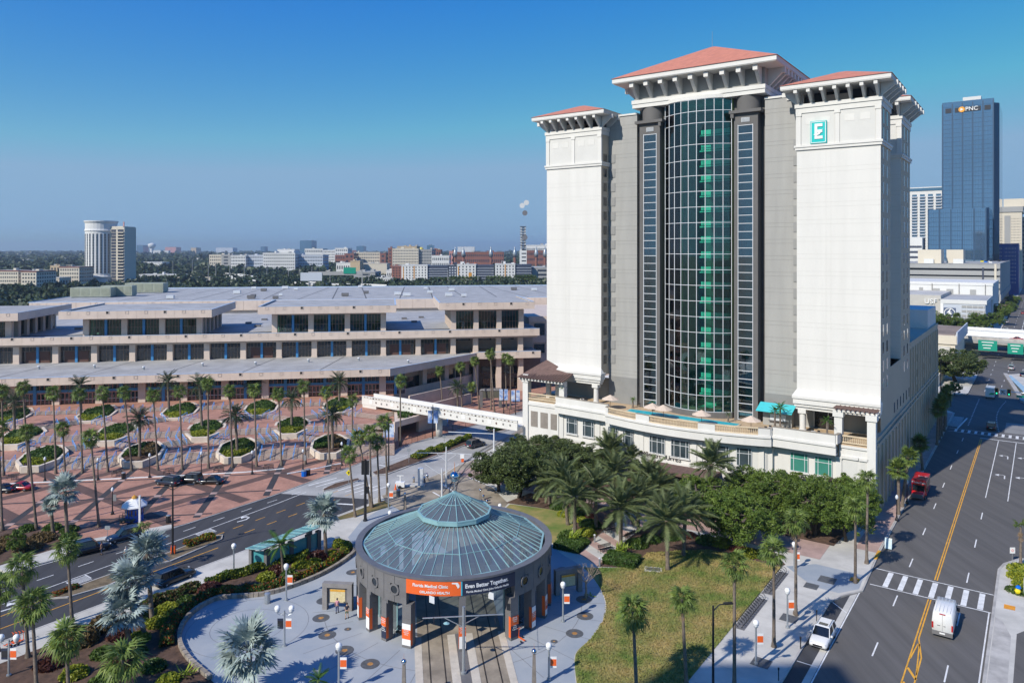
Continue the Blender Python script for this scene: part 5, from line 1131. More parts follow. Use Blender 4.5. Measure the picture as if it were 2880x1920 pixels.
x,y=pol(RS-1.4,6.5); bench('bench','s',x,y,.15,R(6.5),'black metal bench under the station arcade beside the left portal pillar','benches')
x,y=pol(RS-1.4,82); bench('bench','s',x,y,.15,R(82),'black metal bench under the station arcade right of the tram portal','benches')
# ================================================================ street furniture
def lamp(base,ztop,lab,dbl=False,banner=None,fr='w'):
    x,y=base; t=T('globe_lamp',lab,'street lamp','w',x,y,.15,group='grey lamp posts with white globes')
    H_=ztop-.15-.35; b=MB(); b.cyl(0,0,.22,0,.18,8); b.cyl(0,0,.11,.18,H_-.1,8,.085); t.part('pole',b,M['steel'])
    offs=[(-.75,0),(.75,0)] if dbl else [(0,0)]
    if dbl: b=MB(); b.tube([(-.75,0,H_-.45),(-.4,0,H_-.6),(0,0,H_-.3),(.4,0,H_-.6),(.75,0,H_-.45)],.04,6); t.part('arm',b,M['steel'])
    for ox,oy in offs:
        zc=H_+.05; b=MB(); b.lathe(ox,oy,[(.09,zc-.42),(.2,zc-.34),(.22,zc-.2),(.28,zc-.15)],12); t.part('collar',b,M['alu'],smooth=True)
        b=MB(); b.ball(ox,oy,zc+.08,.31,14); t.part('globe',b,mat('white_opal_globe',(.86,.86,.84),.25,.0,1),smooth=True)
    if banner:
        for sx in ((1,-1) if dbl else (1,)):
            a=.12 if sx>0 else -.75; b=MB(); b.box(a,a+.63,-.01,.01,H_-2.05,H_-.95); bn=t.part('banner',b,M['wpaint'] if not(dbl and sx<0) else M['navy'])
            b=MB(); b.box(a+.02,a+.61,-.02,.02,H_-1.85,H_-1.2); t.part('banner_panel',b,M['orange'] if sx>0 else M['black'],parent=bn)
    return t
def L4(k,bx_,by,tx,ty,lab,**kw):
    X,Y=S(k,bx_,by,.15); zt=zof(Y,px(k,tx,ty)[1]); lamp((X,Y),zt,lab,**kw)
L4(4,475,670,475,388,'grey lamp post with a white globe in front of the glass bus shelter')
L4(4,920,865,912,560,'grey lamp post with a globe and an orange and white banner at the stone edging',banner=1)
L4(4,905,1252,900,915,'double globe lamp post with two banners on the left of the plaza',dbl=True,banner=1)
L4(4,1365,1660,1360,1232,'grey globe lamp post at the bottom edge left of the tram tracks',banner=1)
L4(5,1880,1228,1875,895,'globe lamp post with banner right of the station near the bare tree',banner=1)
L4(5,1760,1720,1750,1410,'globe lamp post with banner at the bottom edge right of the tram tracks',banner=1)
L4(5,400,272,402,55,'white globe lamp post behind the station on the avenue side',banner=1)
L4(6,1888,1405,1888,1038,'globe lamp post with banner, nearest on the pale pavement by the street',banner=1)
L4(6,2155,1098,2160,765,'globe lamp post with banner, second on the pale pavement by the street',banner=1)
L4(6,2212,602,2214,375,'white lamp post with banner hidden behind a palm at the corner',banner=1)
L4(3,75,1508,20,1160,'double globe lamp post with two banners at the left edge of the picture',dbl=True,banner=1)
L4(4,1800,300,1800,110,'globe lamp whose white globe shows just above the left rim of the station')
L4(5,1345,330,1345,232,'globe lamp whose white globe shows just above the back rim of the station')
def acorn(base,ztop,lab,sign=False,z0=.1,grp='black lamp posts of the forecourt'):
    x,y=base; t=T('acorn_lamp',lab,'street lamp','w',x,y,z0,group=grp); H_=ztop-z0
    b=MB(); b.lathe(0,0,[(.28,0),(.26,.25),(.14,.5),(.09,.9),(.07,H_-.75)],8); t.part('pole',b,M['black'])
    b=MB(); b.lathe(0,0,[(.09,H_-.75),(.2,H_-.6),(.24,H_-.35),(.14,H_-.12),(.02,H_)],10); t.part('lantern',b,mat('frosted_lantern',(.66,.70,.74),.3,.0,1),smooth=True)
    if sign: b=MB(); b.box(.1,.6,-.02,.02,H_-2.2,H_-1.2); t.part('banner',b,M['steel'])
def A4(k,bx_,by,tx,ty,lab,**kw):
    X,Y=S(k,bx_,by,.1); acorn((X,Y),zof(Y,px(k,tx,ty)[1]),lab,**kw)
for k,a,b_,c,d_,l in ((1,495,1228,485,955,'in front of the first octagonal planter from the left'),(1,1080,1212,1075,965,'at the foot of the stairs left of the waste bin'),(1,1650,1185,1640,915,'in front of the second octagonal planter from the left'),(1,2220,1168,2215,895,'behind the row of parked cars'),(2,585,1145,580,885,'in front of the third octagonal planter from the left'),(2,1145,1112,1140,870,'beside the blue recycling bin'),(2,1572,1055,1570,790,'in front of the planter nearest the avenue'),(1,1240,1590,1230,1290,'standing in the brick forecourt left of the kiosk')):
    A4(k,a,b_,c,d_,'black lantern lamp post '+l,sign='kiosk' in l or 'bin' in l)
A4(8,1300,1012,1295,795,'black lantern lamp post on the pink pavement beside the hotel corner',grp='black lamp posts beside the hotel',z0=.15)
A4(8,1385,870,1380,670,'black lantern lamp post between the sabal palms and the red shuttle',grp='black lamp posts beside the hotel',z0=.15)
# tall black poles, tram poles
def pole(base,h,lab,name='tall_lamp_pole',m=None,r=.13,arms=(),arm_z=None,cat='lamp pole',z0=.1,grp=None):
    x,y=base; t=T(name,lab,cat,'w',x,y,z0,group=grp); m=m or M['black']
    b=MB(); b.cyl(0,0,r*2,0,.4,10,r*1.3); b.cyl(0,0,r*1.2,.4,h,10,r*.8); t.part('pole',b,m)
    for ax_,ay,az,L_ in arms:
        b=MB(); b.tube([(0,0,az-.5 if L_ else az),(ax_*.5,ay*.5,az),(ax_,ay,az+.05)],.05,6); t.part('arm',b,m)
        if L_: b=MB(); l=math.hypot(ax_,ay); ux,uy=ax_/l,ay/l; b.bar((ax_-ux*.1,ay-uy*.1,az+.05),(ax_+ux*.75,ay+uy*.75,az+.02),.34,.12); t.part('lamp_head',b,m)
    return t
X,Y=S(3,1465,478,.1); h_=zof(Y,px(1,1890,1290)[1]); t=pole((X,Y),h_,'tall black lamp pole with two arms and an orange skirt on the median',arms=((1.9,.6,h_,1),(-1.6,-.5,h_,1)))
b=MB(); b.box(-.28,.28,-.05,.35,.1,1.2); t.part('orange_wrap',b,M['orange'])
X,Y=S(4,1590,192,.15); h_=zof(Y,px(2,1820,990)[1]); t=pole((X,Y),h_,'thick black traffic pole with a side signal behind the station',r=.2,name='signal_pole',cat='signal pole'); b=MB(); b.box(.2,.6,-.15,.15,h_*.45,h_*.45+1.0); t.part('signal_head',b,M['black']); b=MB(); b.box(-.6,.6,-.04,.0,h_*.75,h_*.98); t.part('banner',b,M['black'])
X,Y=S(2,2090,1105,.15); h_=zof(Y,px(10,450,600)[1]); t=pole((X,Y),h_+2,'black pole with blue printed banners on the avenue median'); b=MB(); b.box(.15,1.0,-.02,.02,h_-1.9,h_+.6); b.box(-1.0,-.15,-.02,.02,h_-1.9,h_+.6); t.part('banner',b,mat('blue_white_banner',(.03,.16,.5),.5,.0,.8,rgb2=(.7,.75,.8)))
X,Y=S(6,1525,1760,.15); h_=zof(Y,px(6,1525,920)[1]); pole((X,Y),h_,'tall black lamp pole with one arm at the lower edge of the lawn',arms=((1.2,.3,h_,1),),r=.11)
X,Y=S(10,1200,720,0); 
# tram catenary mast in front of the station
t=T('catenary_mast','grey tram mast with a two sided cross arm and signal boards in front of the portal','mast','w',*site(1304,1893,.15),.15)
X,Y=t.org[:2]; hm=zof(Y,px(5,0,1100)[1])-.15
b=MB(); b.cyl(0,0,.16,0,hm,10,.13); b.cyl(0,0,.3,0,.25,10); t.part('pole',b,M['steel'])
b=MB(); b.bar((-4.1,.2,hm-1.25),(3.95,-.2,hm-.65),.09); t.part('cross_arm',b,M['steel']); b=MB(); b.bar((-.1,0,hm-2.0),(-1.9,.1,hm-1.15),.06); b.bar((.1,0,hm-1.7),(1.7,0,hm-.85),.06); t.part('brace',b,M['steel'])
for x_ in (-3.0,3.1): b=MB(); b.bar((x_,0,hm-1.1),(x_+.05,.1,hm-1.7),.04); b.bar((x_,0,hm-1.7),(x_,14,hm-1.55),.025); t.part('contact_wire',b,M['black'])
b=MB(); b.lathe(-1.7,0,[(.02,hm-1.75),(.32,hm-1.65),(.05,hm-1.5)],10); t.part('insulator',b,M['teal'])
for k,(a,c,lab) in enumerate((((10,1190,1560),(10,1190,1165),'grey tram mast with a V bracket just above the glass roof'),((10,1250,1400),(10,1250,870),'tall grey tram mast with side arms behind the station'))):
    X,Y=S(*a,.15); hh=zof(Y,px(*c)[1]); t=pole((X,Y),hh,lab,name='tram_mast',m=M['alu'],r=.14,cat='mast')
    if k==0: b=MB(); b.bar((-2.9,0,hh-.9+1.6),(0,0,hh-1.2),.07); b.bar((2.9,0,hh-.9+1.6),(0,0,hh-1.2),.07); t.part('arm',b,M['alu'])
    else:
        b=MB(); b.bar((-5.3,0,hh-1.05),(0,0,hh-1.1),.09); b.bar((0,0,hh-1.1),(5.0,-.3,hh-1.3),.09); t.part('arm',b,M['alu']); b=MB(); b.bar((-1.8,0,hh-1.05),(0,0,hh-2.6),.06); b.bar((2,0,hh-1.2),(0,0,hh-2.6),.06); t.part('brace',b,M['alu'])
        b=MB(); b.box(-.2,.2,-.2,.2,hh-9.0,hh-8.6); t.part('yellow_box',b,M['yellow'])
X,Y=S(10,1908,1050,0); pole((X,Y),zof(Y,px(10,1910,620)[1]),'pale blue signal mast with a long arm above the avenue',name='signal_mast',m=M['alu'],r=.17,arms=((-9.3,1.5,zof(Y,px(10,1910,690)[1]),0),),cat='signal mast')
# ornamental granite bollards with steel balls
def obelisk(k,bx_,by,tx,ty,lab,ball=True):
    X,Y=S(k,bx_,by,.15); hh=zof(Y,px(k,tx,ty)[1]); t=T('obelisk_bollard',lab,'bollard','w',X,Y,.15,group='granite obelisk bollards with steel balls'); hb=hh-.15-(.9 if ball else .1)
    b=MB(); b.lathe(0,0,[(.32,0),(.19,hb)],4,R(45),R(405)); t.part('shaft',b,mat('grey_brown_granite',(.22,.19,.16),.7,.15,2))
    if ball: b=MB(); b.ball(0,0,hb+.24,.25,12); t.part('ball',b,MATS['polished_steel_ball'],smooth=True); b=MB(); b.cyl(0,0,.02,hb+.45,hb+1.0,5,.005); t.part('spike',b,MATS['orange_spike'])
for k,a,b_,c,d_,l in ((4,1918,1760,1915,1325,'at the bottom edge left of the tracks'),(5,1635,1800,1634,1420,'at the bottom edge right of the tracks'),(9,355,890,352,730,'tallest of three right behind the glass roof'),(9,390,905,388,795,'middle of three right behind the glass roof'),(9,430,925,427,850,'lowest of three right behind the glass roof'),(5,540,275,538,110,'left behind the station roof'),(10,950,1365,948,1235,'left of the pair by the avenue crossing'),(10,990,1330,980,1210,'right of the pair by the avenue crossing'),(10,803,1365,800,1240,'left of the yellow sign by the avenue')):
    obelisk(k,a,b_,c,d_,'granite obelisk bollard '+l)
# information kiosks
def kiosk(x,y,rot,lab,fr='s',hh=2.9,wd=3.0):
    t=T('map_kiosk',lab,'information board',fr,x,y,.15,rot,group='granite map boards'); 
    for sx in (-1,1): b=MB(); b.box(sx*wd/2-.28,sx*wd/2+.28,-.35,.35,0,hh-.5); t.part('pier',b,M['conc'] if 'dark' in lab else mat('kiosk_granite',(.25,.235,.225),.7,.1,1))
    b=MB(); b.box(-wd/2-.28,wd/2+.28,-.35,.35,hh-.5,hh); t.part('lintel',b,MATS['kiosk_granite']); b=MB(); b.box(-wd/2+.3,wd/2-.3,-.08,.08,.75,hh-.52); p=t.part('map_panel',b,M['stone'])
    b=MB(); b.box(-.9,.9,-.12,-.08,.85,hh-.75); t.part('map',b,mat('printed_map',(.60,.50,.26),.5,.25,6,rgb2=(.75,.66,.42)),parent=p); b=MB(); b.box(-.9,.9,-.13,-.125,hh-1.0,hh-.78); t.part('map_title',b,M['yellow'],parent=p)
KC=S(4,1358,940,.15); kiosk(*KC,R(-6),'granite framed map board the two people are reading left of the station',fr='w',hh=3.1)
KC=S(6,295,800,.15); kiosk(*KC,R(20),'granite framed ticket board in the shade right of the station',fr='w',hh=3.0)
# litter bins
def binn(k,x_,y_,lab,m,r=.33,h_=1.05,z=.15,name='litter_bin'):
    X,Y=S(k,x_,y_,z); t=T(name,lab,'bin','w',X,Y,z,group='litter bins'); b=MB(); b.cyl(0,0,r,0.05,h_,14); t.part('body',b,m); b=MB(); b.lathe(0,0,[(r*1.08,h_),(r*1.05,h_+.12),(.05,h_+.2)],14); t.part('lid',b,M['steel'] if m is not M['blue'] else M['blue'])
    for k2 in range(10): a=k2*.628; b=MB(); b.box(r*math.cos(a)-.02,r*math.cos(a)+.02,r*math.sin(a)-.02,r*math.sin(a)+.02,.02,h_); t.part('slat',b,m)
binn(4,760,888,'round grey litter bin against the stone edging',M['steel']); binn(4,1355,400,'round grey litter bin behind the right end of the shrub bed',M['steel'])
binn(1,1362,1198,'black litter bin at the foot of the stairs',M['black'],z=.1); binn(2,1155,1172,'bright blue recycling bin on the forecourt',mat('bright_blue_plastic',(.0,.14,.6),.4,0,1),z=.1,r=.45); binn(2,1200,1158,'black bin beside the blue recycling bin',M['black'],z=.1,r=.42); binn(3,1428,208,'black litter bin by the avenue near the kiosk',M['black'],z=.1)
binn(10,590,1545,'dark litter bin behind the station by the crossing',M['stone'])
# tree grates and manholes set in the plaza
gm=MB(); gm.lathe(0,0,[(.32,.012),(.95,.012),(.97,0)],24); gm=gm.mesh('grate',M['grate']); gs=MB(); gs.lathe(0,0,[(0.001,.02),(.3,.016),(.33,.0)],10); gs=gs.mesh('soil',mat('rusty_soil',(.40,.20,.06),.9,.3,4))
def grate(k,x_,y_,lab,sc=1):
    X,Y=S(k,x_,y_,.15); t=T('tree_grate',lab,'tree grate','w',X,Y,.152,group='round grates in the plaza'); t.part('grate',gm,None,scale=(sc,sc,1)); t.part('soil',gs,None,scale=(sc,sc,1))
for k,x_,y_,l,s in ((4,1347,738,'left of the map board, farthest',1),(4,1245,870,'left of the map board, nearer',1),(4,1215,1015,'in front of the map board',1),(4,1268,1160,'between the double lamp and the arcade bench',1),(4,1415,1290,'behind the banner of the lower lamp',1),(4,1632,1405,'lower left of the tram portal',1),(4,1442,1110,'small one beside the double lamp shadow',.4),(4,1485,628,'against the left wall of the station',.9),(6,438,998,'right of the station, next to the lamp post',1),(6,350,1146,'right of the station, below the lamp post',1),(6,176,1214,'small one right of the tram portal',.4),(6,252,606,'in the shade right of the station',.85),(6,430,858,'round the bare tree',1.0)):
    grate(k,x_,y_,'round tree grate '+l,s)
# bus shelter
sh=T('bus_shelter','long turquoise glass bus shelter with granite piers beside the avenue','bus shelter','s',-83.6,63.4,.14)
x0,x1,y0,y1=-85.3,-82.3,58.8,69.2
for x,y in ((-84.6,59.3),(-82.9,60.4),(-82.7,64.0),(-82.7,66.9),(-84.5,68.6),(-82.7,68.7),(-84.6,64)):
    b=sh.mb(); b.box(x-.3,x+.3,y-.3,y+.3,.14,2.75); sh.part('pier',b,M['stone'])
for k in range(9):
    a=y0+(y1-y0)*k/9; c=a+(y1-y0)/9-.04
    for j in range(2):
        xa=x0+(x1-x0)*j/2;xb=x0+(x1-x0)*(j+1)/2-.03; b=sh.mb(); b.add([(xa,a,2.85+.25*j),(xb,a,3.1+.25*j),(xb,c,3.1+.25*j),(xa,c,2.85+.25*j)],[(0,1,2,3)]); sh.part('roof_pane',b,mat('shelter_roof_glass',(.13,.36,.38),.15,.1,2,spec=.9))
    b=sh.mb(); b.bar((x0,a,2.87),(x1,a,3.37),.09,.1); sh.part('roof_rib',b,M['teal'])
b=sh.mb(); b.bar((x0,y0,2.8),(x0,y1,2.8),.12); b.bar((x1,y0,3.32),(x1,y1,3.32),.12); b.bar((x0,y1,2.87),(x1,y1,3.37),.1); sh.part('roof_frame',b,M['teal'])
for a,c in (((-82.6,60.7),(-82.6,63.7)),((-82.6,64.3),(-82.6,66.6)),((-82.6,67.2),(-82.6,68.4)),((-84.3,59.3),(-83.2,60.2))):
    b=sh.mb(); strip(b,[a,c],.04,2.5,.5); sh.part('glass_wall',b,mat('shelter_wall_glass',(.10,.42,.45),.12,.06,2,spec=.9)); b=sh.mb(); strip(b,[a,c],.09,.52,.42); strip(b,[a,c],.09,2.58,2.5); sh.part('glass_rail',b,M['teal'])
# signs
def sign(k,bx_,by,tx,ty,lab,kind,z=.1):
    X,Y=S(k,bx_,by,z); zt=zof(Y,px(k,tx,ty)[1]); t=T('road_sign',lab,'sign','w',X,Y,z); b=MB(); b.cyl(0,0,.04,0,zt-z,6); t.part('post',b,M['steel']); H_=zt-z
    if kind=='diamond':
        b=MB(); b.add([(0,-.06,H_+.05),(.55,-.06,H_-.5),(0,-.06,H_-1.05),(-.55,-.06,H_-.5)],[(0,1,2,3)]); p=t.part('panel',b,mat('fluorescent_yellow',(.75,.62,.01),.5,0,1)); b=MB(); b.box(-.08,.08,-.08,-.07,H_-.75,H_-.3); b.box(-.2,.15,-.08,-.07,H_-.5,H_-.4); t.part('symbol',b,M['black'],parent=p)
    elif kind=='white':
        b=MB(); b.box(-.35,.35,-.06,-.03,H_-.8,H_); p=t.part('panel',b,M['wpaint']); b=MB(); b.tube([(-.18,-.08,H_-.4),(0,-.08,H_-.22),(.18,-.08,H_-.4),(0,-.08,H_-.58),(-.18,-.08,H_-.4)],.025,4); t.part('red_ring',b,M['red'],parent=p)
    else: b=MB(); b.box(-.38,.38,-.03,.03,H_-.55,H_); t.part('panel',b,M['steel'])
sign(2,1650,1250,1637,1100,'yellow diamond pedestrian sign on the small median','diamond'); sign(10,895,1240,900,1150,'yellow diamond pedestrian sign behind the tram masts','diamond'); sign(7,2238,605,2240,478,'white no turn sign with a red ring at the right kerb','white',z=.15); sign(2,1868,1470,1858,1270,'small white sign with a yellow top by the crossing palms','white'); sign(10,1222,870,1222,705,'plain grey sign back on the planted median','grey'); sign(3,912,365,905,235,'plain grey sign back beside the parked dark cars','grey'); sign(10,735,1090,720,890,'plain grey sign back near the start of the median','grey')
# sandwich board at the corner
X,Y=S(8,1232,1235,.15); t=T('a_frame_sign','pale blue folding advertising board standing at the street corner','sign board','s',*frW('s',X,Y),.15)
for s in (-1,1): b=t.mb(); ox,oy=t.org[:2]; b.add([(ox-.45,oy+s*.35,.15),(ox+.45,oy+s*.35,.15),(ox+.45,oy+s*.05,1.55),(ox-.45,oy+s*.05,1.55)],[(0,1,2,3)]); t.part('panel',b,mat('pale_blue_poster',(.45,.62,.70),.5,.25,3,rgb2=(.7,.75,.75)))
# bike racks along the lawn
def rack(u0,n,lab):
    t=T('bike_rack',lab,'bike rack','s',-27.3,u0,.14,group='bike racks along the lawn edge'); b=t.mb(); b.box(-27.9,-26.7,u0,u0+n*.62,.145,.16); t.part('base',b,M['stone'])
    for k in range(n): 
        y=u0+.3+k*.62; b=MB(); b.tube([(-.0+.42*math.cos(R(a)),0,.45+.42*math.sin(R(a))) for a in range(-70,251,32)],.035,5); t.part('hoop',b,M['black'],loc=(-27.3,y,.14))
rack(91.6,12,'row of black hoop bike racks, farther one'); rack(81.3,14,'row of black hoop bike racks, nearer one')
for k,x_,y_ in ((7,335,1195),(7,180,1465),(6,2265,1275),(6,2080,1545)):
    X,Y=S(k,x_,y_,.15); t=T('parking_post','thin black post at the kerb of the parking bay','post','w',X,Y,.15,group='thin posts along the parking bay'); b=MB(); b.cyl(0,0,.05,0,1.1,6); t.part('post',b,M['black']); b=MB(); b.cyl(0,0,.09,1.05,1.25,6); t.part('cap',b,M['black'])
# path benches, bollard lights
for x_,y_,a,l in ((620,455,R(30),'beside the square hedge left of the lawn'),(660,290,R(30),'on the left side of the brick path'),(800,330,R(-140),'on the right side of the brick path')):
    X,Y=S(6,x_,y_,.17); bench('bench','w',X,Y,.17,a,'black park bench '+l,'benches')
for x_,y_,l in ((520,372,'left of the brick path'),(562,575,'between the path and the square hedge'),(1525,250,'under the right hand oaks')):
    X,Y=S(6,x_,y_,.17); t=T('bollard_light','short grey bollard light '+l,'bollard','w',X,Y,.17,group='bollard lights'); b=MB(); b.cyl(0,0,.12,0,.95,10); t.part('post',b,M['steel']); b=MB(); b.lathe(0,0,[(.15,.95),(.16,1.05),(.03,1.15)],10); t.part('cap',b,M['alu'])
X,Y=S(6,1017,605,.19); t=T('utility_cover','rectangular metal utility cover with a pale frame in the lawn','cover','w',X,Y,.19,R(-12)); b=MB(); b.box(-1.15,1.15,-.7,.7,0,.05); t.part('frame',b,M['conc']); b=MB(); b.box(-.9,.9,-.5,.5,.03,.07); t.part('lid',b,M['grate'])
# cone, power box
X,Y=S(10,550,1450,.15); t=T('traffic_cone','orange traffic cone standing behind the station','traffic cone','w',X,Y,.15); b=MB(); b.box(-.25,.25,-.25,.25,0,.05); t.part('base',b,M['orange']); b=MB(); b.cyl(0,0,.19,.05,1.0,10,.04); t.part('cone',b,M['orange'])
X,Y=S(10,895,1395,.15); t=T('signal_cabinet','tall grey signal cabinet on a concrete pad by the tracks','cabinet','w',X,Y,.15); b=MB(); b.box(-3,.8,-.9,.9,0,.2); t.part('pad',b,M['conc']); b=MB(); b.box(-.45,.5,-.4,.4,.2,3.1); t.part('cabinet',b,M['alu'])
X,Y=S(10,1475,1060,.15); t=T('arrow_box','white equipment box on a small orange stand beside the avenue','equipment box','w',X,Y,.05); b=MB(); b.box(-.25,.25,-.2,.2,0,.7); t.part('stand',b,M['orange']); b=MB(); b.box(-.45,.35,-.3,.3,.7,1.5); t.part('box',b,M['wpaint'])
X,Y=S(10,615,1430,.15); t=T('message_trailer','white equipment trailer with a folded boom by the crossing','trailer','w',X,Y,.15); b=MB(); b.box(-.8,.8,-.5,.5,.3,1.1); t.part('body',b,M['wpaint']); b=MB(); b.bar((0,0,1.1),(0,0,2.2),.15); b.bar((-.6,0,2.2),(.6,0,2.2),.1); t.part('boom',b,M['wpaint'])
for s in (-1,1): b=MB(); b.lathe(0,0,[(.3,-.08),(.3,.08)],12); me=b.mesh('wheel',M['black']); me.transform(Matrix.Rotation(R(90),4,'X')); t.part('wheel',me,None,loc=(X,Y+s*.55,.45))
# painted kiosk on the forecourt and its green cart
X,Y=S(3,1140,185,.1); t=T('ticket_kiosk','blue octagonal kiosk with a white roof and golden finial on the brick forecourt','kiosk','w',X,Y,.1)
b=MB(); b.lathe(0,0,[(1.35,0),(1.35,2.3)],8); t.part('wall',b,mat('royal_blue_panel',(.005,.10,.5),.5,.0,1)); b=MB(); b.lathe(0,0,[(1.95,2.25),(1.9,2.4),(1.2,3.0),(.35,3.35)],8); t.part('roof',b,M['wpaint']); b=MB(); b.lathe(0,0,[(.35,3.35),(.45,3.5),(.3,3.7),(.12,3.8),(.02,3.95)],8); t.part('finial',b,mat('gold_finial',(.6,.3,.03),.4,.1,1))
for k in range(8): a=R(22.5+45*k)-.39; x_,y_=1.27*math.cos(a+.0),1.27*math.sin(a); b=MB(); b.box(-.03,.03,-.32,.32,1.0,1.9); t.part('window',b,mat('sand_shutter',(.62,.5,.2),.6,.1,1) if k==5 else M['dark'],loc=(X+x_,Y+y_,.1),rot=(0,0,a))
X2,Y2=S(3,1085,208,.1); t=T('utility_cart','small dark green cart parked in front of the blue kiosk','cart','w',X2,Y2,.1)
b=MB(); b.box(-1.1,1.1,-.5,.5,.35,.6); t.part('deck',b,mat('dark_green_cart',(.02,.06,.06),.5,.1,1)); b=MB(); 
for x_ in (-1.1,-.4,.35,1.05): b.box(x_,x_+.06,-.5,-.44,.6,1.3); b.box(x_,x_+.06,.44,.5,.6,1.3)
b.box(-1.1,1.1,-.5,-.44,1.25,1.32); b.box(-1.1,1.1,.44,.5,1.25,1.32); t.part('rails',b,MATS['dark_green_cart'])
for x_ in (-.8,.8):
    for y_ in (-.5,.5): b=MB(); b.lathe(0,0,[(.22,-.06),(.22,.06)],10); me=b.mesh('wheel',M['black']); me.transform(Matrix.Rotation(R(90),4,'X')); t.part('wheel',me,None,loc=(X2+x_,Y2+y_,.32))
t=T('display_pylon','slim white advertising pylon beside the blue kiosk','pylon','w',*S(3,1185,240,.1),.1); b=MB(); b.box(-.14,.14,-.1,.1,0,4.7); t.part('body',b,M['alu']); b=MB(); b.box(-.11,.11,-.12,-.1,3.0,4.5); t.part('face',b,M['wpaint'])
# forecourt benches and posts
for i,(k,x_,y_) in enumerate(((1,130,1215),(1,730,1195),(1,1290,1170),(1,1860,1145),(2,215,1130),(2,765,1100),(2,1510,1105))):
    X,Y=S(k,x_,y_,.1); bench('bench','w',X,Y,.1,R(9),'dark bench at the foot of the grand stairs, '+['farthest left','second from the left','beside the black bin','behind the parked cars','fourth planter side','left of the lamp by the blue bin','nearest the avenue'][i],'benches at the foot of the stairs',L=1.8)
# roadside railing in front of the underpass
rl=T('street_railing','long black pedestrian railing between the avenue and the brick pavement','railing','s',-112,120,.09)
rp=[(-109.9,98),(-112.3,121),(-111.2,146),(-113,200)]
for (a,c) in along(rp,2.2):
    b=rl.mb(); b.tube([(a[0],a[1],.09),(a[0],a[1],1.3)],.05,5); rl.part('post',b,M['black']); b=rl.mb(); b.bar((a[0],a[1],1.25),(c[0],c[1],1.25),.05); b.bar((a[0],a[1],.3),(c[0],c[1],.3),.04)
    for k in range(1,8): f=k/8; x_,y_=a[0]+(c[0]-a[0])*f,a[1]+(c[1]-a[1])*f; b.bar((x_,y_,.3),(x_,y_,1.25),.018)
    rl.part('railing_panel',b,M['black'])
for k,x_,y_,l in ((10,2040,400,'small blue and yellow banners'),(10,2205,415,'tall blue, red and white banners'),(10,1065,745,'blue banner in front of the side stairs'),(10,450,1180,'')):
    if not l: continue
    X,Y=S(k,x_,y_,.1); t=pole((X,Y),7.5,'black lamp pole with '+l,name='banner_pole',cat='banner pole',r=.09,grp='banner poles by the convention centre'); b=MB(); b.box(.15,1.1,-.02,.02,3.4,6.2); t.part('banner',b,MATS['blue_white_banner']); b=MB(); b.box(-1.1,-.15,-.02,.02,3.4,6.2); t.part('banner',b,MATS['blue_white_banner'])
# rental scooters and bicycle at the left
for i,(x_,y_) in enumerate(((75,1245),(100,1240),(130,1235),(160,1228))):
    X,Y=S(3,x_,y_,.15); t=T('kick_scooter','orange rental scooter in the row by the left edge lamp','scooter','w',X,Y,.15,R(60),group='orange scooters in a row'); b=MB(); b.box(-.5,.5,-.08,.08,.14,.2); t.part('deck',b,M['orange']); b=MB(); b.tube([(.5,0,.15),(.42,0,1.1)],.03,5); b.tube([(.42,-.25,1.1),(.42,.25,1.1)],.02,5); t.part('handlebar',b,M['orange'])
    for x2 in (-.5,.52): b=MB(); b.lathe(0,0,[(.12,-.03),(.12,.03)],8); me=b.mesh('wheel',M['black']); me.transform(Matrix.Rotation(R(90),4,'X')); t.part('wheel',me,None,loc=(X+x2*math.cos(R(60)),Y+x2*math.sin(R(60)),.27))
for k,x_,y_,m,l in ((5,1530,1385,'orange','orange kick scooter standing right of the tram portal'),):
    X,Y=S(k,x_,y_,.15); t=T('kick_scooter',l,'scooter','w',X,Y,.15,R(-50)); b=MB(); b.box(-.5,.5,-.09,.09,.14,.2); t.part('deck',b,M['orange']); b=MB(); b.tube([(-.5,0,.15),(-.42,0,1.15)],.035,5); b.tube([(-.42,-.25,1.15),(-.42,.25,1.15)],.025,5); t.part('handlebar',b,M['orange'])
    for x2 in (-.5,.52): b=MB(); b.lathe(0,0,[(.12,-.03),(.12,.03)],8); me=b.mesh('wheel',M['black']); me.transform(Matrix.Rotation(R(90),4,'X')); t.part('wheel',me,None,loc=(X+x2*math.cos(R(-50)),Y+x2*math.sin(R(-50)),.27))
X,Y=S(3,775,1180,.15); t=T('bicycle','white and green rental bicycle behind the silver palms','bicycle','w',X,Y,.15,R(20)); b=MB(); b.tube([(-.5,0,.35),(-.1,0,.8),(.4,0,.85),(.55,0,.35)],.04,5); b.tube([(-.5,0,.35),(.05,0,.35),(.4,0,.85)],.04,5); t.part('frame',b,M['wpaint']); b=MB(); b.box(-.75,-.3,-.15,.15,.72,.9); t.part('basket',b,mat('bright_green',(.0,.35,.12),.5,0,1))
for x2 in (-.55,.55): b=MB(); b.lathe(0,0,[(.34,-.03),(.34,.03),(.28,.03),(.28,-.03)],14); me=b.mesh('wheel',M['black']); me.transform(Matrix.Rotation(R(90),4,'X')); t.part('wheel',me,None,loc=(X+x2*math.cos(R(20)),Y+x2*math.sin(R(20)),.5))
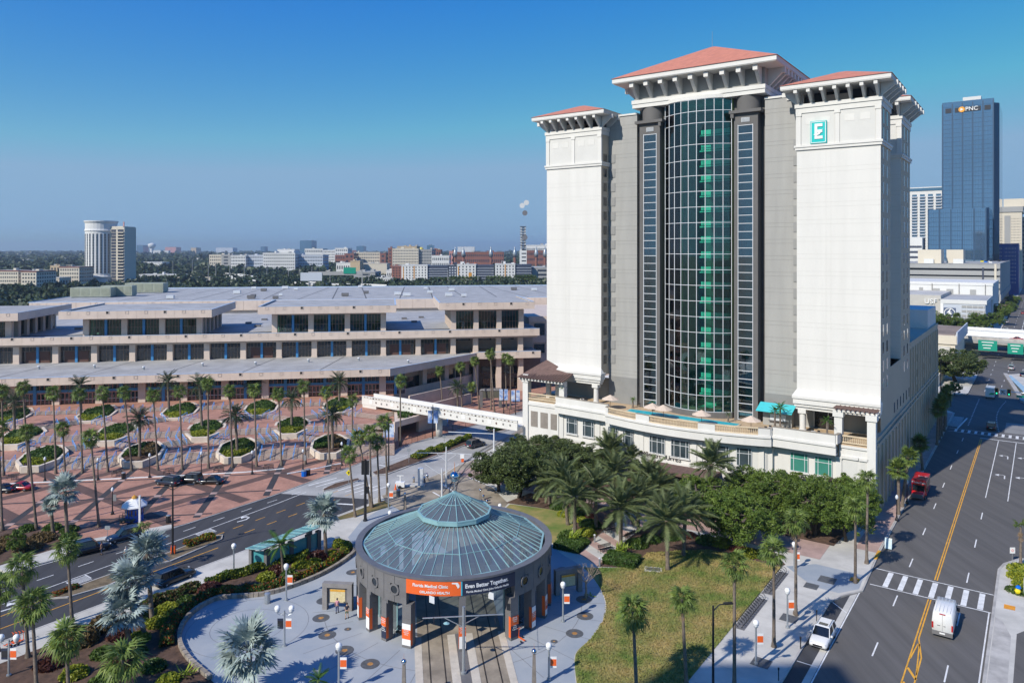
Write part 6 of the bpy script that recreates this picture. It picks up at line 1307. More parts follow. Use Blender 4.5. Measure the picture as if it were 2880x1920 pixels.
# ================================================================ VEGETATION
M['fan']=leafmat('fan_palm_leaf',(.085,.14,.03),(.19,.25,.05),rnd=.25,scale=1.2)
M['fandry']=mat('dead_palm_leaf',(.27,.18,.10),.9,.2,2,rnd=.2)
M['date']=leafmat('date_palm_leaf',(.10,.135,.05),(.20,.24,.10),rnd=.2,scale=1.0)
M['dateD']=leafmat('dark_date_palm_leaf',(.035,.065,.03),(.08,.12,.05),rnd=.2,scale=1.0)
M['silver']=leafmat('silver_palm_leaf',(.20,.26,.24),(.40,.47,.43),rnd=.15,scale=1.5,tr=.12)
M['coco']=leafmat('feather_palm_leaf',(.04,.11,.015),(.10,.2,.03),rnd=.2,scale=1.0)
def fanleaf(L,spread,m,droop,nseg=15,seed=0,name='frond'):
    r=random.Random(seed); b=MB(); b.tube([(0,0,0),(L*.45,0,-.03*L)],.028,3)
    c=Vector((L*.45,0,-.03*L))
    for k in range(nseg):
        a=R(-spread/2+spread*k/(nseg-1)+r.uniform(-3,3)); l=L*.62*(1-.25*abs(k-(nseg-1)/2)/nseg*2)*r.uniform(.85,1.08); d=Vector((math.cos(a),math.sin(a),0)); n_=Vector((-math.sin(a),math.cos(a),0)); w_=l*.17*(spread/220)
        z1=-droop*l*.12+r.uniform(-.02,.03); z2=-droop*l*r.uniform(.45,.8)
        p1=c+d*l*.5+Vector((0,0,z1)); p2=c+d*l*(1-.15*droop)+Vector((0,0,z2)); up=Vector((0,0,.05*L*(1 if k%2 else -1)*.5))
        b.add([tuple(c),tuple(p1-n_*w_*.5+up),tuple(p1+n_*w_*.5+up),tuple(p2)],[(0,1,2),(1,3,2)])
    return b.mesh(name,m)
def feather(L,m,arch,nl=22,lw=.05,ll=.42,seed=0,vee=.5,name='frond'):
    r=random.Random(seed); b=MB(); pts=[]
    for i in range(9):
        t=i/8; pts.append((L*t*(1-.12*arch*t),0,L*(.18*t-arch*.62*t*t)))
    b.tube(pts,[.035*(1-.8*i/8)+.006 for i in range(9)],3)
    for i in range(nl):
        t=.14+.86*i/nl; f=t*8; j=min(int(f),7); f-=j; p=Vector(pts[j]).lerp(Vector(pts[j+1]),f); tg=(Vector(pts[j+1])-Vector(pts[j])).normalized()
        l=ll*L*.5*(math.sin(math.pi*min(1,t*.93+.07))**.6+.15)*r.uniform(.85,1.1)
        for s in (-1,1):
            d=(tg*.62+Vector((0,s*.85,vee*r.uniform(.2,.9)-.15))).normalized(); q=p+d*l+Vector((0,0,-.18*l)); w_=tg*lw*L*.45
            b.add([tuple(p-w_*.5),tuple(p+w_*.5),tuple(p+d*l*.6+w_*.3),tuple(q)],[(0,1,2,3)])
    return b.mesh(name,m)
FAN=[fanleaf(1.75,215,M['fan'],.95,13,seed=i) for i in range(4)]
FANS=[fanleaf(1.6,230,M['fan'],.45,15,seed=i+20) for i in range(3)]
FAND=[fanleaf(1.5,120,M['fandry'],1.3,7,seed=i+9,name='dead_frond') for i in range(2)]
BIS=[fanleaf(2.9,225,M['silver'],.42,21,seed=i+30) for i in range(3)]
DAT=[feather(4.4,M['date'],.5,34,seed=i+40) for i in range(3)]
DATD=[feather(3.3,M['dateD'],.75,22,seed=i+50) for i in range(3)]
COC=[feather(2.5,M['coco'],.85,18,lw=.09,seed=i+60,vee=.0) for i in range(2)]
def trunkmesh(r0,r1,rings,seed=0,flare=1.5,curve=0,name='trunk'):
    r=random.Random(seed); pts=[];rad=[];n=rings
    for i in range(n+1):
        t=i/n; pts.append((curve*math.sin(t*2.2)*1.0,curve*.5*t*t,t)); rad.append((r0+(r1-r0)*t)*(1+(flare-1)*max(0,1-t*14))*(1+.05*r.uniform(-1,1)))
    b=MB(); b.tube(pts,rad,9); return b.mesh(name,M['trunk'],True)
TRK=[trunkmesh(.19,.13,16,i,1.7,curve=.02*(i-1)) for i in range(3)]; TRKD=[trunkmesh(.27,.27,22,i,1.25) for i in range(2)]; TRKB=[trunkmesh(.26,.22,14,i) for i in range(2)]
rgv=random.Random(77)
def palm(x,y,z0,zc,kind,lab,seed=0,sc=1.0,group=None,lean=(0,0)):
    r=random.Random(seed*7+3); t=T({'fan':'fan_palm','sabal':'sabal_palm','bis':'silver_palm','date':'date_palm','dated':'date_palm','coco':'feather_palm','dry':'fan_palm'}[kind],lab,'palm tree','w',x,y,z0,r.uniform(0,6.28),group=group)
    h_=zc-z0; P={'fan':(FAN,26,TRK,-50,78),'sabal':(FANS,34,TRKB,-45,85),'bis':(BIS,26,TRKB,-38,80),'date':(DAT,36,TRKD,-42,82),'dated':(DATD,30,TRKD,-55,75),'coco':(COC,15,TRK,-30,70),'dry':(FAN,9,TRK,10,75)}[kind]
    fr,n,tk,e0,e1=P
    t.part('trunk',tk[seed%len(tk)],None,loc=(x,y,z0),scale=(1,1,h_))
    n=int(n*r.uniform(.85,1.12))
    for i in range(n):
        f=i/n; el=e1+(e0-e1)*f+r.uniform(-9,9); az=i*2.39996+r.uniform(-.25,.25); s=sc*r.uniform(.82,1.1)*(1.0 if f<.8 else .9)
        o=t.part('frond',fr[r.randrange(len(fr))],None,loc=(x,y,z0+h_-.25*f*sc)); o.rotation_euler=(r.uniform(-.25,.25),-R(el),az); o.scale=(s,s,s)
    if kind in('fan','dry'):
        for i in range(6 if kind=='fan' else 22):
            o=t.part('dead_frond',FAND[i%2],None,loc=(x,y,z0+h_-.3-.25*(i%4))); o.rotation_euler=(r.uniform(-.2,.2),-R(-78+r.uniform(-12,14)),i*2.4); s=sc*r.uniform(.5,.95); o.scale=(s,s,s)
    return t
def P_(k,bx_,by,ck,cx,cy,kind,lab,z0=.1,seed=None,sc=1.0,group=None):
    X,Y=S(k,bx_,by,z0); zc=zof(Y,px(ck,cx,cy)[1]); cxp=px(ck,cx,cy)[0]; Xc=(cxp-1440)/FPX*Y
    t=palm(X,Y,z0,max(zc,z0+1.2),kind,lab,seed if seed is not None else int(bx_+by)%97,sc,group); 
    # lean towards the crown position
    lx=Xc-X
    if abs(lx)>.15: t.e.rotation_euler=(0,0,0); t.e.rotation_euler=(0,math.atan2(lx,max(2,zc-z0)),0)
    return t
words='first second third fourth fifth sixth seventh eighth ninth tenth eleventh twelfth thirteenth fourteenth'.split()
G1='tall fan palms along the foot of the grand stairs'
front=[(1,40,1162,1,20,230),(1,320,1152,1,250,190),(1,618,1142,1,585,255),(1,910,1132,1,880,270),(1,1190,1122,1,1130,255),(1,1455,1112,1,1370,245),(1,1742,1102,1,1690,270),(1,2010,1097,1,1980,235),(1,2300,1082,1,2290,150),(2,370,1072,2,335,230),(2,635,1062,2,608,215),(2,910,1052,2,875,265),(2,1172,1037,2,1155,185),(2,1440,1022,2,1405,240)]
for i,a in enumerate(front): P_(*a,'fan',f'tall fan palm at the foot of the stairs, {words[i]} from the left',group=G1,seed=i)
near=[(3,20,275,1,-15,640),(3,310,268,1,300,670),(1,722,1206,1,690,650),(3,840,240,1,1000,735)]
for i,a in enumerate(near): P_(*a,'fan','tall fan palm on the forecourt nearer the avenue, '+['cut by the left edge','second from the left','in front of the first planter gap','right of the silver palm'][i],group='tall fan palms on the forecourt',seed=30+i)
P_(2,1690,740,2,1690,330,'fan','tall fan palm at the right end of the stairs below the footbridge landing',z0=1.5,seed=40); P_(2,2220,832,2,2215,120,'fan','tall fan palm in front of the underpass and the footbridge pillar',seed=41)
dp=[(1,165,740,2.0,150,350,'in the large planter at the left edge'),(1,900,520,3.6,880,170,'in the top row planter left of centre'),(1,1540,950,1.7,1540,540,'in the second lowest row planter with brown shrubs'),(1,1865,485,3.6,1850,120,'in the top row planter under the roof edge'),(1,2230,665,2.8,2200,160,'in the middle row planter, centre left'),(2,420,900,1.7,400,500,'in the third planter of the lowest row'),(2,1020,645,2.8,1020,320,'in the middle row planter, right of centre'),(2,1470,865,1.7,1470,490,'in the planter nearest the avenue'),(2,1545,405,3.6,1540,130,'in the top planter left of the bridge landing'),(1,-20,600,2.5,-10,360,'behind the left edge palms'),(2,600,330,4.4,605,140,'behind the fan palm at the top planter')]
for i,(k,bx_,by,z,cx,cy,l) in enumerate(dp): P_(k,bx_,by,k,cx,cy,'dated','dark feathery date palm '+l,z0=z,seed=60+i,group='date palms in the octagonal planters')
for i,(bx_,by,cx,cy,kd,l) in enumerate(((880,215,880,15,'dated','behind the left half of the footbridge'),(1410,330,1400,40,'dated','behind the middle of the footbridge'),(1200,290,1160,-190,'fan','behind the footbridge, leftmost'),(1465,330,1445,-250,'fan','behind the footbridge, second'),(1705,350,1645,-330,'fan','behind the bridge, left of the sign'),(1915,385,1855,-425,'fan','right of the sign, very tall'),(1868,350,1870,-400,'fan','directly left of the tallest one'),(2080,330,2065,-360,'fan','left of the blue banners'),(2135,350,2130,-340,'fan','behind the blue banners'),(1600,250,1600,40,'fan','short one in front of the dark entrance'))):
    P_(10,bx_,by,10,cx,cy,kd,('dark date palm ' if kd=='dated' else 'slender fan palm ')+l,seed=80+i,group='palms behind the footbridge')
for i,(k,bx_,by,ck,cx,cy,l) in enumerate(((4,1505,158,2,1650,920,'left of the black signal pole'),(4,1640,72,2,1755,730,'just right of the black signal pole'),(2,1905,1512,2,1880,690,'third of the crossing row'),(2,1990,1452,2,1960,790,'fourth and lower of the crossing row'),(2,2078,1380,2,2045,570,'tallest of the crossing row'))):
    P_(k,bx_,by,ck,cx,cy,'fan','fan palm by the avenue crossing, '+l,z0=.15,seed=100+i,group='fan palms by the avenue crossing')
for i,(k,bx_,by,ck,cx,cy,kd,l,s) in enumerate(((6,1705,1625,6,1715,560,'fan','tall fan palm at the lawn edge by the lamp, nearest the camera',1.0),(6,2040,1258,6,2040,450,'fan','fan palm in the square grate between the two globe lamps',1.05),(6,2225,992,6,2220,195,'fan','fan palm right of the second globe lamp with pale fronds',1.0),(6,1300,1600,6,1262,850,'fan','fan palm with hanging brown leaves standing on the lower lawn',.95),(6,878,1690,6,845,960,'fan','dark shaded fan palm at the bottom of the lawn',1.15),(8,957,1522,8,955,900,'fan','fan palm at the corner beside the orange tactile pad',1.0),(8,1050,1362,8,1062,670,'fan','fan palm close to the hotel corner behind the corner palm',1.0),(3,612,1048,3,572,430,'fan','slim fan palm in front of the avenue left of the silver palms',1.05),(3,240,1352,3,185,590,'fan','fan palm left edge with a square grate',1.1),(3,312,1640,3,275,900,'fan','fan palm at the lower left corner in front of the avenue',1.15),(3,590,1800,3,560,1190,'fan','low wide fan palm at the bottom left beside the path',1.2),(3,1040,1900,3,1030,1370,'fan','bright fan palm cut by the bottom edge under the silver palms',1.3),(3,-20,1300,3,0,760,'fan','fan palm cut by the left edge over the avenue',1.1),(3,1235,640,3,1215,260,'dry','small fan palm with drooping dry leaves above the silver palms',.85))):
    P_(k,bx_,by,ck,cx,cy,kd,l,z0=.15,seed=120+i,sc=s)
for i,(bx_,by,cx,cy,l,s) in enumerate(((1315,955,1322,580,'round headed sabal palm nearest the red shuttle',1.25),(1345,892,1395,480,'round headed sabal palm in the middle of the trio',1.25),(1515,592,1490,370,'round headed sabal palm farthest up the shaded pavement',1.3))): P_(8,bx_,by,8,cx,cy,'sabal',l,z0=.15,seed=150+i,sc=s,group='sabal palms beside the hotel')
for i,(bx_,by) in enumerate(((300,1430),(355,1310),(405,1225),(470,1110),(500,1000))): P_(11,bx_,by,11,bx_+20,by-830,'sabal','dark palm in the hotel shadow near the far crossing',z0=.15,seed=160+i,sc=1.3,group='dark palms in the shadow of the hotel')
for i,(k,bx_,by,ck,cx,cy,l,s) in enumerate(((3,1290,1050,3,1250,470,'uppermost of the cluster over the parked black car',1.0),(3,1230,1180,3,1120,700,'middle of the cluster by the avenue',1.05),(3,1110,1290,3,1045,960,'lowest of the cluster by the avenue',1.0),(4,650,1720,4,600,1290,'large one at the bottom edge on the plaza',1.2),(4,1258,500,4,1240,120,'standing behind the bus shelter',1.0),(3,570,318,1,715,1330,'on the brick forecourt left of the kiosk',.95),(3,450,296,1,560,1490,'small one beside the forecourt silver palm',.55))):
    P_(k,bx_,by,ck,cx,cy,'bis','silver blue fan palm, '+l,z0=.2,seed=170+i,sc=s,group='silver blue palms')
P_(4,895,642,4,872,385,'coco','small green feather palm in front of the bus shelter',z0=.2,seed=181); P_(4,1190,1690,4,1190,1540,'coco','small dark feather palm at the bottom edge of the plaza',z0=.15,seed=182,sc=.6)
dts=[(9,1405,1305,9,1388,850,'nearest the round station right of the brown lawn'),(9,1320,1155,9,1275,650,'standing in a mulch ring behind the glass roof'),(9,1905,1405,9,1900,965,'in the square hedge by the brick path'),(9,1630,1200,9,1620,760,'between the path and the oak'),(9,2100,1235,9,2085,850,'at the right side of the brick path'),(9,1120,925,9,1125,690,'low one left of the path garden'),(9,1830,900,9,1830,570,'behind the path in front of the podium'),(9,1800,640,9,1790,350,'against the left podium windows'),(9,2110,620,9,2070,430,'against the podium left of the hotel lettering'),(9,2200,960,9,2200,640,'below the hotel lettering'),(9,2330,1000,9,2300,740,'beneath the lettering right side'),(6,1140,605,6,1130,190,'standing in a mulch ring at the top of the lawn'),(6,1272,485,6,1290,120,'right of the lawn mulch ring palm'),(0,2001/1.2245+0,1170,0,1634,1065,'in front of the podium balcony centre')]
for i,(k,bx_,by,ck,cx,cy,l) in enumerate(dts): P_(k,bx_,by,ck,cx,cy,'date','grey green date palm '+l,z0=.18,seed=200+i,group='date palms in front of the hotel')
# terrace palms on the hotel
for v,u,h_,s,l in ((-37.4,130.2,3.4,.55,'left of the pair beside the bar kiosk'),(-36.6,130.6,3.9,.6,'right of the pair beside the bar kiosk'),(-28.3,127.4,3.4,.5,'in front of the right porch'),(-79.5,128.6,3.2,.5,'in front of the left porch pier'),(-65.8,133,1.6,.35,'in a white pot at the left end of the pool'),(-61.5,133,1.4,.3,'in a pot behind the left parasols'),(-46.2,131.9,1.4,.3,'in a pot at the right part of the pool')):
    X,Y=toW('s',v,u); t=palm(X,Y,11.05,11.05+h_,'coco','small potted palm on the hotel terrace '+l,int(-v),s*1.0,'potted palms on the terrace')
# dead palm trunk at the right edge
P_(8,2325,1372,8,2318,1060,'dry','cut palm with a ball of dry brown fronds at the right edge',z0=.2,seed=7,sc=.8)
# ---- broadleaf trees
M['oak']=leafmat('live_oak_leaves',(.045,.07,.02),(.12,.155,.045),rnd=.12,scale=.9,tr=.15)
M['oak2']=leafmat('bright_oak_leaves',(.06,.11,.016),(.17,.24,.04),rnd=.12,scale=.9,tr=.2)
M['ground_leaf']=leafmat('shrub_leaves',(.04,.085,.015),(.11,.17,.03),rnd=.1,scale=1.2)
def crown(rx,rz,n,size,m,seed,lump=1.0):
    rg=np.random.default_rng(seed); nc=int(150*lump); C=[]
    cc_=rg.normal(size=(nc,3)); cc_/=np.linalg.norm(cc_,axis=1)[:,None]; cc_*=rg.uniform(.4,1.02,nc)[:,None]*(1+.12*np.sin(cc_[:,:1]*5+seed)*np.cos(cc_[:,1:2]*4)); cc_[:,2]=cc_[:,2]*.8+.1
    for c in cc_:
        k=n//nc; p=rg.normal(size=(k,3)); p/=np.linalg.norm(p,axis=1)[:,None]; p*=(rg.uniform(.3,1,k)**.5)[:,None]*rg.uniform(.07,.22); C.append(c+p)
    C=np.concatenate(C); C=C[C[:,2]>-.62]; C=C*np.array([rx,rx,rz]); return leafmesh('crown',C,size,m,seed)
def limbs(rx,rz,hb,seed,nb=9,r0=.3):
    r=random.Random(seed); b=MB(); b.tube([(0,0,-hb),(.1,.05,-hb*.5),(.0,.1,-hb*.15),(0,0,rz*.2)],[r0*1.3,r0,r0*.85,r0*.5],8)
    for i in range(nb):
        a=i*2.4; e=r.uniform(.25,.9); d=Vector((math.cos(a)*rx*.6,math.sin(a)*rx*.6,rz*e*.45)); s0=Vector((0,0,-hb*.35+r.uniform(0,.4)*rz)); m_=s0.lerp(d,.5)+Vector((r.uniform(-.3,.3),r.uniform(-.3,.3),.25)); b.tube([tuple(s0),tuple(m_),tuple(d)],[r0*.5,r0*.3,.04],5)
    return b.mesh('trunk',M['bark'],True)
OAK=[crown(1,1,30000,.046,M['oak'],i) for i in range(3)]; OAKB=[crown(1,1,24000,.046,M['oak2'],i+5) for i in range(3)]; SMALL=[crown(1,1,3500,.11,M['oak2'],i+9,.5) for i in range(2)]
LIMB=[limbs(1,1,.9,i,9,.055) for i in range(3)]
def tree(x,y,z0,rx,rz,zc,lab,crowns,seed,name='oak_tree',group=None,cat='tree'):
    t=T(name,lab,cat,'w',x,y,z0,seed*1.3,group=group); hc=zc-z0
    o=t.part('crown',crowns[seed%len(crowns)],None,loc=(x,y,zc),scale=(rx,rx*1.0,rz)); o2=t.part('trunk',LIMB[seed%3],None,loc=(x,y,z0+hc),scale=(rx,rx,hc/.9)); return t
def TR(k,bx_,by,topy,rx,lab,crowns,seed,**kw):
    X,Y=S(k,bx_,by,.15); zt=zof(Y,px(k,0,topy)[1]); rz=min(rx*1.05,(zt-.6)*.52); tree(X,Y,.15,rx,rz,zt-rz,lab,crowns,seed,**kw)
GO='live oaks in front of the hotel'
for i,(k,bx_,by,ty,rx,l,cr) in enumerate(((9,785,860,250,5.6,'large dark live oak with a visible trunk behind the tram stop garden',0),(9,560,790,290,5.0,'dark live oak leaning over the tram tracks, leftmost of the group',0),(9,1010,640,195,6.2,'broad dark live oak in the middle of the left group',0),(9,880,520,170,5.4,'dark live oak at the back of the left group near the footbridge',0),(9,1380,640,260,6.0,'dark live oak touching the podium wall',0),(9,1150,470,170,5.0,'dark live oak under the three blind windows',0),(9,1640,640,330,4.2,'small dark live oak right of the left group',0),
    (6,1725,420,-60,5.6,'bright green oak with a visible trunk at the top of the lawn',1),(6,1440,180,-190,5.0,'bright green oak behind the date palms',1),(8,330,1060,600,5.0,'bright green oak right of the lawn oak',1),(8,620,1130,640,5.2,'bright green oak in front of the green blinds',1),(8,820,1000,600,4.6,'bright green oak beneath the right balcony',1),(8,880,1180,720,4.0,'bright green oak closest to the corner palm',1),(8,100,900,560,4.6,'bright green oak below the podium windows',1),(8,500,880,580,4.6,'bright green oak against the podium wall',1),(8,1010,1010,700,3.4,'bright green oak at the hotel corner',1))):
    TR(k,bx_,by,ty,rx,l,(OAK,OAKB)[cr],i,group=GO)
TR(3,128,480,270,1.5,'small round broadleaf tree on the left pavement',SMALL,1,name='small_tree')
TR(12,1215,1010,470,9.5,'large loose brown green oak beside the street past the hotel',OAK,2,name='oak_tree')
TR(12,1200,1250,1020,2.4,'low bright green bush tree by the far pavement',SMALL,0,name='small_tree')
TR(12,2010,1290,1200,1.0,'tiny tree',SMALL,0,name='small_tree') if False else None
for i,(bx_,by,ty,rx) in enumerate(((2200,220,-110,5),(1900,140,-60,5),(2060,1250,1210,3))[:0]): pass
# thin tree in front of the blind windows
X,Y=S(9,1080,560,.15)
# bare tree on the plaza
X,Y=S(6,445,850,.15); t=T('bare_tree','bare leafless tree in a round grate right of the station','tree','w',X,Y,.15); r=random.Random(5); b=MB(); b.tube([(0,0,0),(.05,0,1),(0,.05,2.0)],[.15,.12,.1],7); t.part('trunk',b,mat('pale_bark',(.30,.24,.17),.9,.15,3))
b=MB()
def br(p,d,l,rad,dep):
    q=p+d*l; b.tube([tuple(p),tuple(p+d*l*.5+Vector((r.uniform(-.05,.05),r.uniform(-.05,.05),0))),tuple(q)],[rad,rad*.8,rad*.6],4)
    if dep:
        for _ in range(3): d2=(d+Vector((r.uniform(-.7,.7),r.uniform(-.7,.7),r.uniform(-.15,.5)))).normalized(); br(q,d2,l*.72,rad*.6,dep-1)
for i in range(7): a=i*.9; br(Vector((0,.05,1.7+.05*i)),Vector((math.cos(a)*.8,math.sin(a)*.8,.75)).normalized(),.95,.055,3)
t.part('branches',b,MATS['pale_bark'])
# ---- shrubs and hedges
def shrubmass(name,lab,pts,size,mats,seed,cat='shrub',group=None,base=None,kind=None,n=None,mi=None):
    C=np.array(pts); c0=(C[:,0].mean(),C[:,1].mean(),.15) if base is None else base; me=leafmesh(name,C-np.array(c0),size,mats,seed,mi=mi); o=bpy.data.objects.new(name,me); COL.objects.link(o); o.location=c0; tagp(o,lab,cat if kind!='stuff' else None,group,kind); 
    if kind=='stuff': o['label']=lab; o['kind']='stuff'
    return o
def blob(x,y,z,rx,ry,rz,n,rg):
    p=rg.normal(size=(n,3)); p/=np.linalg.norm(p,axis=1)[:,None]; p[:,2]=abs(p[:,2]); p*=(rg.uniform(.55,1.05,n))[:,None]; return np.stack([x+p[:,0]*rx,y+p[:,1]*ry,z+p[:,2]*rz],1)
rgn=np.random.default_rng(11)
def inpoly(x,y,P):
    c=False; j=len(P)-1
    for i in range(len(P)):
        if (P[i][1]>y)!=(P[j][1]>y) and x<(P[j][0]-P[i][0])*(y-P[i][1])/(P[j][1]-P[i][1])+P[i][0]: c=not c
        j=i
    return c
# hedge ribbons along the bed (street frame)
def ribbon(line,wd,hh,n,mats,lab,size=.26,mi=None,seed=0,z=.2,name='hedge'):
    tot=sum(math.hypot(c[0]-a[0],c[1]-a[1]) for a,c in zip(line,line[1:])); pts=[]
    for a,c in zip(line,line[1:]):
        l=math.hypot(c[0]-a[0],c[1]-a[1]); k=int(n*l/tot); t=rgn.uniform(0,1,k); dx,dy=(c[0]-a[0])/l,(c[1]-a[1])/l; o=rgn.uniform(-1,1,k)*wd/2*(1+.2*np.sin(t*9)); zz=z+hh*np.sqrt(np.clip(1-(2*o/wd/1.15)**2,0,1))*rgn.uniform(.35,1.05,k)*(1+.18*np.sin(t*l*1.9+a[0]))
        v=a[0]+dx*l*t-dy*o; u=a[1]+dy*l*t+dx*o; s,c_=math.sin(R(35.6)),math.cos(R(35.6)); pts.append(np.stack([v*c_+u*s,-v*s+u*c_,zz],1))
    P=np.concatenate(pts); mi=rgn.integers(0,len(mats),len(P)) if isinstance(mats,list) else None
    return shrubmass(name,lab,P,size,mats,seed,'hedge',mi=mi)
M['redflower']=leafmat('red_flowering_tips',(.45,.06,.02),(.25,.12,.02),scale=2)
inner=[(x-.0,y) for x,y in wallL]
off=[(-66.5,40.6),(-71,41.1),(-75,42.2),(-78.3,44.2),(-80.6,47),(-81.7,50.4),(-81.3,52.6),(-79.4,54.6),(-77.9,56.4),(-77.1,58.6),(-76.9,62),(-77.2,65.8),(-78.4,69.8)]
ribbon(off[2:10],1.3,.9,9000,[M['hedge'],M['ground_leaf'],M['hedge'],M['redflower']],'clipped hedge with red tips inside the curved stone edging',seed=1)
ribbon(off[9:],1.2,.8,5000,[M['hedge'],M['hedgeY'],M['ground_leaf'],M['redflower']],'clipped hedge along the stone edging behind the map board',seed=2)
ribbon([(-85.0,53),(-84.3,57),(-82.7,61.5),(-81.7,66)],1.4,.9,8000,[M['hedge'],M['hedgeY'],M['ground_leaf']],'low hedge between the avenue pavement and the planting bed',seed=3)
ribbon([(-81.5,70.6),(-79.4,71.3),(-78.4,69.6)],1.2,.9,2500,[M['hedge'],M['hedgeY']],'yellow green hedge at the right tip of the planting bed',seed=4)
ribbon([(-85.2,44),(-85.3,48),(-84.8,52)],1.6,1.0,5000,[M['hedge'],M['hedgeB']],'dark hedge under the silver palms beside the avenue',seed=5)
ribbon([(-98.6,58.2),(-98.2,62.4)],1.3,.8,3200,[M['hedge'],M['redflower'],M['hedgeY']],'rounded flowering shrub row on the avenue median',seed=6)
ribbon([(-97.6,40.5),(-97.7,43.5)],.8,.4,700,[M['redflower'],M['hedge']],'small red flowering shrub at the near end of the median',seed=16)
ribbon([(-102.8,109.5),(-102.9,119)],1.9,1.1,6500,[M['hedge'],M['hedgeY']],'bushy green hedge on the far avenue median',seed=7); ribbon([(-103.2,119.5),(-104,129)],1.4,1.0,4500,[M['hedgeY'],M['hedge']],'yellow green hedge behind the parked dark car',seed=8)
ribbon([(-104.3,137),(-104.8,146)],2.6,1.3,5000,[M['ground_leaf'],M['hedge']],'bright green shrubs beneath the hotel end of the footbridge',seed=9)
# mixed bushes of the bed
specs=[('yellow green croton bush',M['hedgeY'],.75),('dark red cordyline bush',M['hedgeR'],.75),('green philodendron bush',M['ground_leaf'],.8),('brown clipped mound',M['hedgeB'],1.1),('glossy green bush',M['hedge'],.8)]
import itertools as it
rb=random.Random(12); cnt=0
for (v,u,k,s,l) in ((-80.6,58.6,0,1.2,'below the shelter'),(-81.0,60.6,1,1.3,'beside the green feather palm'),(-80.0,63.5,0,1.1,'left of the silver palm by the shelter'),(-80.2,66.5,1,1.5,'at the foot of the shelter silver palm'),(-79.3,68.4,0,1.0,'near the right end of the bed'),(-79.4,61.0,2,.9,'in the middle of the bed'),(-79.0,64.8,0,1.2,'next to the stone edging'),(-83.3,52.4,1,1.5,'right of the silver palm cluster'),(-82.7,49.0,2,1.2,'under the silver palm cluster'),(-82.6,46.5,0,1.4,'in the curve of the edging, upper'),(-80.6,44.3,0,1.3,'in the curve of the edging, middle'),(-83.0,43.6,2,1.3,'left of the curve'),(-79.0,41.3,0,1.2,'in the curve of the edging, lower'),(-81.5,40.4,1,1.2,'behind the bright fan palm'),(-76.6,39.6,4,1.3,'below the edging'),(-84.6,40.3,3,1.6,'upper of the brown mounds'),(-83.6,37.4,3,1.8,'large lower brown mound'),(-79,37.6,2,1.2,'near the bottom edge'),(-75.3,37.2,1,1.2,'dark one at the bottom'),(-72.4,39.4,4,1.2,'round one under the plaza silver palm'),(-69.0,39.0,0,1.1,'at the bottom right of the bed'),(-81.4,33.5,1,1.4,'at the bottom left of the bed'),(-77.6,34.2,0,1.3,'bottom centre of the bed'),(-85.4,36.6,0,1.3,'along the pavement'),(-73.6,35,2,1.4,'at the bottom edge'),(-66,38.8,4,1.0,'with red tips near the feather palm'),(-63,39.8,0,.9,'small one beside the small feather palm')):
    nm,m,hh=specs[k]; X,Y=toW('s',v,u); P=blob(X,Y,.2,s,s,hh*s*.8,int(1100*s*s),rgn); shrubmass('bush',f'{nm} {l}',P,.24,m,cnt,'bush',group='mixed bushes of the planting bed'); cnt+=1
# garden in front of the hotel
for (v,u,k,s,l) in ((-64,102.5,4,1.5,'behind the station at the oak trunk'),(-61.5,100.2,0,1.2,'bright one left of the path garden'),(-60.0,101.8,4,1.8,'hedge like one behind the bright one'),(-58.2,99.4,0,1.1,'yellow one behind the brown lawn'),(-57.4,101.4,1,1.0,'dark red one in the path garden'),(-55.8,98.4,4,1.7,'left of the path, upper'),(-54.8,95.4,0,1.4,'yellow one beside the path'),(-56.0,92.6,2,1.7,'left of the path, middle'),(-53.6,92.2,4,1.1,'small one at the path edge'),(-46.8,95.8,2,1.6,'right of the path, upper'),(-46.0,98.6,4,1.5,'right of the path under the palms'),(-44,101.5,4,1.6,'behind the lawn mulch ring'),(-42,103.3,1,1.1,'dark red one under the oaks'),(-39.2,102.8,4,1.5,'hedge under the oaks, left'),(-37,103.2,0,1.6,'yellow one at the top edge of the lawn'),(-34.5,102.6,1,1.2,'dark red one at the top edge of the lawn'),(-32.8,101.8,0,1.4,'yellow one at the right corner of the lawn'),(-30.8,102.6,4,1.5,'green one beside the pale pavement'),(-48.5,113.5,4,1.6,'by the podium, left'),(-40,113.6,4,1.6,'by the podium, middle'),(-33,113.8,4,1.6,'by the podium, right')):
    nm,m,hh=specs[k]; X,Y=toW('s',v,u); P=blob(X,Y,.2,s,s,hh*s*.7,int(1000*s*s),rgn); shrubmass('bush',f'{nm} {l}',P,.24,m,cnt,'bush',group='bushes of the hotel garden'); cnt+=1
def boxhedge(k,x,y,w_,d_,h_,rot,lab,seed):
    X,Y=S(k,x,y,.18); n=5200; p=rgn.uniform(-1,1,(n,3)); j=rgn.integers(0,5,n); p[j==0,0]=1;p[j==1,0]=-1;p[j==2,1]=1;p[j==3,1]=-1; p[j==4,2]=1; p+=rgn.normal(size=(n,3))*.04; p[:,0]*=w_/2;p[:,1]*=d_/2;p[:,2]=(p[:,2]+1)*h_/2; c,s=math.cos(rot),math.sin(rot); P=np.stack([X+p[:,0]*c-p[:,1]*s,Y+p[:,0]*s+p[:,1]*c,.18+p[:,2]],1)
    shrubmass('hedge',lab,P,.2,M['hedge'],seed,'hedge')
boxhedge(6,750,540,4.2,3.2,.75,R(-25),'square clipped hedge right of the brick path',31); boxhedge(6,305,420,3.6,2.6,.7,R(-30),'square clipped hedge in the station shadow left of the path',32)
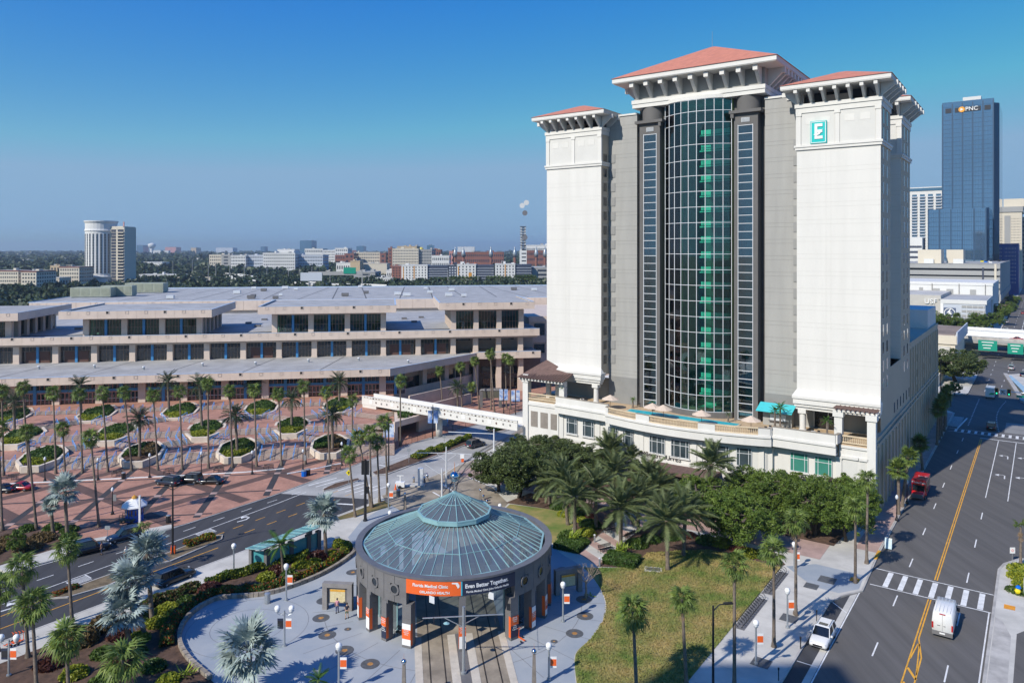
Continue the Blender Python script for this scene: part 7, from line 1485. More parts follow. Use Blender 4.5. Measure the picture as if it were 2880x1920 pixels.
def agave(k,x,y,lab,n=26,L=1.3,z=.85):
    X,Y=S(k,x,y,.2); t=T('spiky_plant',lab,'plant','w',X,Y,z,group='bright spiky plants'); r=random.Random(int(x)); b=MB()
    for i in range(n):
        a=r.uniform(0,6.28); e=r.uniform(.35,1.2); l=L*r.uniform(.7,1.1); d=Vector((math.cos(a)*math.cos(e),math.sin(a)*math.cos(e),math.sin(e))); o=Vector((r.uniform(-.7,.7),r.uniform(-.5,.5),0)); nn=Vector((-math.sin(a),math.cos(a),0))*.09; b.add([tuple(o-nn),tuple(o+nn),tuple(o+d*l*.6+nn),tuple(o+d*l+Vector((0,0,-.12)))],[(0,1,2,3)])
    t.part('blades',b,leafmat('bright_lily_blades',(.20,.30,.03),(.35,.42,.05),rnd=.1,scale=2) if 'bright_lily_blades' not in MATS else MATS['bright_lily_blades'],kind='stuff')
agave(6,745,480,'spiky yellow green plant in the square hedge right of the path',60); agave(6,340,370,'spiky yellow green plant in the square hedge left of the path',40); agave(6,480,830,'small green plant at the foot of the bare tree',14,.5,.2); agave(3,1480,1020,'spiky green plant at the curve of the stone edging',30,1.2,.3); agave(3,1570,1510,'spiky green plant at the bottom of the bed',26,1.2,.3)
# right hand bed
X,Y=S(7,2300,700,.18); P=np.concatenate([blob(*toW('s',v,u),.18,1.5,1.5,.8,1500,rgn) for v,u in ((-2.3,117.5),(-2.2,115),(-1.6,112.6),(-.6,119),(-.4,116),(.6,113.5),(1.0,118.5))]); shrubmass('hedge','bright yellow green hedge bed at the right kerb beside the crossing',P,.24,[M['hedgeY'],M['hedge']],50,'hedge',mi=(rgn.uniform(0,1,len(P))<.2).astype(int))
P=np.concatenate([blob(*toW('s',v,u),.18,1.3,1.3,.45,700,rgn) for v,u in ((-2.4,110.2),(-.9,109.8),(.8,109.9))]); shrubmass('hedge','low grass green planting in front of the yellow hedge',P,.22,M['ground_leaf'],51,'hedge')
t=T('utility_box','small grey hydrant with blue and yellow caps in the kerb bed','hydrant','s',-1.6,109.6,.15); b=t.mb(); b.box(-1.75,-1.45,109.45,109.75,.15,2.2); t.part('post',b,M['alu']); b=t.mb(); b.ball(-2.3,109.3,1.0,.3,8); t.part('blue_cap',b,MATS['bright_blue_plastic']); b=t.mb(); b.ball(-2.35,109.2,.6,.35,8); t.part('yellow_cap',b,MATS['fluorescent_yellow'])
# left corner planting
P=np.concatenate([blob(*toW('s',v,u),.15,1.9,1.9,.9,1100,rgn) for v,u in ((-118,47.5),(-121,44.5),(-124,42),(-116,45),(-119,41.5))]); shrubmass('grass_clump','dry brown ornamental grass clump on the left of the avenue',P,.3,M['hedgeB'],52,'grass clump')
P=np.concatenate([blob(*toW('s',v,u),.15,1.3,1.3,.7,900,rgn) for v,u in ((-115.6,50.2),(-118.5,51.5),(-121.4,50.4),(-124,48))]); shrubmass('bush','row of bright green low bushes above the parked black cars',P,.26,M['ground_leaf'],53,'bush')
# lawn blades near enough to catch light: sparse tufts
def tufts(poly,n,name,lab,mats,seed,hh=.10):
    rg=np.random.default_rng(seed); P=np.array(poly); lo,hi=P.min(0),P.max(0); q=rg.uniform(lo,hi,(n*2,2)); q=q[[inpoly(a,c,poly) for a,c in q]][:n]; s,c_=math.sin(R(35.6)),math.cos(R(35.6)); C=np.stack([q[:,0]*c_+q[:,1]*s,-q[:,0]*s+q[:,1]*c_,np.full(len(q),.2)],1)
    o=C[0].copy(); C-=o; a=rg.uniform(0,6.28,len(C)); U=np.stack([np.cos(a),np.sin(a),0*a],1)*.05; V_=np.stack([rg.normal(size=len(a))*.03,rg.normal(size=len(a))*.03,np.full(len(a),hh/2)],1); C[:,2]+=hh/2; me=quads(name,C,U,V_,mats,rg.integers(0,len(mats),len(C))); ob=bpy.data.objects.new(name,me); COL.objects.link(ob); ob.location=o; ob['kind']='stuff'; ob['label']=lab
tufts([(-47.6,86.2),(-44.1,88.7),(-44.5,94.3),(-41.6,97.3),(-37.9,100.4),(-30,100.4),(-28,100.3),(-28,52.2),(-36.7,62.2),(-39.3,66.2),(-39.6,70),(-40.4,74.2),(-42.1,78),(-44.9,81.5)],30000,'grass','short patchy green and brown lawn grass',[M['grass']],3)
# ================================================================ FAR CITY
WM=dict(cream=mat('far_cream_render',(.62,.56,.45),.85,.06,.02),white=mat('far_white_render',(.66,.66,.64),.85,.05,.02),pale=mat('far_pale_blue_grey_render',(.50,.54,.60),.85,.05,.02),brick=mat('far_brick',(.24,.10,.07),.85,.1,.03),tan=mat('far_tan_render',(.52,.40,.25),.85,.05,.02),grey=mat('far_grey_concrete',(.34,.34,.33),.85,.08,.02),dark=mat('far_dark_cladding',(.045,.055,.085),.5,.1,.05),orange=mat('far_orange_cladding',(.62,.28,.03),.7,.05,.05),pink=mat('far_pink_render',(.55,.27,.24),.85,.05,.02),bluegl=mat('far_blue_glass',(.06,.14,.22),.12,.15,.02,spec=.9),redroof=mat('far_brown_red_roof',(.22,.07,.045),.8,.1,.1),roof=mat('far_pale_roof',(.42,.42,.41),.85,.1,.05),glass=mat('far_window_glass',(.03,.04,.055),.1,.0,1,spec=.8))
def uvx(pxx,Y): return (pxx-1440)/FPX*Y
def windows(t,face,x0,x1,z0,z1,y,cols,rows,ww=.55,wh=.5,m=None,axis='x',name='window'):
    m=m or WM['glass']; dx=(x1-x0)/cols; dz=(z1-z0)/rows; b=MB(); e=.12
    if axis=='x': b.box(-dx*ww/2,dx*ww/2,-e,e,-dz*wh/2,dz*wh/2)
    else: b.box(-e,e,-dx*ww/2,dx*ww/2,-dz*wh/2,dz*wh/2)
    me=b.mesh(name,m); L=[]
    for i in range(cols):
        for j in range(rows):
            c=x0+dx*(i+.5); L.append((c,y,z0+dz*(j+.5)) if axis=='x' else (y,c,z0+dz*(j+.5)))
    t.join(name,me,L) if (dx*FPX/max(200,abs(t.dist))<9 or len(L)>120) else t.rep(name,me,L)
def FB(name,label,k,xl,xr,yt,Y,depth,wall,cols,rows,fr='w',zb=0,roof='roof',ww=.5,wh=.45,sidecols=None,base=None,group='buildings of the distant city',cat='building',par=1.0,winm=None):
    pl=px(k,xl,0)[0]; pr=px(k,xr,0)[0]; ztop=zof(Y,px(k,0,yt)[1]); x0,x1=uvx(pl,Y),uvx(pr,Y)
    t=T(name,label,cat,'w',(x0+x1)/2,Y+depth/2,zb,group=group); t.dist=Y
    b=t.mb(); b.box(x0,x1,Y,Y+depth,zb,ztop-par); t.part('wall',b,WM[wall]); b=t.mb(); b.box(x0-.3,x1+.3,Y-.3,Y+depth,ztop-par,ztop); t.part('parapet',b,WM[wall] if roof=='roof' else WM[roof])
    b=t.mb(); b.box(x0+.5,x1-.5,Y+.8,Y+depth-.5,ztop-.2,ztop+.06); t.part('flat_roof',b,WM['roof'])
    if cols: windows(t,0,x0+.6,x1-.6,zb+1.5,ztop-par-.3,Y,cols,rows,ww,wh,winm)
    sx=x1 if (x0+x1)/2<0 else x0
    if cols: windows(t,0,Y+.6,Y+depth-.6,zb+1.5,ztop-par-.3,sx,max(2,int(cols*depth/(x1-x0)/1.2)),rows,ww,wh,winm,'y')
    rr=random.Random(int(xl+yt)); 
    for q in range(rr.randrange(1,4)): a=rr.uniform(x0+2,x1-4); b=t.mb(); b.box(a,a+rr.uniform(2,5),Y+depth*.3,Y+depth*.5,ztop,ztop+rr.uniform(1,3)); t.part('plant_room',b,WM['grey' if q%2 else wall])
    return t,x0,x1,ztop
FB('apartment_block','cream condominium with brown red roof cut by the left edge',13,-60,150,530,700,22,'cream',11,6,roof='redroof'); FB('apartment_block','cream condominium with brown red roof second from the left edge',13,175,300,535,690,30,'cream',5,6,roof='redroof')
FB('apartment_block','cream condominium with red brown roof directly left of the round tower',13,490,655,500,765,26,'cream',8,6,roof='redroof'); FB('low_house','low gabled cream building between the condominiums',13,330,490,590,740,20,'cream',5,2)
# round tower
Y=800; t=T('residential_tower','tall cream residential tower with a rounded glazed corner at the left','tower','w',uvx(285,Y),Y+20,0); t.dist=Y
zt=zof(Y,620); xc=uvx(262,Y); rr_=uvx(262,Y)-uvx(221,Y); x1=uvx(343,Y); 
b=t.mb(); b.lathe(xc,Y+rr_,[(rr_,0),(rr_,12),(rr_*1.06,14),(rr_,16),(rr_,zt-12),(rr_*1.05,zt-11),(rr_,zt-9),(rr_,zt-3),(rr_*1.07,zt-1),(rr_*1.07,zt)],28); t.part('round_bay',b,WM['white'],smooth=False)
b=t.mb(); b.box(xc+2,x1-3,Y+8,Y+34,0,zt-6); t.part('wall',b,WM['cream']); b=t.mb(); b.box(x1-9,x1,Y+5,Y+30,0,zt-7); t.part('wall',b,WM['cream'])
WMb=MB(); WMb.box(-.75,.75,-.1,.1,0,2.6); wmm=WMb.mesh('window',WM['glass']); Lw=[]
for fl_ in range(15):
    z=18+fl_*(zt-32)/15
    for a in range(-70,71,14): Lw.append((xc+(rr_+.05)*math.sin(R(a)),Y+rr_-(rr_+.05)*math.cos(R(a)),z,R(a)))
    for q in range(3): b=None
t.rep('window',wmm,Lw)
BL=MB(); BL.box(-3.6,3.6,-1.7,0,0,.9); BL=BL.mesh('balcony',WM['cream']); BO=MB(); BO.box(-3.2,3.2,-.1,.05,0,2.7); BO=BO.mesh('balcony_opening',WM['dark']); bl=[];bo=[]
for fl_ in range(17):
    z=8+fl_*(zt-18)/17
    for x,y in ((uvx(284,Y),Y+8),(x1-4,Y+5)): bl.append((x,y,z)); bo.append((x,y,z+1.1))
    bo.append((uvx(310,Y),Y+7.9,z+1.1))
t.rep('balcony',BL,bl); t.rep('balcony_opening',BO,bo)
b=t.mb(); b.box(x1-5,x1-4,Y+12,Y+13,zt-7,zt-1); t.part('red_mast',b,WM['pink'])
for a in (('parking_block','cream parking block at the left of the white apartment cluster',13,1730,1830,400,1300,60,'cream',6,6),('apartment_block','grey striped parking deck beside the cream parking block',13,1830,1905,402,1290,50,'grey',1,6),('apartment_block','white gabled apartment block left of the hospital cluster',13,1908,2030,405,1250,40,'white',9,6),('apartment_block','pale blue apartment block with bays',13,2030,2205,403,1260,40,'pale',12,6),('hospital_block','stepped white hospital like block with rooftop floor',14,-60,205,385,1230,60,'white',16,7),('hospital_block','white upper storeys behind the stepped block',14,60,200,355,1260,30,'white',9,2),
 ('apartment_block','pale grey blue apartments right of the stepped block',14,210,435,403,1250,40,'pale',16,6),('office_block','white office behind the pale apartments',14,285,435,350,1600,40,'white',10,5),('apartment_block','white tower pair left, striped with balconies',14,437,535,362,1450,40,'white',8,8),('apartment_block','white and brick tower with a flat overhanging roof',14,537,640,345,1400,40,'white',6,7),('brick_block','brick lower building below the white and brick tower',14,537,640,402,1395,30,'brick',5,4),('brick_block','plain brick building right of the overhanging roof tower',14,615,692,390,1380,40,'brick',2,4),
 ('apartment_block','long beige dormitory block in the middle distance',14,695,908,380,1430,50,'cream',14,6,),('brick_block','brick stair block at the right end of the beige dormitory',14,908,955,388,1420,40,'brick',1,4),('brick_block','tall brick block left of the red striped slab',14,975,1008,345,1200,30,'brick',1,8),('apartment_slab','large cream slab with rows of small windows and reddish stripes',14,1010,1225,350,1150,20,'cream',16,10),('apartment_slab','grey and brick shaded wing right of the cream slab',14,1225,1335,357,1155,60,'grey',8,9),('brick_block','brick block behind the pale blue clinic',14,1335,1410,358,1300,30,'brick',4,4),
 ('clinic_block','pale blue white clinic block with an outside stair',14,1335,1480,407,1120,30,'white',9,4),('clinic_block','pinkish block right of the clinic',14,1480,1530,370,1300,30,'pink',3,4),('white_block','long white and brick hospital right of the lattice tower',14,2120,2340,320,1350,50,'white',22,3),('brick_block','brick lower floors of the long hospital',14,2122,2335,365,1345,40,'brick',20,4),('parking_garage','pale grey parking garage at the right end of the coloured apartments',14,2165,2340,505,880,60,'grey',1,4),
 ('store_block','plain tan windowless block in the middle distance',14,662,742,450,1050,25,'tan',0,0),('store_block','white low block left of the tan block',14,545,662,467,1080,25,'white',6,2),('store_block','cream low block right of the tan block',14,742,965,472,1080,25,'cream',0,0),('parking_garage','grey low parking deck beside the coloured apartments',14,690,868,542,930,40,'grey',1,3),('store_block','small white apartment block left of the coloured apartments',14,870,1005,590,880,20,'white',8,2),('store_block','upper white step of the small apartment block',14,960,1010,527,900,20,'white',3,2),
 ('warehouse','long low cream building with narrow windows beyond the roof',13,1470,1775,585,960,20,'cream',8,1),('warehouse','low grey shed right of the long cream building',13,1660,1870,615,900,20,'grey',0,0),('warehouse','low pale building half hidden in the trees',13,1150,1500,562,1000,20,'white',0,0),('warehouse','small tan building in the trees behind the condominiums',13,415,495,490,1200,20,'tan',3,2)):
    FB(*a)
# coloured apartments
def colour_apts(xl,xm,xr,yt,Y,lab,fx):
    t,x0,x1,zt=FB('coloured_apartments',lab,14,xl,xm,yt,Y,30,'white',max(4,int((xm-xl)/26)),7,ww=.34,wh=.5,group='white, orange and dark apartment blocks'); 
    X1=uvx(px(14,xr,0)[0],Y); b=t.mb(); b.box(x1,X1,Y+2,Y+32,0,zt-1); t.part('dark_wing',b,WM['dark'])
    for k in range(7): b=t.mb(); b.box(x1+.3,X1-.3,Y+1.4,Y+2,3+k*(zt-5)/7,3.5+k*(zt-5)/7); t.part('balcony_edge',b,WM['pale'])
    for f,w_,za,zb_ in fx: b=t.mb(); a=x0+(x1-x0)*f; b.box(a,a+w_,Y-.25,Y+.2,zt*za,zt*zb_); t.part('orange_panel',b,WM['orange'])
colour_apts(1085,1300,1470,485,885,'leftmost white apartment block with orange strips and a dark wing',((.47,1.1,.35,.95),(.06,.9,.3,.9),(.85,1,.1,.25))); colour_apts(1545,1700,1850,480,880,'middle white apartment block with a large orange panel',((.62,3.6,.1,.62),(.05,1,.5,.9))); colour_apts(1860,2025,2160,475,870,'rightmost white apartment block with one orange strip',((.48,1.1,.3,.97),(.8,1,.05,.3)))
FB('coloured_apartments','brown and glass apartment wing at the far left of the coloured blocks',14,1005,1085,492,895,30,'brick',3,7); FB('coloured_apartments','dark apartment wing with an orange edge left of the middle block',14,1470,1545,487,888,30,'dark',3,7,winm=WM['pale'])
# university hall with silver minarets
t,x0,x1,zt=FB('university_hall','long dark brick university hall with silver minarets',14,1510,1930,378,1300,60,'brick',26,4)
for xx in (1530,1597,1825,2022,2200,2272):
    x=uvx(px(14,xx,0)[0],1180); tt=T('minaret','silver onion topped minaret on the university hall, '+{1530:'leftmost',1597:'second from the left',1825:'in the middle',2022:'left of the lattice tower',2200:'right of the lattice tower',2272:'rightmost'}[xx],'minaret','w',x,1180,0,group='silver minarets'); z1=zof(1180,px(14,0,372)[1]); zb=zof(1180,px(14,0,450)[1]); b=tt.mb(); b.lathe(x,1180,[(2.2,0),(2.2,zb+6)],8); tt.part('shaft',b,WM['brick']); b=tt.mb(); b.lathe(x,1180,[(2.8,zb+6),(3.4,zb+11),(2.2,zb+16),(.8,zb+20),(1.3,zb+22),(.1,z1+6)],10); tt.part('dome',b,M['steel'],smooth=True)
x=uvx(px(14,1697,0)[0],1150); tt=T('copper_dome','small orange copper dome in front of the university hall','dome','w',x,1150,0); z=zof(1150,px(14,0,462)[1]); b=tt.mb(); b.cyl(x,1150,4,0,z-6,14); tt.part('drum',b,WM['tan']); b=tt.mb(); b.lathe(x,1150,[(4,z-6),(3.4,z-3),(2,z-1),(.2,z)],14); tt.part('dome',b,mat('copper_dome',(.35,.10,.03),.5,.1,.2),smooth=True)
x=uvx(px(14,1250,0)[0],1500); tt=T('yellow_dome','small yellow dome on the skyline above the cream slab','dome','w',x,1500,0); z=zof(1500,px(14,0,345)[1]); b=tt.mb(); b.box(x-10,x+10,1495,1510,0,z-5); tt.part('base',b,WM['tan']); b=tt.mb(); b.lathe(x,1500,[(5,z-5),(4,z-1),(2,z+1),(.2,z+2)],14); tt.part('dome',b,mat('yellow_dome',(.6,.5,.08),.5,.1,.2),smooth=True)
# lattice communications tower
Y=1000; xa,xb=uvx(px(14,2063,0)[0],Y),uvx(px(14,2120,0)[0],Y); z0=zof(Y,px(14,0,362)[1]); z1=zof(Y,px(14,0,165)[1]); t=T('lattice_tower','white communications tower with steel lattice and dishes','tower','w',(xa+xb)/2,Y,0)
b=t.mb(); b.box(xa,xb,Y,Y+20,0,z0); t.part('base_building',b,WM['white']); 
for k in range(9): b=t.mb(); b.box((xa+xb)/2-2,(xa+xb)/2+4,Y-.2,Y,8+k*5,9.5+k*5); t.part('window_band',b,WM['glass'])
for x in (xa+2,xb-2):
    for y in (Y+3,Y+15): b=t.mb(); b.bar((x,y,z0),(x,y,z1),1.5); t.part('leg',b,WM['white'])
n=9
for k in range(n):
    za,zb=z0+(z1-z0)*k/n,z0+(z1-z0)*(k+1)/n; b=t.mb(); b.bar((xa+2,Y+3,za),(xb-2,Y+3,zb),.9); b.bar((xb-2,Y+3,za),(xa+2,Y+3,zb),.9); b.box(xa+.5,xb-.5,Y+1,Y+17,zb-.6,zb); t.part('bracing',b,M['stone'] if k%3 else WM['grey'])
for k,(x,z) in enumerate(((xa+7,z0+17),(xa+7,z0+50),(xb-6,z0+60),(xa+9,z0+64))): b=MB(); b.lathe(0,0,[(.1,0),(3.6,1.2)],14); me=b.mesh('dish',M['stone'] if k<2 else WM['white']); me.transform(Matrix.Rotation(R(90),4,'X')); t.part('dish',me,None,loc=(x,Y+1,z))
# skyline towers
for a in (('skyline_tower','small blue grey tower on the horizon left of the water tower',13,1130,1183,322,5000,80,'bluegl',0,0),('skyline_block','pink block on the horizon right of the water tower',13,1365,1455,338,5200,80,'pink',0,0),('skyline_block','small tan block on the horizon',13,1578,1622,343,5200,80,'tan',0,0),('skyline_block','long blue white block on the horizon',13,1785,1925,343,4800,80,'pale',0,0),('skyline_tower','dark small tower at the right of the left skyline',13,2155,2190,333,5000,60,'bluegl',0,0),('skyline_tower','large blue glass tower on the skyline over the white apartments',14,245,342,284,3500,90,'bluegl',0,0),('skyline_tower','flat blue glass block on the skyline above the overhanging roof tower',14,713,770,330,4000,80,'bluegl',0,0),('skyline_tower','thin framed glass tower right of the yellow dome',14,1295,1345,322,3000,60,'bluegl',0,0),('skyline_block','tan gable block over the cream slab',14,1050,1210,330,1500,60,'tan',6,1),('skyline_block','white tank like block on the skyline left of the lattice tower',14,1550,1690,335,4500,60,'white',0,0)):
    FB(*a,group='towers on the skyline')
x=uvx(px(13,1256,0)[0],4500); t=T('water_tower','white mushroom shaped water tower on the horizon','water tower','w',x,4500,0); z=zof(4500,px(13,0,303)[1]); b=t.mb(); b.cyl(x,4500,13,0,z-30,12,10); t.part('shaft',b,WM['white']); b=t.mb(); b.lathe(x,4500,[(10,z-35),(22,z-20),(22,z-8),(4,z)],14); t.part('tank',b,WM['white'],smooth=True)
rg=random.Random(31)
for i in range(120):
    Y=rg.choice([1500,1800,2200,2600,3200,4000,5200,6800])*rg.uniform(.9,1.1); pxx=rg.uniform(-20,1560) if i%4 else rg.uniform(560,1500); x=uvx(pxx,Y); w_=rg.uniform(16,60); hh=rg.uniform(8,22)*(1+(Y>4000)*1.2)
    t=T('distant_building','small pale low building in the hazy distance','building','w',x,Y,0,group='low buildings scattered to the horizon'); b=t.mb(); b.box(x-w_/2,x+w_/2,Y,Y+30,0,hh); t.part('wall',b,WM[rg.choice(['white','cream','pale','grey','white','brick'])]); b=t.mb(); b.box(x-w_/2-.5,x+w_/2+.5,Y-.5,Y+31,hh,hh+.8); t.part('roof',b,WM[rg.choice(['roof','white','redroof'])])
# elevated motorway on the left
mw=T('motorway','pale elevated motorway crossing behind the convention centre','motorway','w',0,950,0)
def road3(pts,wd,h_=1.2,th=1.6):
    b=mw.mb()
    for a,c in zip(pts,pts[1:]):
        a=Vector(a);c=Vector(c);n_=Vector((-(c-a).y,(c-a).x,0)).normalized()*wd/2
        b.add([tuple(a+n_),tuple(a-n_),tuple(c-n_),tuple(c+n_),tuple(a+n_-Vector((0,0,th))),tuple(a-n_-Vector((0,0,th))),tuple(c-n_-Vector((0,0,th))),tuple(c+n_-Vector((0,0,th)))],[(0,1,2,3),(4,7,6,5),(0,3,7,4),(1,5,6,2)])
    mw.part('deck',b,WM['grey'])
    for s in (-1,1):
        b=mw.mb()
        for a,c in zip(pts,pts[1:]):
            a=Vector(a);c=Vector(c);n_=Vector((-(c-a).y,(c-a).x,0)).normalized()*wd/2*s; b.bar(tuple(a+n_+Vector((0,0,h_/2))),tuple(c+n_+Vector((0,0,h_/2))),.4,h_)
        mw.part('barrier',b,WM['white'])
Q=lambda k,x,y,z: (*S(k,x,y,z),z)
road3([Q(13,2110,590,8),Q(13,1830,545,8),Q(13,1700,530,7)],9); road3([Q(13,2080,620,8),Q(13,1820,570,8)],9)
road3([Q(14,265,632,9),Q(14,420,650,9),Q(14,700,652,9),Q(14,1000,664,9)],16); road3([Q(14,370,520,9),Q(14,560,545,9),Q(14,700,560,9)],12)
for k,(x,y) in enumerate(((470,640),(640,636),)): pass
X,Y=S(14,540,650,9); t=T('sign_gantry','motorway sign gantry with a green board and grey boards','sign gantry','w',X,Y,9); 
for dx in (-26,26): b=t.mb(); b.bar((X+dx,Y,5),(X+dx,Y,22),.9); t.part('post',b,WM['grey'])
b=t.mb(); b.box(X-26,X+26,Y-.5,Y+.5,18.5,22); t.part('truss',b,WM['grey']); b=t.mb(); b.box(X-34,X-13,Y-1,Y-.5,13,21); t.part('board_back',b,WM['pale']); b=t.mb(); b.box(X+8,X+20,Y-1,Y-.5,20,26); t.part('green_board',b,mat('motorway_sign_green',(.0,.26,.17),.5,0,1))
for i,(k,x_,yt,yb) in enumerate(((13,1722,460,640),(13,1785,480,640),(13,1900,480,600),(13,2020,490,640),(13,2208,480,620),(14,150,505,620),(14,240,515,620),(14,345,500,620),(14,495,570,670),(14,815,560,660),(14,1470,525,665),(14,1718,570,665),(13,1430,450,600),(13,1590,440,590))):
    X,Y=S(k,x_,yb,3); pole((X,Y),zof(Y,px(k,0,yt)[1]),'tall thin grey motorway light mast beyond the roof',name='light_mast',m=WM['grey'],r=.35,z0=0,cat='light mast',grp='light masts along the motorway',arms=((2.5,0,zof(Y,px(k,0,yt)[1]),0),))
# ---- street canyon on the right
def box_th(name,lab,x0,x1,y0,y1,z1,m,z0=0,cat='building',fr='s'):
    t=T(name,lab,cat,fr,(x0+x1)/2,(y0+y1)/2,z0); t.dist=y0; b=t.mb(); b.box(x0,x1,y0,y1,z0,z1); t.part('wall',b,m); return t
M['pnc']=mat('tower_blue_mirror_glass',(.26,.40,.52),.04,.10,.012,metal=.9)
M['pncd']=mat('tower_dark_mirror_glass',(.03,.06,.11),.05,.1,.012,metal=.8)
M['pncl']=mat('tower_mullion_line',(.03,.07,.13),.4,.0,1)
t=T('bank_tower','tall blue mirror glass bank tower lettered PNC','tower','s',-50,790,0); xL,xR=-73.2,-30.4; u0=775
zt=175
b=t.mb(); b.prism([(xL,u0),(xR-4,u0),(xR,u0+5),(xR,u0+66),(xL,u0+66)],0,zt-3); t.part('glass_wall',b,M['pnc'])
b=t.mb(); b.prism([(xR-3.4,u0+.4),(xR+.3,u0+5),(xR+.3,u0+66),(xR,u0+66)],0,zt-2.5); t.part('dark_side_wall',b,M['pncd'])
b=t.mb(); b.box(xL-.2,xR-3.4,u0-.3,u0+60,zt-3,zt+1.5); t.part('parapet',b,M['pnc'])
for k in range(6):
    x=xL+(xR-4-xL)*k/5; b=t.mb(); b.box(x-.5,x+.5,u0-.5,u0+.2,0,zt); t.part('pier_joint',b,M['pncl'])
gb=MB(); gb.box(xL,xR-4,-.12,.05,0,.28); gb=gb.mesh('floor_line',M['pncl']); 
t.rep('floor_line',gb,[(t.org[0]*0,u0,6+k*3.95) for k in range(43)]) if False else None
for k in range(43): b=t.mb(); b.box(xL,xR-4,u0-.12,u0+.05,6+k*3.95,6.3+k*3.95); t.part('floor_line',b,M['pncl'])
for k in range(1,35):
    x=xL+(xR-4-xL)*k/35; b=t.mb(); b.box(x-.1,x+.1,u0-.1,u0+.05,0,zt-12); t.part('mullion',b,M['pncl'])
for a,c in ((.06,.18),(.25,.76),(.83,.95)): b=t.mb(); W_=xR-4-xL; b.box(xL+W_*a,xL+W_*c,u0-.6,u0,zt-8.4,zt-4.2); t.part('sign_recess',b,M['black'])
tm=textmesh('PNC',4.9,M['wpaint'],.2,bold=.03); t.part('lettering',tm,None,loc=(-50.6,u0-.8,zt-6.2),rot=(R(90),0,0))
b=MB(); b.lathe(0,0,[(.01,0),(2.5,0),(2.5,.4)],20); me=b.mesh('logo_disc',mat('orange_logo',(.85,.36,.02),.4,.15,.3,)); me.transform(Matrix.Rotation(R(90),4,'X')); t.part('logo_disc',me,None,loc=(-58.2,u0-.8,zt-6.2)); b=t.mb(); b.add([(-59.1,u0-1.4,zt-4.9),(-59.1,u0-1.4,zt-7.5),(-56.9,u0-1.4,zt-6.2)],[(0,1,2)]); t.part('logo_triangle',b,M['wpaint'])
b=t.mb(); b.box(-58,-44,u0+8,u0+20,zt+1,zt+6); b.box(-66,-58,u0+8,u0+14,zt+1,zt+3); t.part('roof_plant',b,WM['white'])
# annex in front
b=t.mb(); b.prism([(-81.5,748),(-36.9,748),(-36.4,749.5),(-36.4,775),(-81.5,775)],0,78.5); t.part('annex_glass',b,M['pnc']); b=t.mb(); b.box(-38.4,-36.2,747.8,775,0,79); t.part('annex_dark_corner',b,M['pncd'])
for k in range(19): b=t.mb(); b.box(-81.5,-38.4,747.85,748.05,4+k*3.95,4.3+k*3.95); t.part('floor_line',b,M['pncl'])
for k in range(6): x=-81.5+43*k/5; b=t.mb(); b.box(x-.45,x+.45,747.5,748.1,0,78.5); t.part('pier_joint',b,M['pncl'])
for k in range(1,33): x=-81.5+43*k/33; b=t.mb(); b.box(x-.1,x+.1,747.9,748.1,0,78); t.part('mullion',b,M['pncl'])
# balconied condo tower behind
def onU(pxx,u): 
    k=(pxx-1440)/FPX; s,c=math.sin(R(35.6)),math.cos(R(35.6)); return (k*u*c-u*s)/(c+k*s)
def zU(u,v,py): s,c=math.sin(R(35.6)),math.cos(R(35.6)); Y=u*c-v*s; return CAMH-(py-HORY)*Y/FPX
u=900; xa,xb=onU(2540,u),onU(2652,u); zt=zU(u,xb,524)
t=box_th('condo_tower','tall pale condominium tower with stacked balconies behind the hotel',xa,xb,u,u+30,zt,WM['white']); nfl=30
for c in range(5):
    x=xa+(xb-xa)*(c+.1)/5; w_=(xb-xa)/5*.72
    for k in range(nfl):
        z=10+k*(zt-18)/nfl; b=t.mb(); b.box(x,x+w_,u-1.6,u,z,z+1.1); b2=t.mb(); b2.box(x+.4,x+w_-.4,u-.1,u+.02,z+1.1,z+3.4)
        t.part('balcony',b,WM['pale']); t.part('balcony_window',b2,WM['bluegl'])
b=t.mb(); b.box(xa,xb,u-.5,u,zt-4,zt-1); t.part('glass_crown',b,WM['bluegl'])
# beige tower, blue block, balcony block on the far right
u=1000; xa,xb=onU(2819,u),onU(2874,u); zt=zU(u,xa,597); t=box_th('beige_office','beige office tower with rows of tiny windows right of the bank tower',xa,xb,u,u+40,zt,WM['cream']); b=t.mb(); b.box(xa-1,xb+1,u-1,u+40,zt,zt+6); t.part('dark_crown',b,WM['grey']); b=t.mb(); b.box(xa+1,xa+28,u+4,u+30,zt+6,zt+15); t.part('plant_room',b,WM['cream'])
b=t.mb(); b.box(xa+2,xa+(xb-xa)*.42,u-.5,u,12,zt-4); t.part('grey_panel',b,WM['grey']); windows(t,0,xa+(xb-xa)*.45,xb-1,40,zt-6,u-.1,7,13,.35,.28)
u=860; xa,xb=onU(2818,u),onU(2865,u); zt=zU(u,xa,685); t=box_th('blue_office','deep blue glazed office block at the foot of the bank tower',xa,xb,u,u+35,zt,mat('deep_blue_cladding',(.02,.07,.32),.3,.1,.1)); windows(t,0,xa+2,xb-2,10,zt-3,u-.1,8,10,.3,.45,WM['pale'])
u=1050; xa,xb=onU(2874,u),onU(2960,u); t=box_th('balcony_block','grey balconied block cut by the right edge of the picture',xa,xb,u,u+40,zU(u,xa,615),WM['grey']); 
for k in range(16): b=t.mb(); b.box(xa,xb,u-1.5,u,20+k*5,21.5+k*5); t.part('balcony',b,WM['dark'])
u=740; xa,xb=onU(2480,u),onU(2594,u); t=box_th('striped_office','white office with dark window bands behind the parking garage',xa,xb,u,u+20,zU(u,xb,668),WM['white']); 
for k in range(9): b=t.mb(); z=8+k*4.6; b.box(xa,xb-.4,u-.15,u+.05,z,z+1.9); t.part('window_band',b,WM['grey'] if 0 else WM['dark'])
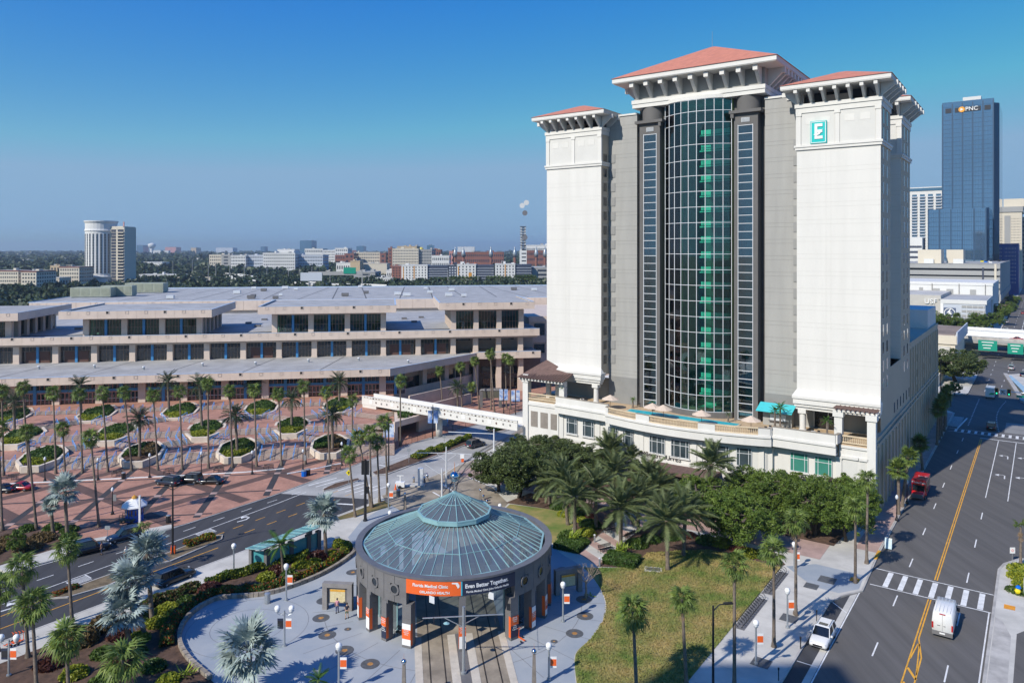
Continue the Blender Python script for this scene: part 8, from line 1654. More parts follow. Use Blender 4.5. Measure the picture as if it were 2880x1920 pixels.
# parking garage
t=T('parking_garage','large grey concrete parking garage beside the street','parking garage','s',-50,600,0); xa=-88; u0=580
b=t.mb(); b.box(xa,-23,u0+1.5,768,0,33); t.part('core',b,M['black'])
for z0,z1 in ((30.4,33.6),(25.9,28.9),(21.7,24.8),(17.5,20.6),(13,16.3),(0,9)): b=t.mb(); b.box(xa,-22,u0,u0+1.4,z0,z1); t.part('spandrel',b,WM['grey']); 
b=t.mb(); b.box(-23,-22,u0+1.4,770,12,33.9); t.part('side_wall',b,WM['grey']); b=t.mb(); b.box(-22.6,-21.6,u0,770,9,13.5); t.part('side_band',b,WM['grey']); b=t.mb(); b.box(xa,-22.2,u0,770,33.0,33.3); t.part('roof_deck',b,WM['grey']); b=t.mb(); b.box(-25.2,-24,u0-.3,u0+1.4,0,33.6); t.part('corner_pier',b,WM['cream']); b=t.mb(); b.box(-32,-31,u0-.2,u0+1.4,9,31); t.part('pier',b,WM['dark'])
for a,c,y0 in ((-72,-57.5,600),(-56.5,-46,625)): b=t.mb(); b.box(a,c,y0,y0+18,33.3,43); t.part('stair_tower',b,WM['cream'])
for a in (-68,-50): b=t.mb(); b.box(a,a+6,598,599.5,33.3,36.5); t.part('lift_lobby',b,WM['white'])
for i,(x,y,m) in enumerate(((-30,640,'white_paint'),(-34,660,'bright_blue_plastic'),(-38,690,'fluorescent_yellow'),(-28,720,'black_painted_metal'),(-33,700,'white_paint'))):
    c=T('roof_parked_car','tiny parked car on the top deck of the parking garage','car','s',x,y,33.3,group='cars on the garage roof'); b=c.mb(); b.prism([(x-1,y-2.3),(x+1,y-2.3),(x+1,y+2.3),(x-1,y+2.3)],33.5,34.3); c.part('body',b,MATS[m]); b=c.mb(); b.box(x-.8,x+.8,y-1.2,y+1.4,34.3,34.9); c.part('cabin',b,M['dark'])
# white sports hall with USF lettering
t=T('sports_hall','white and grey sports hall lettered USF with a lightning bolt emblem','hall','s',-50,460,0); xa=-80
b=t.mb(); b.box(xa,-22,488,560,0,23.7); t.part('upper_wall',b,WM['white']); b=t.mb(); b.box(xa,-21.7,487.7,488,22.7,24.3); t.part('parapet',b,WM['white'])
for a,c,z0,z1 in ((onU(2585,488),onU(2596,488),19.5,21),(onU(2624,488),onU(2643,488),17.5,20.6),(onU(2662,488),onU(2681,488),17,20.4),(onU(2728,488),onU(2745,488),17.4,20.4)): b=t.mb(); b.box(a,c,487.8,488,z0,z1); t.part('louvre',b,WM['grey'])
for p_ in (2621,2697,2771): b=t.mb(); x=onU(p_,487); b.box(x-.15,x+.15,487.5,487.8,16,23.5); t.part('downpipe',b,M['stone'])
xs=onU(2646,436); xr=-22
b=t.mb(); b.box(xa,xs,436,487.7,0,19.3); t.part('usf_wall',b,WM['grey'] if 0 else mat('weathered_pale_wall',(.50,.48,.44),.85,.12,.08)); 
b=t.mb(); b.box(xs,xr-.6,434.6,487.5,0,17.0); t.part('front_wall',b,WM['pale']); b=t.mb(); b.box(xs,xr,434.3,487.6,15.4,17.4); t.part('roof_band',b,WM['white']); b=t.mb(); b.box(xs-1,xr-.4,435.5,487.6,17.2,17.5); t.part('roof',b,WM['roof'])
for k in range(6): b=t.mb(); b.box(onU(2705,434),xr-.8,434.45,434.6,2+k*2.3,3.2+k*2.3); t.part('window_band',b,WM['grey'])
for k in range(5): b=t.mb(); b.box(onU(2702+k*16,434),onU(2703+k*16,434),434.4,434.5,2,15); t.part('mullion',b,WM['white'])
tm=textmesh('USF',3.5,M['wpaint'],.25,bold=.03); t.part('lettering',tm,None,loc=(onU(2617,435),435.6,zU(436,-45,848)),rot=(R(90),0,0))
px0,px1=onU(2653,434),onU(2688,434); b=t.mb(); b.box(px0,px1,434.35,434.6,1,zU(434,px1,866)); t.part('banner',b,mat('slate_blue_banner',(.08,.11,.19),.6,0,1)); b=t.mb(); b.box(px0-1.3,px0,434.3,434.6,1,15.4); t.part('banner_border',b,M['wpaint'])
cx=(px0+px1)/2; cz=zU(434,cx,880); b=t.mb(); N=24
for i in range(N):
    a,c=2*math.pi*i/N,2*math.pi*(i+1)/N; b.poly([(cx+r_*math.cos(q),434.2,cz+r_*math.sin(q)) for r_,q in ((2.5,a),(2.5,c),(2.15,c),(2.15,a))])
b.poly([(cx+.9,434.1,cz+2.9),(cx-1.3,434.1,cz+.0),(cx-.1,434.1,cz+.1),(cx-.7,434.1,cz-.6),(cx+.2,434.1,cz-.5),(cx-1.9,434.1,cz-2.9),(cx+1.3,434.1,cz-.1),(cx+.3,434.1,cz-.1),(cx+1.0,434.1,cz+.7),(cx+.1,434.1,cz+.6)]); t.part('bolt_emblem',b,M['wpaint'])
# motorway overpass
ov=T('overpass','pale concrete motorway overpass crossing the street with green signs','overpass','s',-20,340,0)
def ob(name,x0,x1,y0a,y0b,dy,z0,z1,m): b=ov.mb(); b.prism([(x0,y0a),(x1,y0b),(x1,y0b+dy),(x0,y0a+dy)],z0,z1); ov.part(name,b,m)
ob('deck',-60,60,350,335,13,6.2,7.2,WM['grey']); ob('barrier',-26.5,60,346,335.3,.4,5.6,8.2,M['kerb']); ob('barrier',-60,60,363,348,.4,7,8.3,M['wpaint'])
ob('deck',-60,60,372,357,15,6.4,7.4,WM['grey']); ob('barrier',-60,60,371.7,356.7,.4,6,8.5,M['wpaint']); ob('barrier',-60,60,387,372,.4,7,8.6,M['wpaint'])
ob('girder',-26,60,347.5,336.5,1.5,4.6,6.1,M['conc']); ob('girder',-26,60,358,345,1,4.6,6.1,M['conc'])
for x in (-24,3,30): 
    for y in (352,378): b=ov.mb(); b.box(x-1,x+1,y-1,y+1,0,6.3); ov.part('pier',b,WM['grey'])
for p_,w_,z_ in ((k_:=2778,6.2,5.6),(2856,5.0,5.0)):
    v=onU(p_,341); b=ov.mb(); b.box(v-w_/2,v+w_/2,340.3,340.5,z_-2.2,z_+1.8); ov.part('green_sign',b,mat('motorway_sign_green',(.0,.26,.17),.5,0,1)); b=ov.mb(); 
    for q in range(3): b.box(v-w_*.32+q*.3,v+w_*.32-q*.5,340.2,340.28,z_+.9-q*1.1,z_+1.2-q*1.1)
    ov.part('sign_text_line',b,M['wpaint'])
bt=T('beige_block','low beige building with flat roof between the hotel and the overpass','building','s',-35,300,0); b=bt.mb(); b.box(-60,-26,262,300,0,3.4); bt.part('lower_floor',b,WM['cream']); b=bt.mb(); b.box(-60,-24.5,300,338,0,9.4); bt.part('wall',b,WM['cream']); b=bt.mb(); b.box(-60,-24,299.5,339,9.4,12.4); bt.part('parapet_band',b,WM['cream']); b=bt.mb(); b.box(-59,-24.8,301,338,12.4,12.6); bt.part('roof',b,mat('dusty_brown_roof',(.26,.20,.16),.9,.25,.1)); b=bt.mb(); b.box(-24.2,-23.8,300,344,9.4,13.6); bt.part('grey_side',b,WM['pale']); b=bt.mb(); b.box(-60,-26,299.3,299.9,4,8.6); bt.part('window_band',b,M['conc'])
# buildings on the right side of the street are out of frame; concrete wedge median
ms=MB((-5,290,0)); strip(ms,[(-10,302),(-4.2,250),(3,236)],1.1,.55,0); struct('median_barrier',ms,M['kerb'],'s'); sheet('blue_paint_strip',[(-9.4,300),(-8.2,300),(1.5,245),(-1.0,245)],.16,mat('pale_blue_ground_paint',(.30,.45,.55),.8,.2,1))
# traffic signals on the far arm
X,Y=toW('s',4,268); t=T('signal_gantry','traffic signal arm with two yellow framed signals and a no turn sign','traffic signal','s',3.5,236,0); z=zU(236,-7,1105)
b=t.mb(); b.tube([(4,236,0),(4,236,z+.3),(-9,236,z+.4)],.14,6); t.part('mast_arm',b,M['alu'])
for p_ in (2803,2838):
    v=onU(p_,235.8); b=t.mb(); b.box(v-.42,v+.42,235.7,235.8,z-.7,z+1.1); t.part('backplate',b,mat('signal_yellow',(.75,.33,.02),.5,0,1)); b=t.mb(); b.box(v-.3,v+.3,235.4,235.7,z-.6,z+1.0); t.part('signal_head',b,M['black']); b=MB(); b.lathe(0,0,[(.01,0),(.19,0)],10); me=b.mesh('green_lens',mat('green_signal_lens',(.05,.8,.5),.4,0,1,emit=1.2)); me.transform(Matrix.Rotation(R(90),4,'X')); t.part('green_lens',me,None,loc=(v,235.37,z-.25))
v=onU(2822,235.8); b=t.mb(); b.box(v-.75,v+.75,235.7,235.8,z-.6,z+.9); t.part('sign_panel',b,M['wpaint']); b=t.mb(); b.tube([(v-.3,235.6,z-.2),(v-.3,235.6,z+.35),(v+.3,235.6,z+.5)],.07,4); b.tube([(v-.5,235.6,z+.6),(v+.5,235.6,z-.4)],.07,4); t.part('sign_symbol',b,M['black'])
v=onU(2874,235.8); b=t.mb(); b.box(v-1.2,v+1.2,235.7,235.8,z-.9,z-.3); t.part('street_name_sign',b,mat('motorway_sign_green',(.0,.26,.17),.5,0,1))
for v,u,l,hh in ((-20.6,214,'very tall black pole in the hotel shadow near the far crossing',15),(-20.0,232,'black signal pole on the far corner',6)): pole(toW('s',v,u),hh,l,z0=.1)
X,Y=toW('s',-19.3,199); t=T('traffic_drum','red and white striped barrier drum at the far kerb','traffic drum','s',-18.9,200,.1)
for k in range(4): b=t.mb(); b.cyl(-18.9,200,.45-.03*k,.1+k*.35,.45+k*.35,12); t.part('band',b,M['red'] if k%2==0 else M['wpaint'])
# distant woods: one mass that nobody could count
rg=np.random.default_rng(9)
M['wood']=leafmat('distant_wood_leaves',(.022,.04,.016),(.055,.08,.03),rnd=0,scale=.02,tr=.05)
def woods(name,lab,N,Ymin,Ymax,pa,pb,r0,seed,q,size,excl=()):
    rg=np.random.default_rng(seed); Y=np.exp(rg.uniform(math.log(Ymin),math.log(Ymax),N)); X=(rg.uniform(pa,pb,N)-1440)/FPX*Y
    keep=np.ones(N,bool); s,c=math.sin(R(35.6)),math.cos(R(35.6)); u=X*s+Y*c; v=X*c-Y*s
    keep&=~((v>-21)&(v<16)); keep&=~((u<330)&(v>-120)); Qc=X*math.cos(R(9.4))+Y*math.sin(R(9.4)); Qq=-X*math.sin(R(9.4))+Y*math.cos(R(9.4)); keep&=~((Qq<410)&(Qc>-165)&(v<-20))
    keep&=~((v>-95)&(v<-20)&(u<900))
    for (a0,a1,b0,b1) in excl: keep&=~((X>a0)&(X<a1)&(Y>b0)&(Y<b1))
    X=X[keep];Y=Y[keep]; r=r0*rg.uniform(.6,1.3,len(X))*np.clip(Y/900,1,6)**.55; h_=r*rg.uniform(.9,1.5,len(X)); nn=q; C=np.repeat(np.stack([X,Y,h_*.9],1),nn,0); d=rg.normal(size=(len(C),3)); d/=np.linalg.norm(d,axis=1)[:,None]; d*=rg.uniform(.5,1.05,len(C))[:,None]; d[:,2]=np.abs(d[:,2])*1.1-.45; rr=np.repeat(r,nn); C+=d*rr[:,None]*np.array([1,1,.9]); S_=size*np.repeat(r/r0,nn)
    a=rg.normal(size=(len(C),3)); a/=np.linalg.norm(a,axis=1)[:,None]; b=rg.normal(size=(len(C),3)); b-=a*(a*b).sum(1)[:,None]; b/=np.linalg.norm(b,axis=1)[:,None]
    me=quads(name,C,a*S_[:,None]*.5,b*S_[:,None]*.4,M['wood']); o=bpy.data.objects.new(name,me); COL.objects.link(o); o['kind']='stuff'; o['label']=lab
woods('woodland','wooded ground between the buildings beyond the convention centre',3600,430,1100,-120,1560,5.5,1,60,2.3)
woods('woodland','wooded suburbs reaching to the horizon',5200,1100,9000,-100,1580,7.5,2,30,4.2)
woods('woodland','street trees and woods far beyond the towers',500,450,3000,2550,3000,5,3,40,2.2)
for i,(xx,yb,yt) in enumerate([(x,655,600) for x in range(1330,1480,30)]+[(x,655,590) for x in range(1500,1700,32)]+[(x,650,588) for x in range(1800,2000,30)]+[(x,648,580) for x in range(2030,2200,26)]):
    Y=845; X=uvx(px(14,xx,0)[0],Y); zc=zof(Y,px(14,0,yt+12)[1]); palm(X,Y,0,max(6,zc),'sabal','palm standing in front of the coloured apartments beyond the roof',300+i,2.6,'row of palms before the coloured apartments')
for (k,x_,yb,yt,l,s) in ((12,1240,300,-60,'tall slender palm in front of the sports hall banner',1.6),(12,1470,210,-10,'palm right of the sports hall banner',1.9),(12,1240,230,20,'palm left under the slender one',1.8)):
    X,Y=S(k,x_,yb,0); palm(X,Y,0,max(5,zof(Y,px(k,0,yt)[1])),'sabal',l,int(x_),s)
for i,(v,u,r) in enumerate(((-24,420,6),(-20,455,5),(-19,500,6),(-45,400,7),(-38,405,6),(-52,398,6),(-30,410,5),(9,640,8),(12,720,9),(8,820,9),(-17,560,5),(-17,640,5))):
    X,Y=toW('s',v,u); tree(X,Y,0,r,r*.8,r*1.35,'green street tree '+['left of the sports hall corner','beside the sports hall','at the far kerb','left of the hall palms','between the hall palms','leftmost before the USF wall','before the bolt banner','right side of the far street, nearer','right side of the far street, middle','right side of the far street, farther','at the garage foot, nearer','at the garage foot, farther'][i],OAKB,i,name='street_tree',group='street trees past the overpass')
# ================================================================ VEHICLES
def wheel(t,x,y,r,w_=.22):
    b=MB(); b.lathe(0,0,[(r*.62,-w_/2),(r,-w_/2+.02),(r,w_/2-.02),(r*.62,w_/2)],16); me=b.mesh('wheel',mat('tyre_rubber',(.02,.02,.02),.8,0,1)); me.transform(Matrix.Rotation(R(90),4,'Y')); o=t.part('wheel',me,None,loc=(t.org[0]+x,t.org[1]+y,t.org[2]+r))
    b=MB(); b.lathe(0,0,[(.02,-w_/2-.01),(r*.6,-w_/2+.01),(r*.6,w_/2-.01),(.02,w_/2+.01)],10); me=b.mesh('rim',M['steel']); me.transform(Matrix.Rotation(R(90),4,'Y')); q=bpy.data.objects.new('rim',me); COL.objects.link(q); q.parent=o
def loft(secs,m,name):   # secs: (y, half width bottom, half width top, z0, z1); body along +y = forward
    b=MB(); vs=[];n=len(secs)
    for y,wb,wt,z0,z1 in secs:
        zm=z0+(z1-z0)*.55; wm=max(wb,wt)*1.02
        vs+=[(-wb*.94,y,z0),(-wm,y,z0+(z1-z0)*.25),(-wm,y,zm),(-wt,y,z1-.03),(-wt*.85,y,z1),(wt*.85,y,z1),(wt,y,z1-.03),(wm,y,zm),(wm,y,z0+(z1-z0)*.25),(wb*.94,y,z0)]
    fs=[(i*10+k,i*10+(k+1)%10,(i+1)*10+(k+1)%10,(i+1)*10+k) for i in range(n-1) for k in range(10)]+[tuple(range(9,-1,-1)),tuple(range((n-1)*10,n*10))]
    b.add(vs,fs); return b
def car(x,y,z,heading,lab,paint,kind='suv',name='parked_car',group=None,cat='car',s=1.0):
    t=T(name,lab,cat,'w',x,y,z,heading,group=group); o=t.org
    L,W_,H_={'suv':(4.75,.95,1.72),'sedan':(4.7,.92,1.42),'big':(5.25,1.02,1.85)}[kind]; hl=L/2; belt=H_*.58; gz=.32
    def lp(name,mb,m,**k): mb.v=[(a+0,b_+0,c_) for a,b_,c_ in mb.v]; q=t.part(name,mb.mesh(name,m,k.get('smooth',False)),None); return q
    nose=.80 if kind!='sedan' else .72
    body=loft([(-hl,W_*.82,W_*.78,gz+.12,belt*.9),(-hl+.12,W_*.95,W_*.9,gz,belt),(-hl*.55,W_,W_*.95,gz-.05,belt+.02),(0,W_,W_*.96,gz-.05,belt),(hl*.42,W_,W_*.95,gz-.05,belt-.02),(hl*.78,W_*.97,W_*.88,gz-.03,belt*.9),(hl-.1,W_*.88,W_*.75,gz,belt*.78),(hl,W_*.74,W_*.65,gz+.12,belt*.66)],None,'body')
    lp('body',body,paint,smooth=True)
    rb=-hl+.18 if kind!='sedan' else -hl*.62; rt=rb+(.28 if kind!='sedan' else .75); fb=hl*.42; ft=fb-.75
    b=MB(); w1,w2=W_*.93,W_*.76; z0,z1=belt-.03,H_
    P=[(-w1,rb,z0),(w1,rb,z0),(w1,fb,z0),(-w1,fb,z0),(-w2,rt,z1-.05),(w2,rt,z1-.05),(w2,ft,z1-.05),(-w2,ft,z1-.05)]
    b.add(P,[(0,1,5,4),(1,2,6,5),(2,3,7,6),(3,0,4,7),(4,5,6,7)]); lp('windows',b,mat('car_window_glass',(.01,.012,.014),.05,0,1,spec=.9))
    b=MB(); b.add([(-w2-.02,rt-.04,z1-.06),(w2+.02,rt-.04,z1-.06),(w2+.02,ft+.04,z1-.06),(-w2-.02,ft+.04,z1-.06),(-w2*.9,rt+.1,z1),(w2*.9,rt+.1,z1),(w2*.9,ft-.1,z1),(-w2*.9,ft-.1,z1)],[(0,1,5,4),(1,2,6,5),(2,3,7,6),(3,0,4,7),(4,5,6,7),(3,2,1,0)]); rf=lp('roof',b,paint,smooth=False)
    for sx in (-1,1):
        b=MB()
        for (ya,yb) in ((rb,rt),((rb+fb)/2-.35,(rb+fb)/2-.33),(fb,ft)): b.bar((sx*w1*1.005,ya,z0),(sx*w2*1.01,yb,z1-.05),.07)
        lp('window_pillar',b,paint)
        b=MB(); b.box(min(sx*W_,sx*(W_+.2)),max(sx*W_,sx*(W_+.2)),fb-.35,fb-.2,belt,belt+.17); lp('wing_mirror',b,paint)
        b=MB(); b.box(min(sx*W_*.5,sx*W_*.84),max(sx*W_*.5,sx*W_*.84),hl-.16,hl-.04,belt*.66,belt*.78); lp('headlight',b,mat('headlight_glass',(.7,.72,.75),.15,0,1))
        b=MB(); b.box(min(sx*W_*.55,sx*W_*.88),max(sx*W_*.55,sx*W_*.88),-hl-.01,-hl+.14,belt*.75,belt*.92); lp('tail_light',b,mat('tail_light_red',(.45,.01,.01),.3,0,1))
        for wy in (-hl*.6,hl*.62): wheel(t,sx*(W_-.1),wy,.36 if kind!='sedan' else .33)
        if kind!='sedan': b=MB(); b.bar((sx*w2*.85,rt+.2,z1+.04),(sx*w2*.85,ft-.2,z1+.04),.05); lp('roof_rail',b,M['steel'])
    b=MB(); b.box(-W_*.5,W_*.5,hl-.1,hl+.015,gz+.12,belt*.62); lp('grille',b,M['black'])
    b=MB(); b.box(-.26,.26,-hl-.02,-hl+.05,.55,.68); lp('number_plate',b,M['wpaint'])
    if 'sunroof' in lab: b=MB(); b.box(-.45,.45,ft-.85,ft-.25,z1-.01,z1+.012); lp('sunroof',b,MATS['car_window_glass'])
    return t
def paintm(n,c): return mat(n,c,.28,0,1,coat=.7)
PB=paintm('black_car_paint',(.008,.009,.012)); PN=paintm('dark_navy_car_paint',(.01,.016,.035)); PR=paintm('red_car_paint',(.35,.01,.015)); PW=paintm('white_car_paint',(.72,.72,.70)); PG=paintm('dark_grey_car_paint',(.03,.032,.04)); PS=paintm('silver_car_paint',(.35,.36,.38))
def head_s(d): return ANG['s']+d
def C_(k,x,y,hd,lab,p,kind='suv',z=.02,**kw): X,Y=S(k,x,y,.5); return car(X,Y,z,hd,lab,p,kind,**kw)
C_(7,395,1345,head_s(R(180)),'white parked SUV with a sunroof facing the camera in the kerb bay',PW,'suv')
C_(1,215,1295,ANG['c']+R(80),'red sedan parked on the forecourt at the left',PR,'sedan',.1)
C_(1,20,1320,ANG['c']+R(80),'dark car cut by the left edge on the forecourt',PB,'sedan',.1)
G_='dark cars parked on the forecourt'
C_(1,1855,1240,ANG['c']+R(60),'dark navy SUV, leftmost of the three parked below the stairs',PN,'suv',.1,group=G_); C_(1,2085,1215,ANG['c']+R(75),'black SUV in the middle of the three parked below the stairs',PB,'suv',.1,group=G_); C_(2,135,1225,ANG['c']+R(80),'black sedan, rightmost of the three parked below the stairs',PB,'sedan',.1,group=G_)
C_(3,755,430,head_s(R(-12)),'large black SUV with a roof rack parked in the avenue bay, person behind it',PB,'big',.02); C_(3,1055,325,head_s(R(168)),'dark navy SUV parked in the avenue bay behind the large black one',PN,'suv',.02)
C_(3,1475,675,head_s(R(2)),'large black SUV on the near side of the avenue behind the silver palms',PB,'big',.02,name='moving_car')
C_(10,1655,830,head_s(R(-6)),'dark grey SUV driving away on the avenue by the median hedge',PG,'suv',.02,name='moving_car')
C_(8,2083,235,head_s(R(0)),'black SUV seen from behind crossing the far junction',PB,'suv',.02,name='moving_car')
C_(12,2140,790,head_s(R(0)),'silver SUV driving under the overpass',PS,'suv',.02,name='moving_car'); C_(12,2335,905,head_s(R(0)),'black car at the right edge under the overpass',PB,'sedan',.02,name='moving_car')
for i,(v,u,p,l) in enumerate(((-15.5,470,PW,'white car parked at the far kerb by the sports hall'),(-16.5,520,PS,'silver car parked farther up the far kerb'),(-10,600,PR,'red car far up the street'),(-16,680,PW,'white car far up the street'),(6,560,PB,'black car far up on the right'))): X,Y=toW('s',v,u); car(X,Y,.02,head_s(0),l,p,'suv',name='moving_car' if i in (2,) else 'parked_car')
X,Y=toW('s',-8,349); car(X,Y,7.25,head_s(R(82)),'small red car driving on the overpass',PR,'sedan',name='moving_car')
# white van
X,Y=toW('s',-8.75,95.4); t=T('delivery_van','tall white delivery van driving away from the camera past the crossing','van','w',X,Y,.02,head_s(0))
b=loft([(-2.95,.96,.85,.42,2.55),(-2.85,1.0,.90,.35,2.66),(0,1.02,.92,.32,2.72),(1.5,1.02,.90,.32,2.68),(2.1,1.0,.82,.34,2.1),(2.35,.98,.8,.36,1.5),(2.9,.9,.74,.42,1.2),(3.0,.82,.7,.5,1.0)],None,'body'); t.part('body',b.mesh('body',PW,True),None)
b=MB(); b.add([(-.8,1.62,2.55),(.8,1.62,2.55),(.86,2.3,1.55),(-.86,2.3,1.55)],[(0,1,2,3)]); b2=t.part('windscreen',b.mesh('windscreen',MATS['car_window_glass']),None)
for sx in (-1,1):
    b=MB(); b.box(min(sx*.99,sx*1.04),max(sx*.99,sx*1.04),1.0,2.0,1.5,2.2); t.part('side_window',b.mesh('side_window',MATS['car_window_glass']),None)
    b=MB(); b.box(min(sx*.85,sx*1.0),max(sx*.85,sx*1.0),-3.0,-2.9,.95,1.6); t.part('tail_light',b.mesh('tail_light',MATS['tail_light_red']),None)
    b=MB(); b.box(min(sx*1.03,sx*1.28),max(sx*1.03,sx*1.28),1.75,1.9,1.35,1.75); t.part('wing_mirror',b.mesh('wing_mirror',M['black']),None)
    for wy in (-1.9,1.95): wheel(t,sx*.9,wy,.37)
b=MB(); b.box(-.98,.98,-3.08,-2.9,.32,.72); t.part('rear_bumper',b.mesh('rear_bumper',M['stone']),None); b=MB(); b.box(-.3,.3,-3.0,-2.84,2.55,2.62); t.part('brake_light',b.mesh('brake_light',MATS['tail_light_red']),None); b=MB(); b.box(-.26,.26,-3.1,-3.07,.5,.65); t.part('number_plate',b.mesh('number_plate',M['wpaint']),None)
b=MB(); b.box(-.012,.012,-2.965,-2.93,.75,2.5); b.box(-.5,-.2,-2.99,-2.93,1.3,1.36); b.box(.1,.3,-2.99,-2.93,1.3,1.36); t.part('door_seam',b.mesh('door_seam',M['stone']),None)
for k in range(5): b=MB(); b.box(-.7+k*.35-.02,-.7+k*.35+.02,-2.6,1.3,2.69,2.735); t.part('roof_rib',b.mesh('roof_rib',PW),None)
# red shuttle bus
X,Y=S(8,1498,800,.02); v,u=frW('s',X,Y); X,Y=toW('s',-17.0,u+.5); t=T('shuttle_bus','bright red shuttle bus facing the camera at the kerb beside the hotel','bus','w',X,Y,.02,head_s(R(180)))
RP=paintm('bright_red_bus_paint',(.62,.012,.012))
b=MB(); b.prism([(-1.12,-3.3),(1.12,-3.3),(1.12,1.9),(.95,2.2),(-.95,2.2),(-1.12,1.9)],.5,2.95); t.part('body',b.mesh('body',RP),None)
b=loft([(1.9,.95,.85,.45,2.1),(2.4,.95,.82,.42,1.75),(2.9,.95,.85,.42,1.35),(3.5,.93,.82,.42,1.22),(3.7,.86,.76,.48,1.05)],None,'hood'); t.part('bonnet',b.mesh('bonnet',RP,True),None)
b=MB(); b.add([(-.82,2.42,2.15),(.82,2.42,2.15),(.9,2.95,1.38),(-.9,2.95,1.38)],[(0,1,2,3)]); b.box(-.86,.86,2.2,2.43,1.9,2.2); t.part('windscreen',b.mesh('windscreen',MATS['car_window_glass']),None)
b=MB(); b.box(-.8,.8,3.62,3.74,.55,1.0); t.part('grille',b.mesh('grille',M['stone']),None); b=MB(); b.box(-.95,.95,3.65,3.85,.36,.6); t.part('bumper',b.mesh('bumper',M['stone']),None)
b=MB(); b.box(-1.0,1.0,-3.1,1.8,2.95,3.02); t.part('roof_panel',b.mesh('roof_panel',RP),None)
for sx in (-1,1):
    for k in range(4): b=MB(); b.box(min(sx*1.11,sx*1.14),max(sx*1.11,sx*1.14),-2.9+k*1.15,-1.95+k*1.15,1.55,2.5); t.part('side_window',b.mesh('side_window',MATS['car_window_glass']),None)
    for wy in (-2.2,2.75): wheel(t,sx*.95,wy,.4)
    b=MB(); b.box(min(sx*.55,sx*.85),max(sx*.55,sx*.85),3.6,3.72,.75,1.02); t.part('headlight',b.mesh('headlight',MATS['headlight_glass']),None); b=MB(); b.box(min(sx*1.15,sx*1.4),max(sx*1.15,sx*1.4),2.3,2.5,1.4,1.9); t.part('wing_mirror',b.mesh('wing_mirror',M['black']),None)
tm=textmesh('Coca-Cola',.48,M['wpaint'],.01,bold=.01); t.part('lettering',tm,None,loc=(X+t.org[0]*0+0-X+t.org[0],t.org[1],t.org[2]+0)); o=[c for c in bpy.data.objects if c.name.startswith('lettering') and c.parent==t.e][0]; o.location=(0,2.24,2.62); o.rotation_euler=(R(90),0,R(180))
tm=textmesh('BUS 105',.4,M['wpaint'],.005); o=t.part('roof_lettering',tm,None); o.location=(-.3,-.6,3.03); o.rotation_euler=(0,0,R(180))
# white and green box van
X,Y=toW('s',-11.9,252.5); t=T('box_van','white box van with a green swoosh driving away past the far junction','van','w',X,Y,.02,head_s(0)); b=MB(); b.box(-1.1,1.1,-3,2.2,.6,3.1); t.part('box',b.mesh('box',PW),None); b=loft([(2.2,1,.9,.5,2.2),(3.0,1,.85,.5,1.9),(3.7,.9,.8,.5,1.2)],None,'cab'); t.part('cab',b.mesh('cab',PW),None); b=MB(); b.add([(-.3,-3.02,1.2),(1.0,-3.02,1.35),(1.0,-3.02,1.9),(.2,-3.02,1.85)],[(0,1,2,3)]); t.part('green_swoosh',b.mesh('green_swoosh',MATS['bright_green']),None)
for sx in (-1,1):
    for wy in (-1.9,2.6): wheel(t,sx*.95,wy,.42)
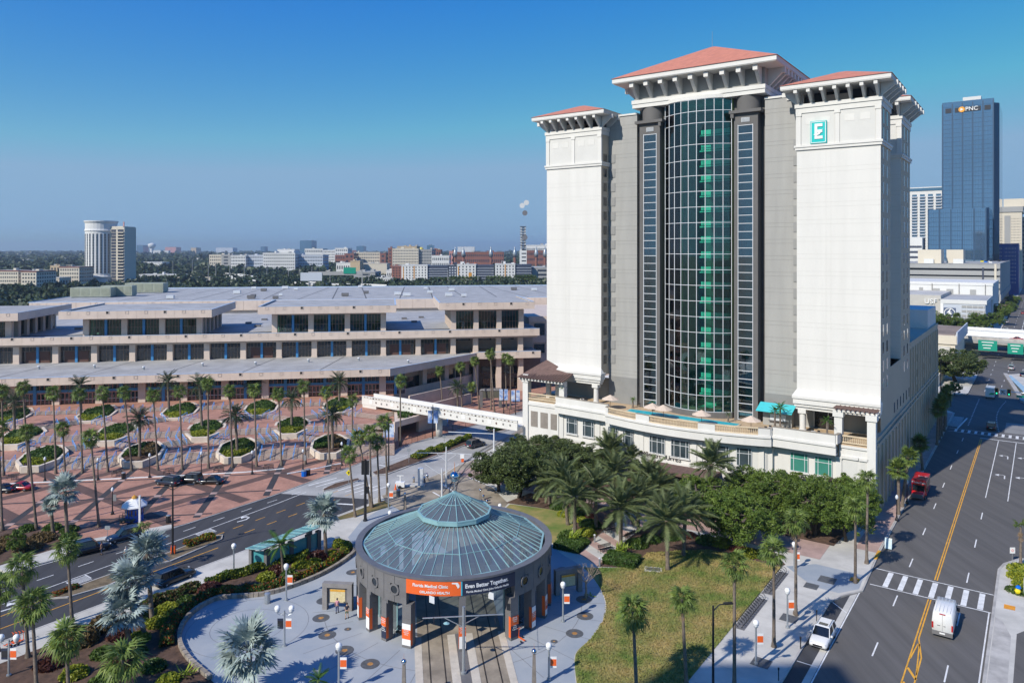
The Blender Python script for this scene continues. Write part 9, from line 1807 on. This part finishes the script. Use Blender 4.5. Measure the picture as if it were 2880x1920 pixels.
# ================================================================ PEOPLE
def skinfig(t,joints,edges,radii,m,name,sub=2):
    me=bpy.data.meshes.new(name); me.from_pydata(joints,edges,[]); o=bpy.data.objects.new(name,me); COL.objects.link(o); o.parent=t.e; me.materials.append(m)
    sk=o.modifiers.new('skin','SKIN'); 
    for i,r in enumerate(radii): d_=me.skin_vertices[0].data[i] if me.skin_vertices else None; 
    if not me.skin_vertices: 
        bpy.context.view_layer.update()
    L=me.skin_vertices[0].data
    for i,r in enumerate(radii): L[i].radius=(r,r) if not hasattr(r,'__len__') else r
    L[0].use_root=True; ss=o.modifiers.new('sub','SUBSURF'); ss.levels=sub-1; ss.render_levels=sub; o.modifiers[0].use_smooth_shade=True
    return o
def person(x,y,z,heading,lab,top,bottom,hair,skinc,pose='stand',H=1.75,step=.0,cap=None):
    t=T('person',lab,'person','w',x,y,z,heading); k=H/1.75; uid='%s_%d'%(lab.split()[3],int(x*7)); m_s=mat('skin_'+uid,skinc,.6,0,1); sw=step
    J=[(0,0,.95),(0,0,1.12),(0,-.01,1.30),(0,0,1.42),(0,.01,1.50),(0,.03,1.60),(0,.03,1.70)]
    E=[(0,1),(1,2),(2,3),(3,4),(4,5),(5,6)]; Rr=[(.15,.11),(.14,.10),(.17,.11),(.11,.08),(.052,.052),(.085,.095),(.075,.085)]
    def chain(start,pts,rads):
        a=start
        for p,r in zip(pts,rads): J.append(p); Rr.append(r); E.append((a,len(J)-1)); a=len(J)-1
    for s in (-1,1):
        q=sw*s; chain(0,[(s*.10,0,.88),(s*.11,q*.5,.50),(s*.11,q-.02,.10),(s*.12,q+.12,.04)],[.095,.062,.042,.035])
        if pose=='arm' and s>0: chain(3,[(s*.19,0,1.38),(s*.24,.14,1.14),(s*.14,.32,1.22),(s*.12,.38,1.25)],[.06,.044,.034,.025])
        else: chain(3,[(s*.19,0,1.38),(s*.25,-.03+q*.3,1.10),(s*.25,.05-q*.4,.86),(s*.25,.07-q*.45,.80)],[.06,.044,.034,.026])
    J=[(a*k,b*k,c*k) for a,b,c in J]; Rr=[(tuple(v*k for v in r) if hasattr(r,'__len__') else r*k) for r in Rr]
    skinfig(t,J,E,Rr,m_s,'body')
    # clothing close to the body
    tm_=mat('cloth_top_'+uid,top,.8,.05,6); bm_=mat('cloth_bottom_'+uid,bottom,.8,.05,6)
    Jt=[(0,0,.93),(0,0,1.12),(0,-.01,1.30),(0,0,1.43)]; Et=[(0,1),(1,2),(2,3)]; Rt=[(.17,.13),(.155,.12),(.185,.13),(.12,.095)]
    for s in (-1,1):
        a=3; i=len(Jt); el=(s*.235,.0,1.2) if not(pose=='arm' and s>0) else (s*.23,.08,1.2); Jt+= [(s*.19,0,1.385),el]; Et+=[(3,i),(i,i+1)]; Rt+=[.075,.062]
    skinfig(t,[(a*k,b*k,c*k) for a,b,c in Jt],Et,[(tuple(v*k for v in r) if hasattr(r,'__len__') else r*k) for r in Rt],tm_,'shirt')
    shorts='shorts' in lab; Jb=[(0,0,.95),(0,0,.9)]; Eb=[(0,1)]; Rb=[(.165,.125),(.15,.12)]
    for s in (-1,1):
        q=sw*s; i=len(Jb); pts=[(s*.10,0,.84),(s*.11,q*.45,.56)] if shorts else [(s*.10,0,.84),(s*.11,q*.5,.5),(s*.11,q-.02,.12)]; Jb+=pts; Eb+=[(1,i)]+[(i+j,i+j+1) for j in range(len(pts)-1)]; Rb+=[.11,.085] if shorts else [.11,.08,.06]
    skinfig(t,[(a*k,b*k,c*k) for a,b,c in Jb],Eb,[(tuple(v*k for v in r) if hasattr(r,'__len__') else r*k) for r in Rb],bm_,'shorts' if shorts else 'trousers')
    b=MB(); b.ball(0,.015*k,1.675*k,.118*k,12,.95); t.part('hair' if not cap else 'cap',b.mesh('hair',mat('hair_'+uid,cap or hair,.8,0,1),True),None)
    for s in (-1,1):
        b=MB(); b.box(s*.12-.045,s*.12+.045,-.09+s*sw,.17+s*sw,0,.08); t.part('shoe',b.mesh('shoe',M['black']),None)
        b=MB(); b.ball(s*.035,.125*k,1.635*k,.013,6); t.part('eye',b.mesh('eye',M['black'],True),None)
    b=MB(); b.ball(0,.135*k,1.605*k,.018,6); t.part('nose',b.mesh('nose',m_s,True),None)
    return t
X,Y=S(4,1352,972,.15); person(X,Y,.15,R(8),'person in a pink shirt, blue jeans and a dark cap reading the map board',(.62,.30,.36),(.04,.06,.16),(.03,.02,.015),(.45,.28,.2),'arm',1.68,.08,cap=(.03,.03,.05))
X,Y=S(4,1434,1020,.15); person(X,Y,.15,R(-4),'person in a dark navy T-shirt and olive shorts standing beside the map board',(.015,.02,.04),(.10,.12,.06),(.05,.03,.02),(.5,.32,.23),'stand',1.78,.12)
X,Y=S(3,1068,520,.02); person(X,Y,.02,R(60),'person in a white shirt and black trousers walking in the avenue lane',(.75,.75,.75),(.012,.012,.015),(.3,.3,.3),(.5,.33,.25),'stand',1.76,.2)
X,Y=S(3,862,478,.02); person(X,Y,.02,R(90),'person in a brown patterned top standing behind the large black SUV',(.32,.16,.10),(.03,.05,.10),(.03,.02,.02),(.35,.2,.14),'stand',1.75,.1)
X,Y=S(1,276,1120,.1); person(X,Y,.1,R(150),'person in purple clothes walking beside the lowest left planter',(.10,.03,.10),(.03,.02,.05),(.02,.02,.02),(.3,.18,.12),'stand',1.75,.15)
# ================================================================ building behind the camera whose shadow reaches the lower edge
tb=T('tower_behind','round topped tower and block standing behind the viewpoint','building','w',-77,-24,0)
b=tb.mb(); b.lathe(-77,-24,[(12,0),(12,94),(10,98),(6,100.5),(.1,101.5)],28); tb.part('round_tower',b,WM['white'])
b=tb.mb(); b.box(-74,-57,-60,-12,0,100); tb.part('wall',b,WM['cream'])
for k in range(24): b=tb.mb(); b.box(-74.1,-56.9,-12.1,-11.9,3+k*4,5+k*4); tb.part('window_band',b,WM['glass'])
# ================================================================ AIR
hz=MB((0,9000,30)); hz.box(-15000,15000,-600,14500,-1.4,190); hm=bpy.data.materials.new('haze'); hm.use_nodes=True; N=hm.node_tree.nodes; N.remove(N['Principled BSDF']); pv=N.new('ShaderNodeVolumePrincipled'); pv.inputs['Color'].default_value=(.72,.85,1,1); pv.inputs['Density'].default_value=.00011; pv.inputs['Anisotropy'].default_value=.3
hm.node_tree.links.new(pv.outputs[0],N['Material Output'].inputs['Volume'])
hzo=single('haze',hz,hm); hzo['kind']='stuff'
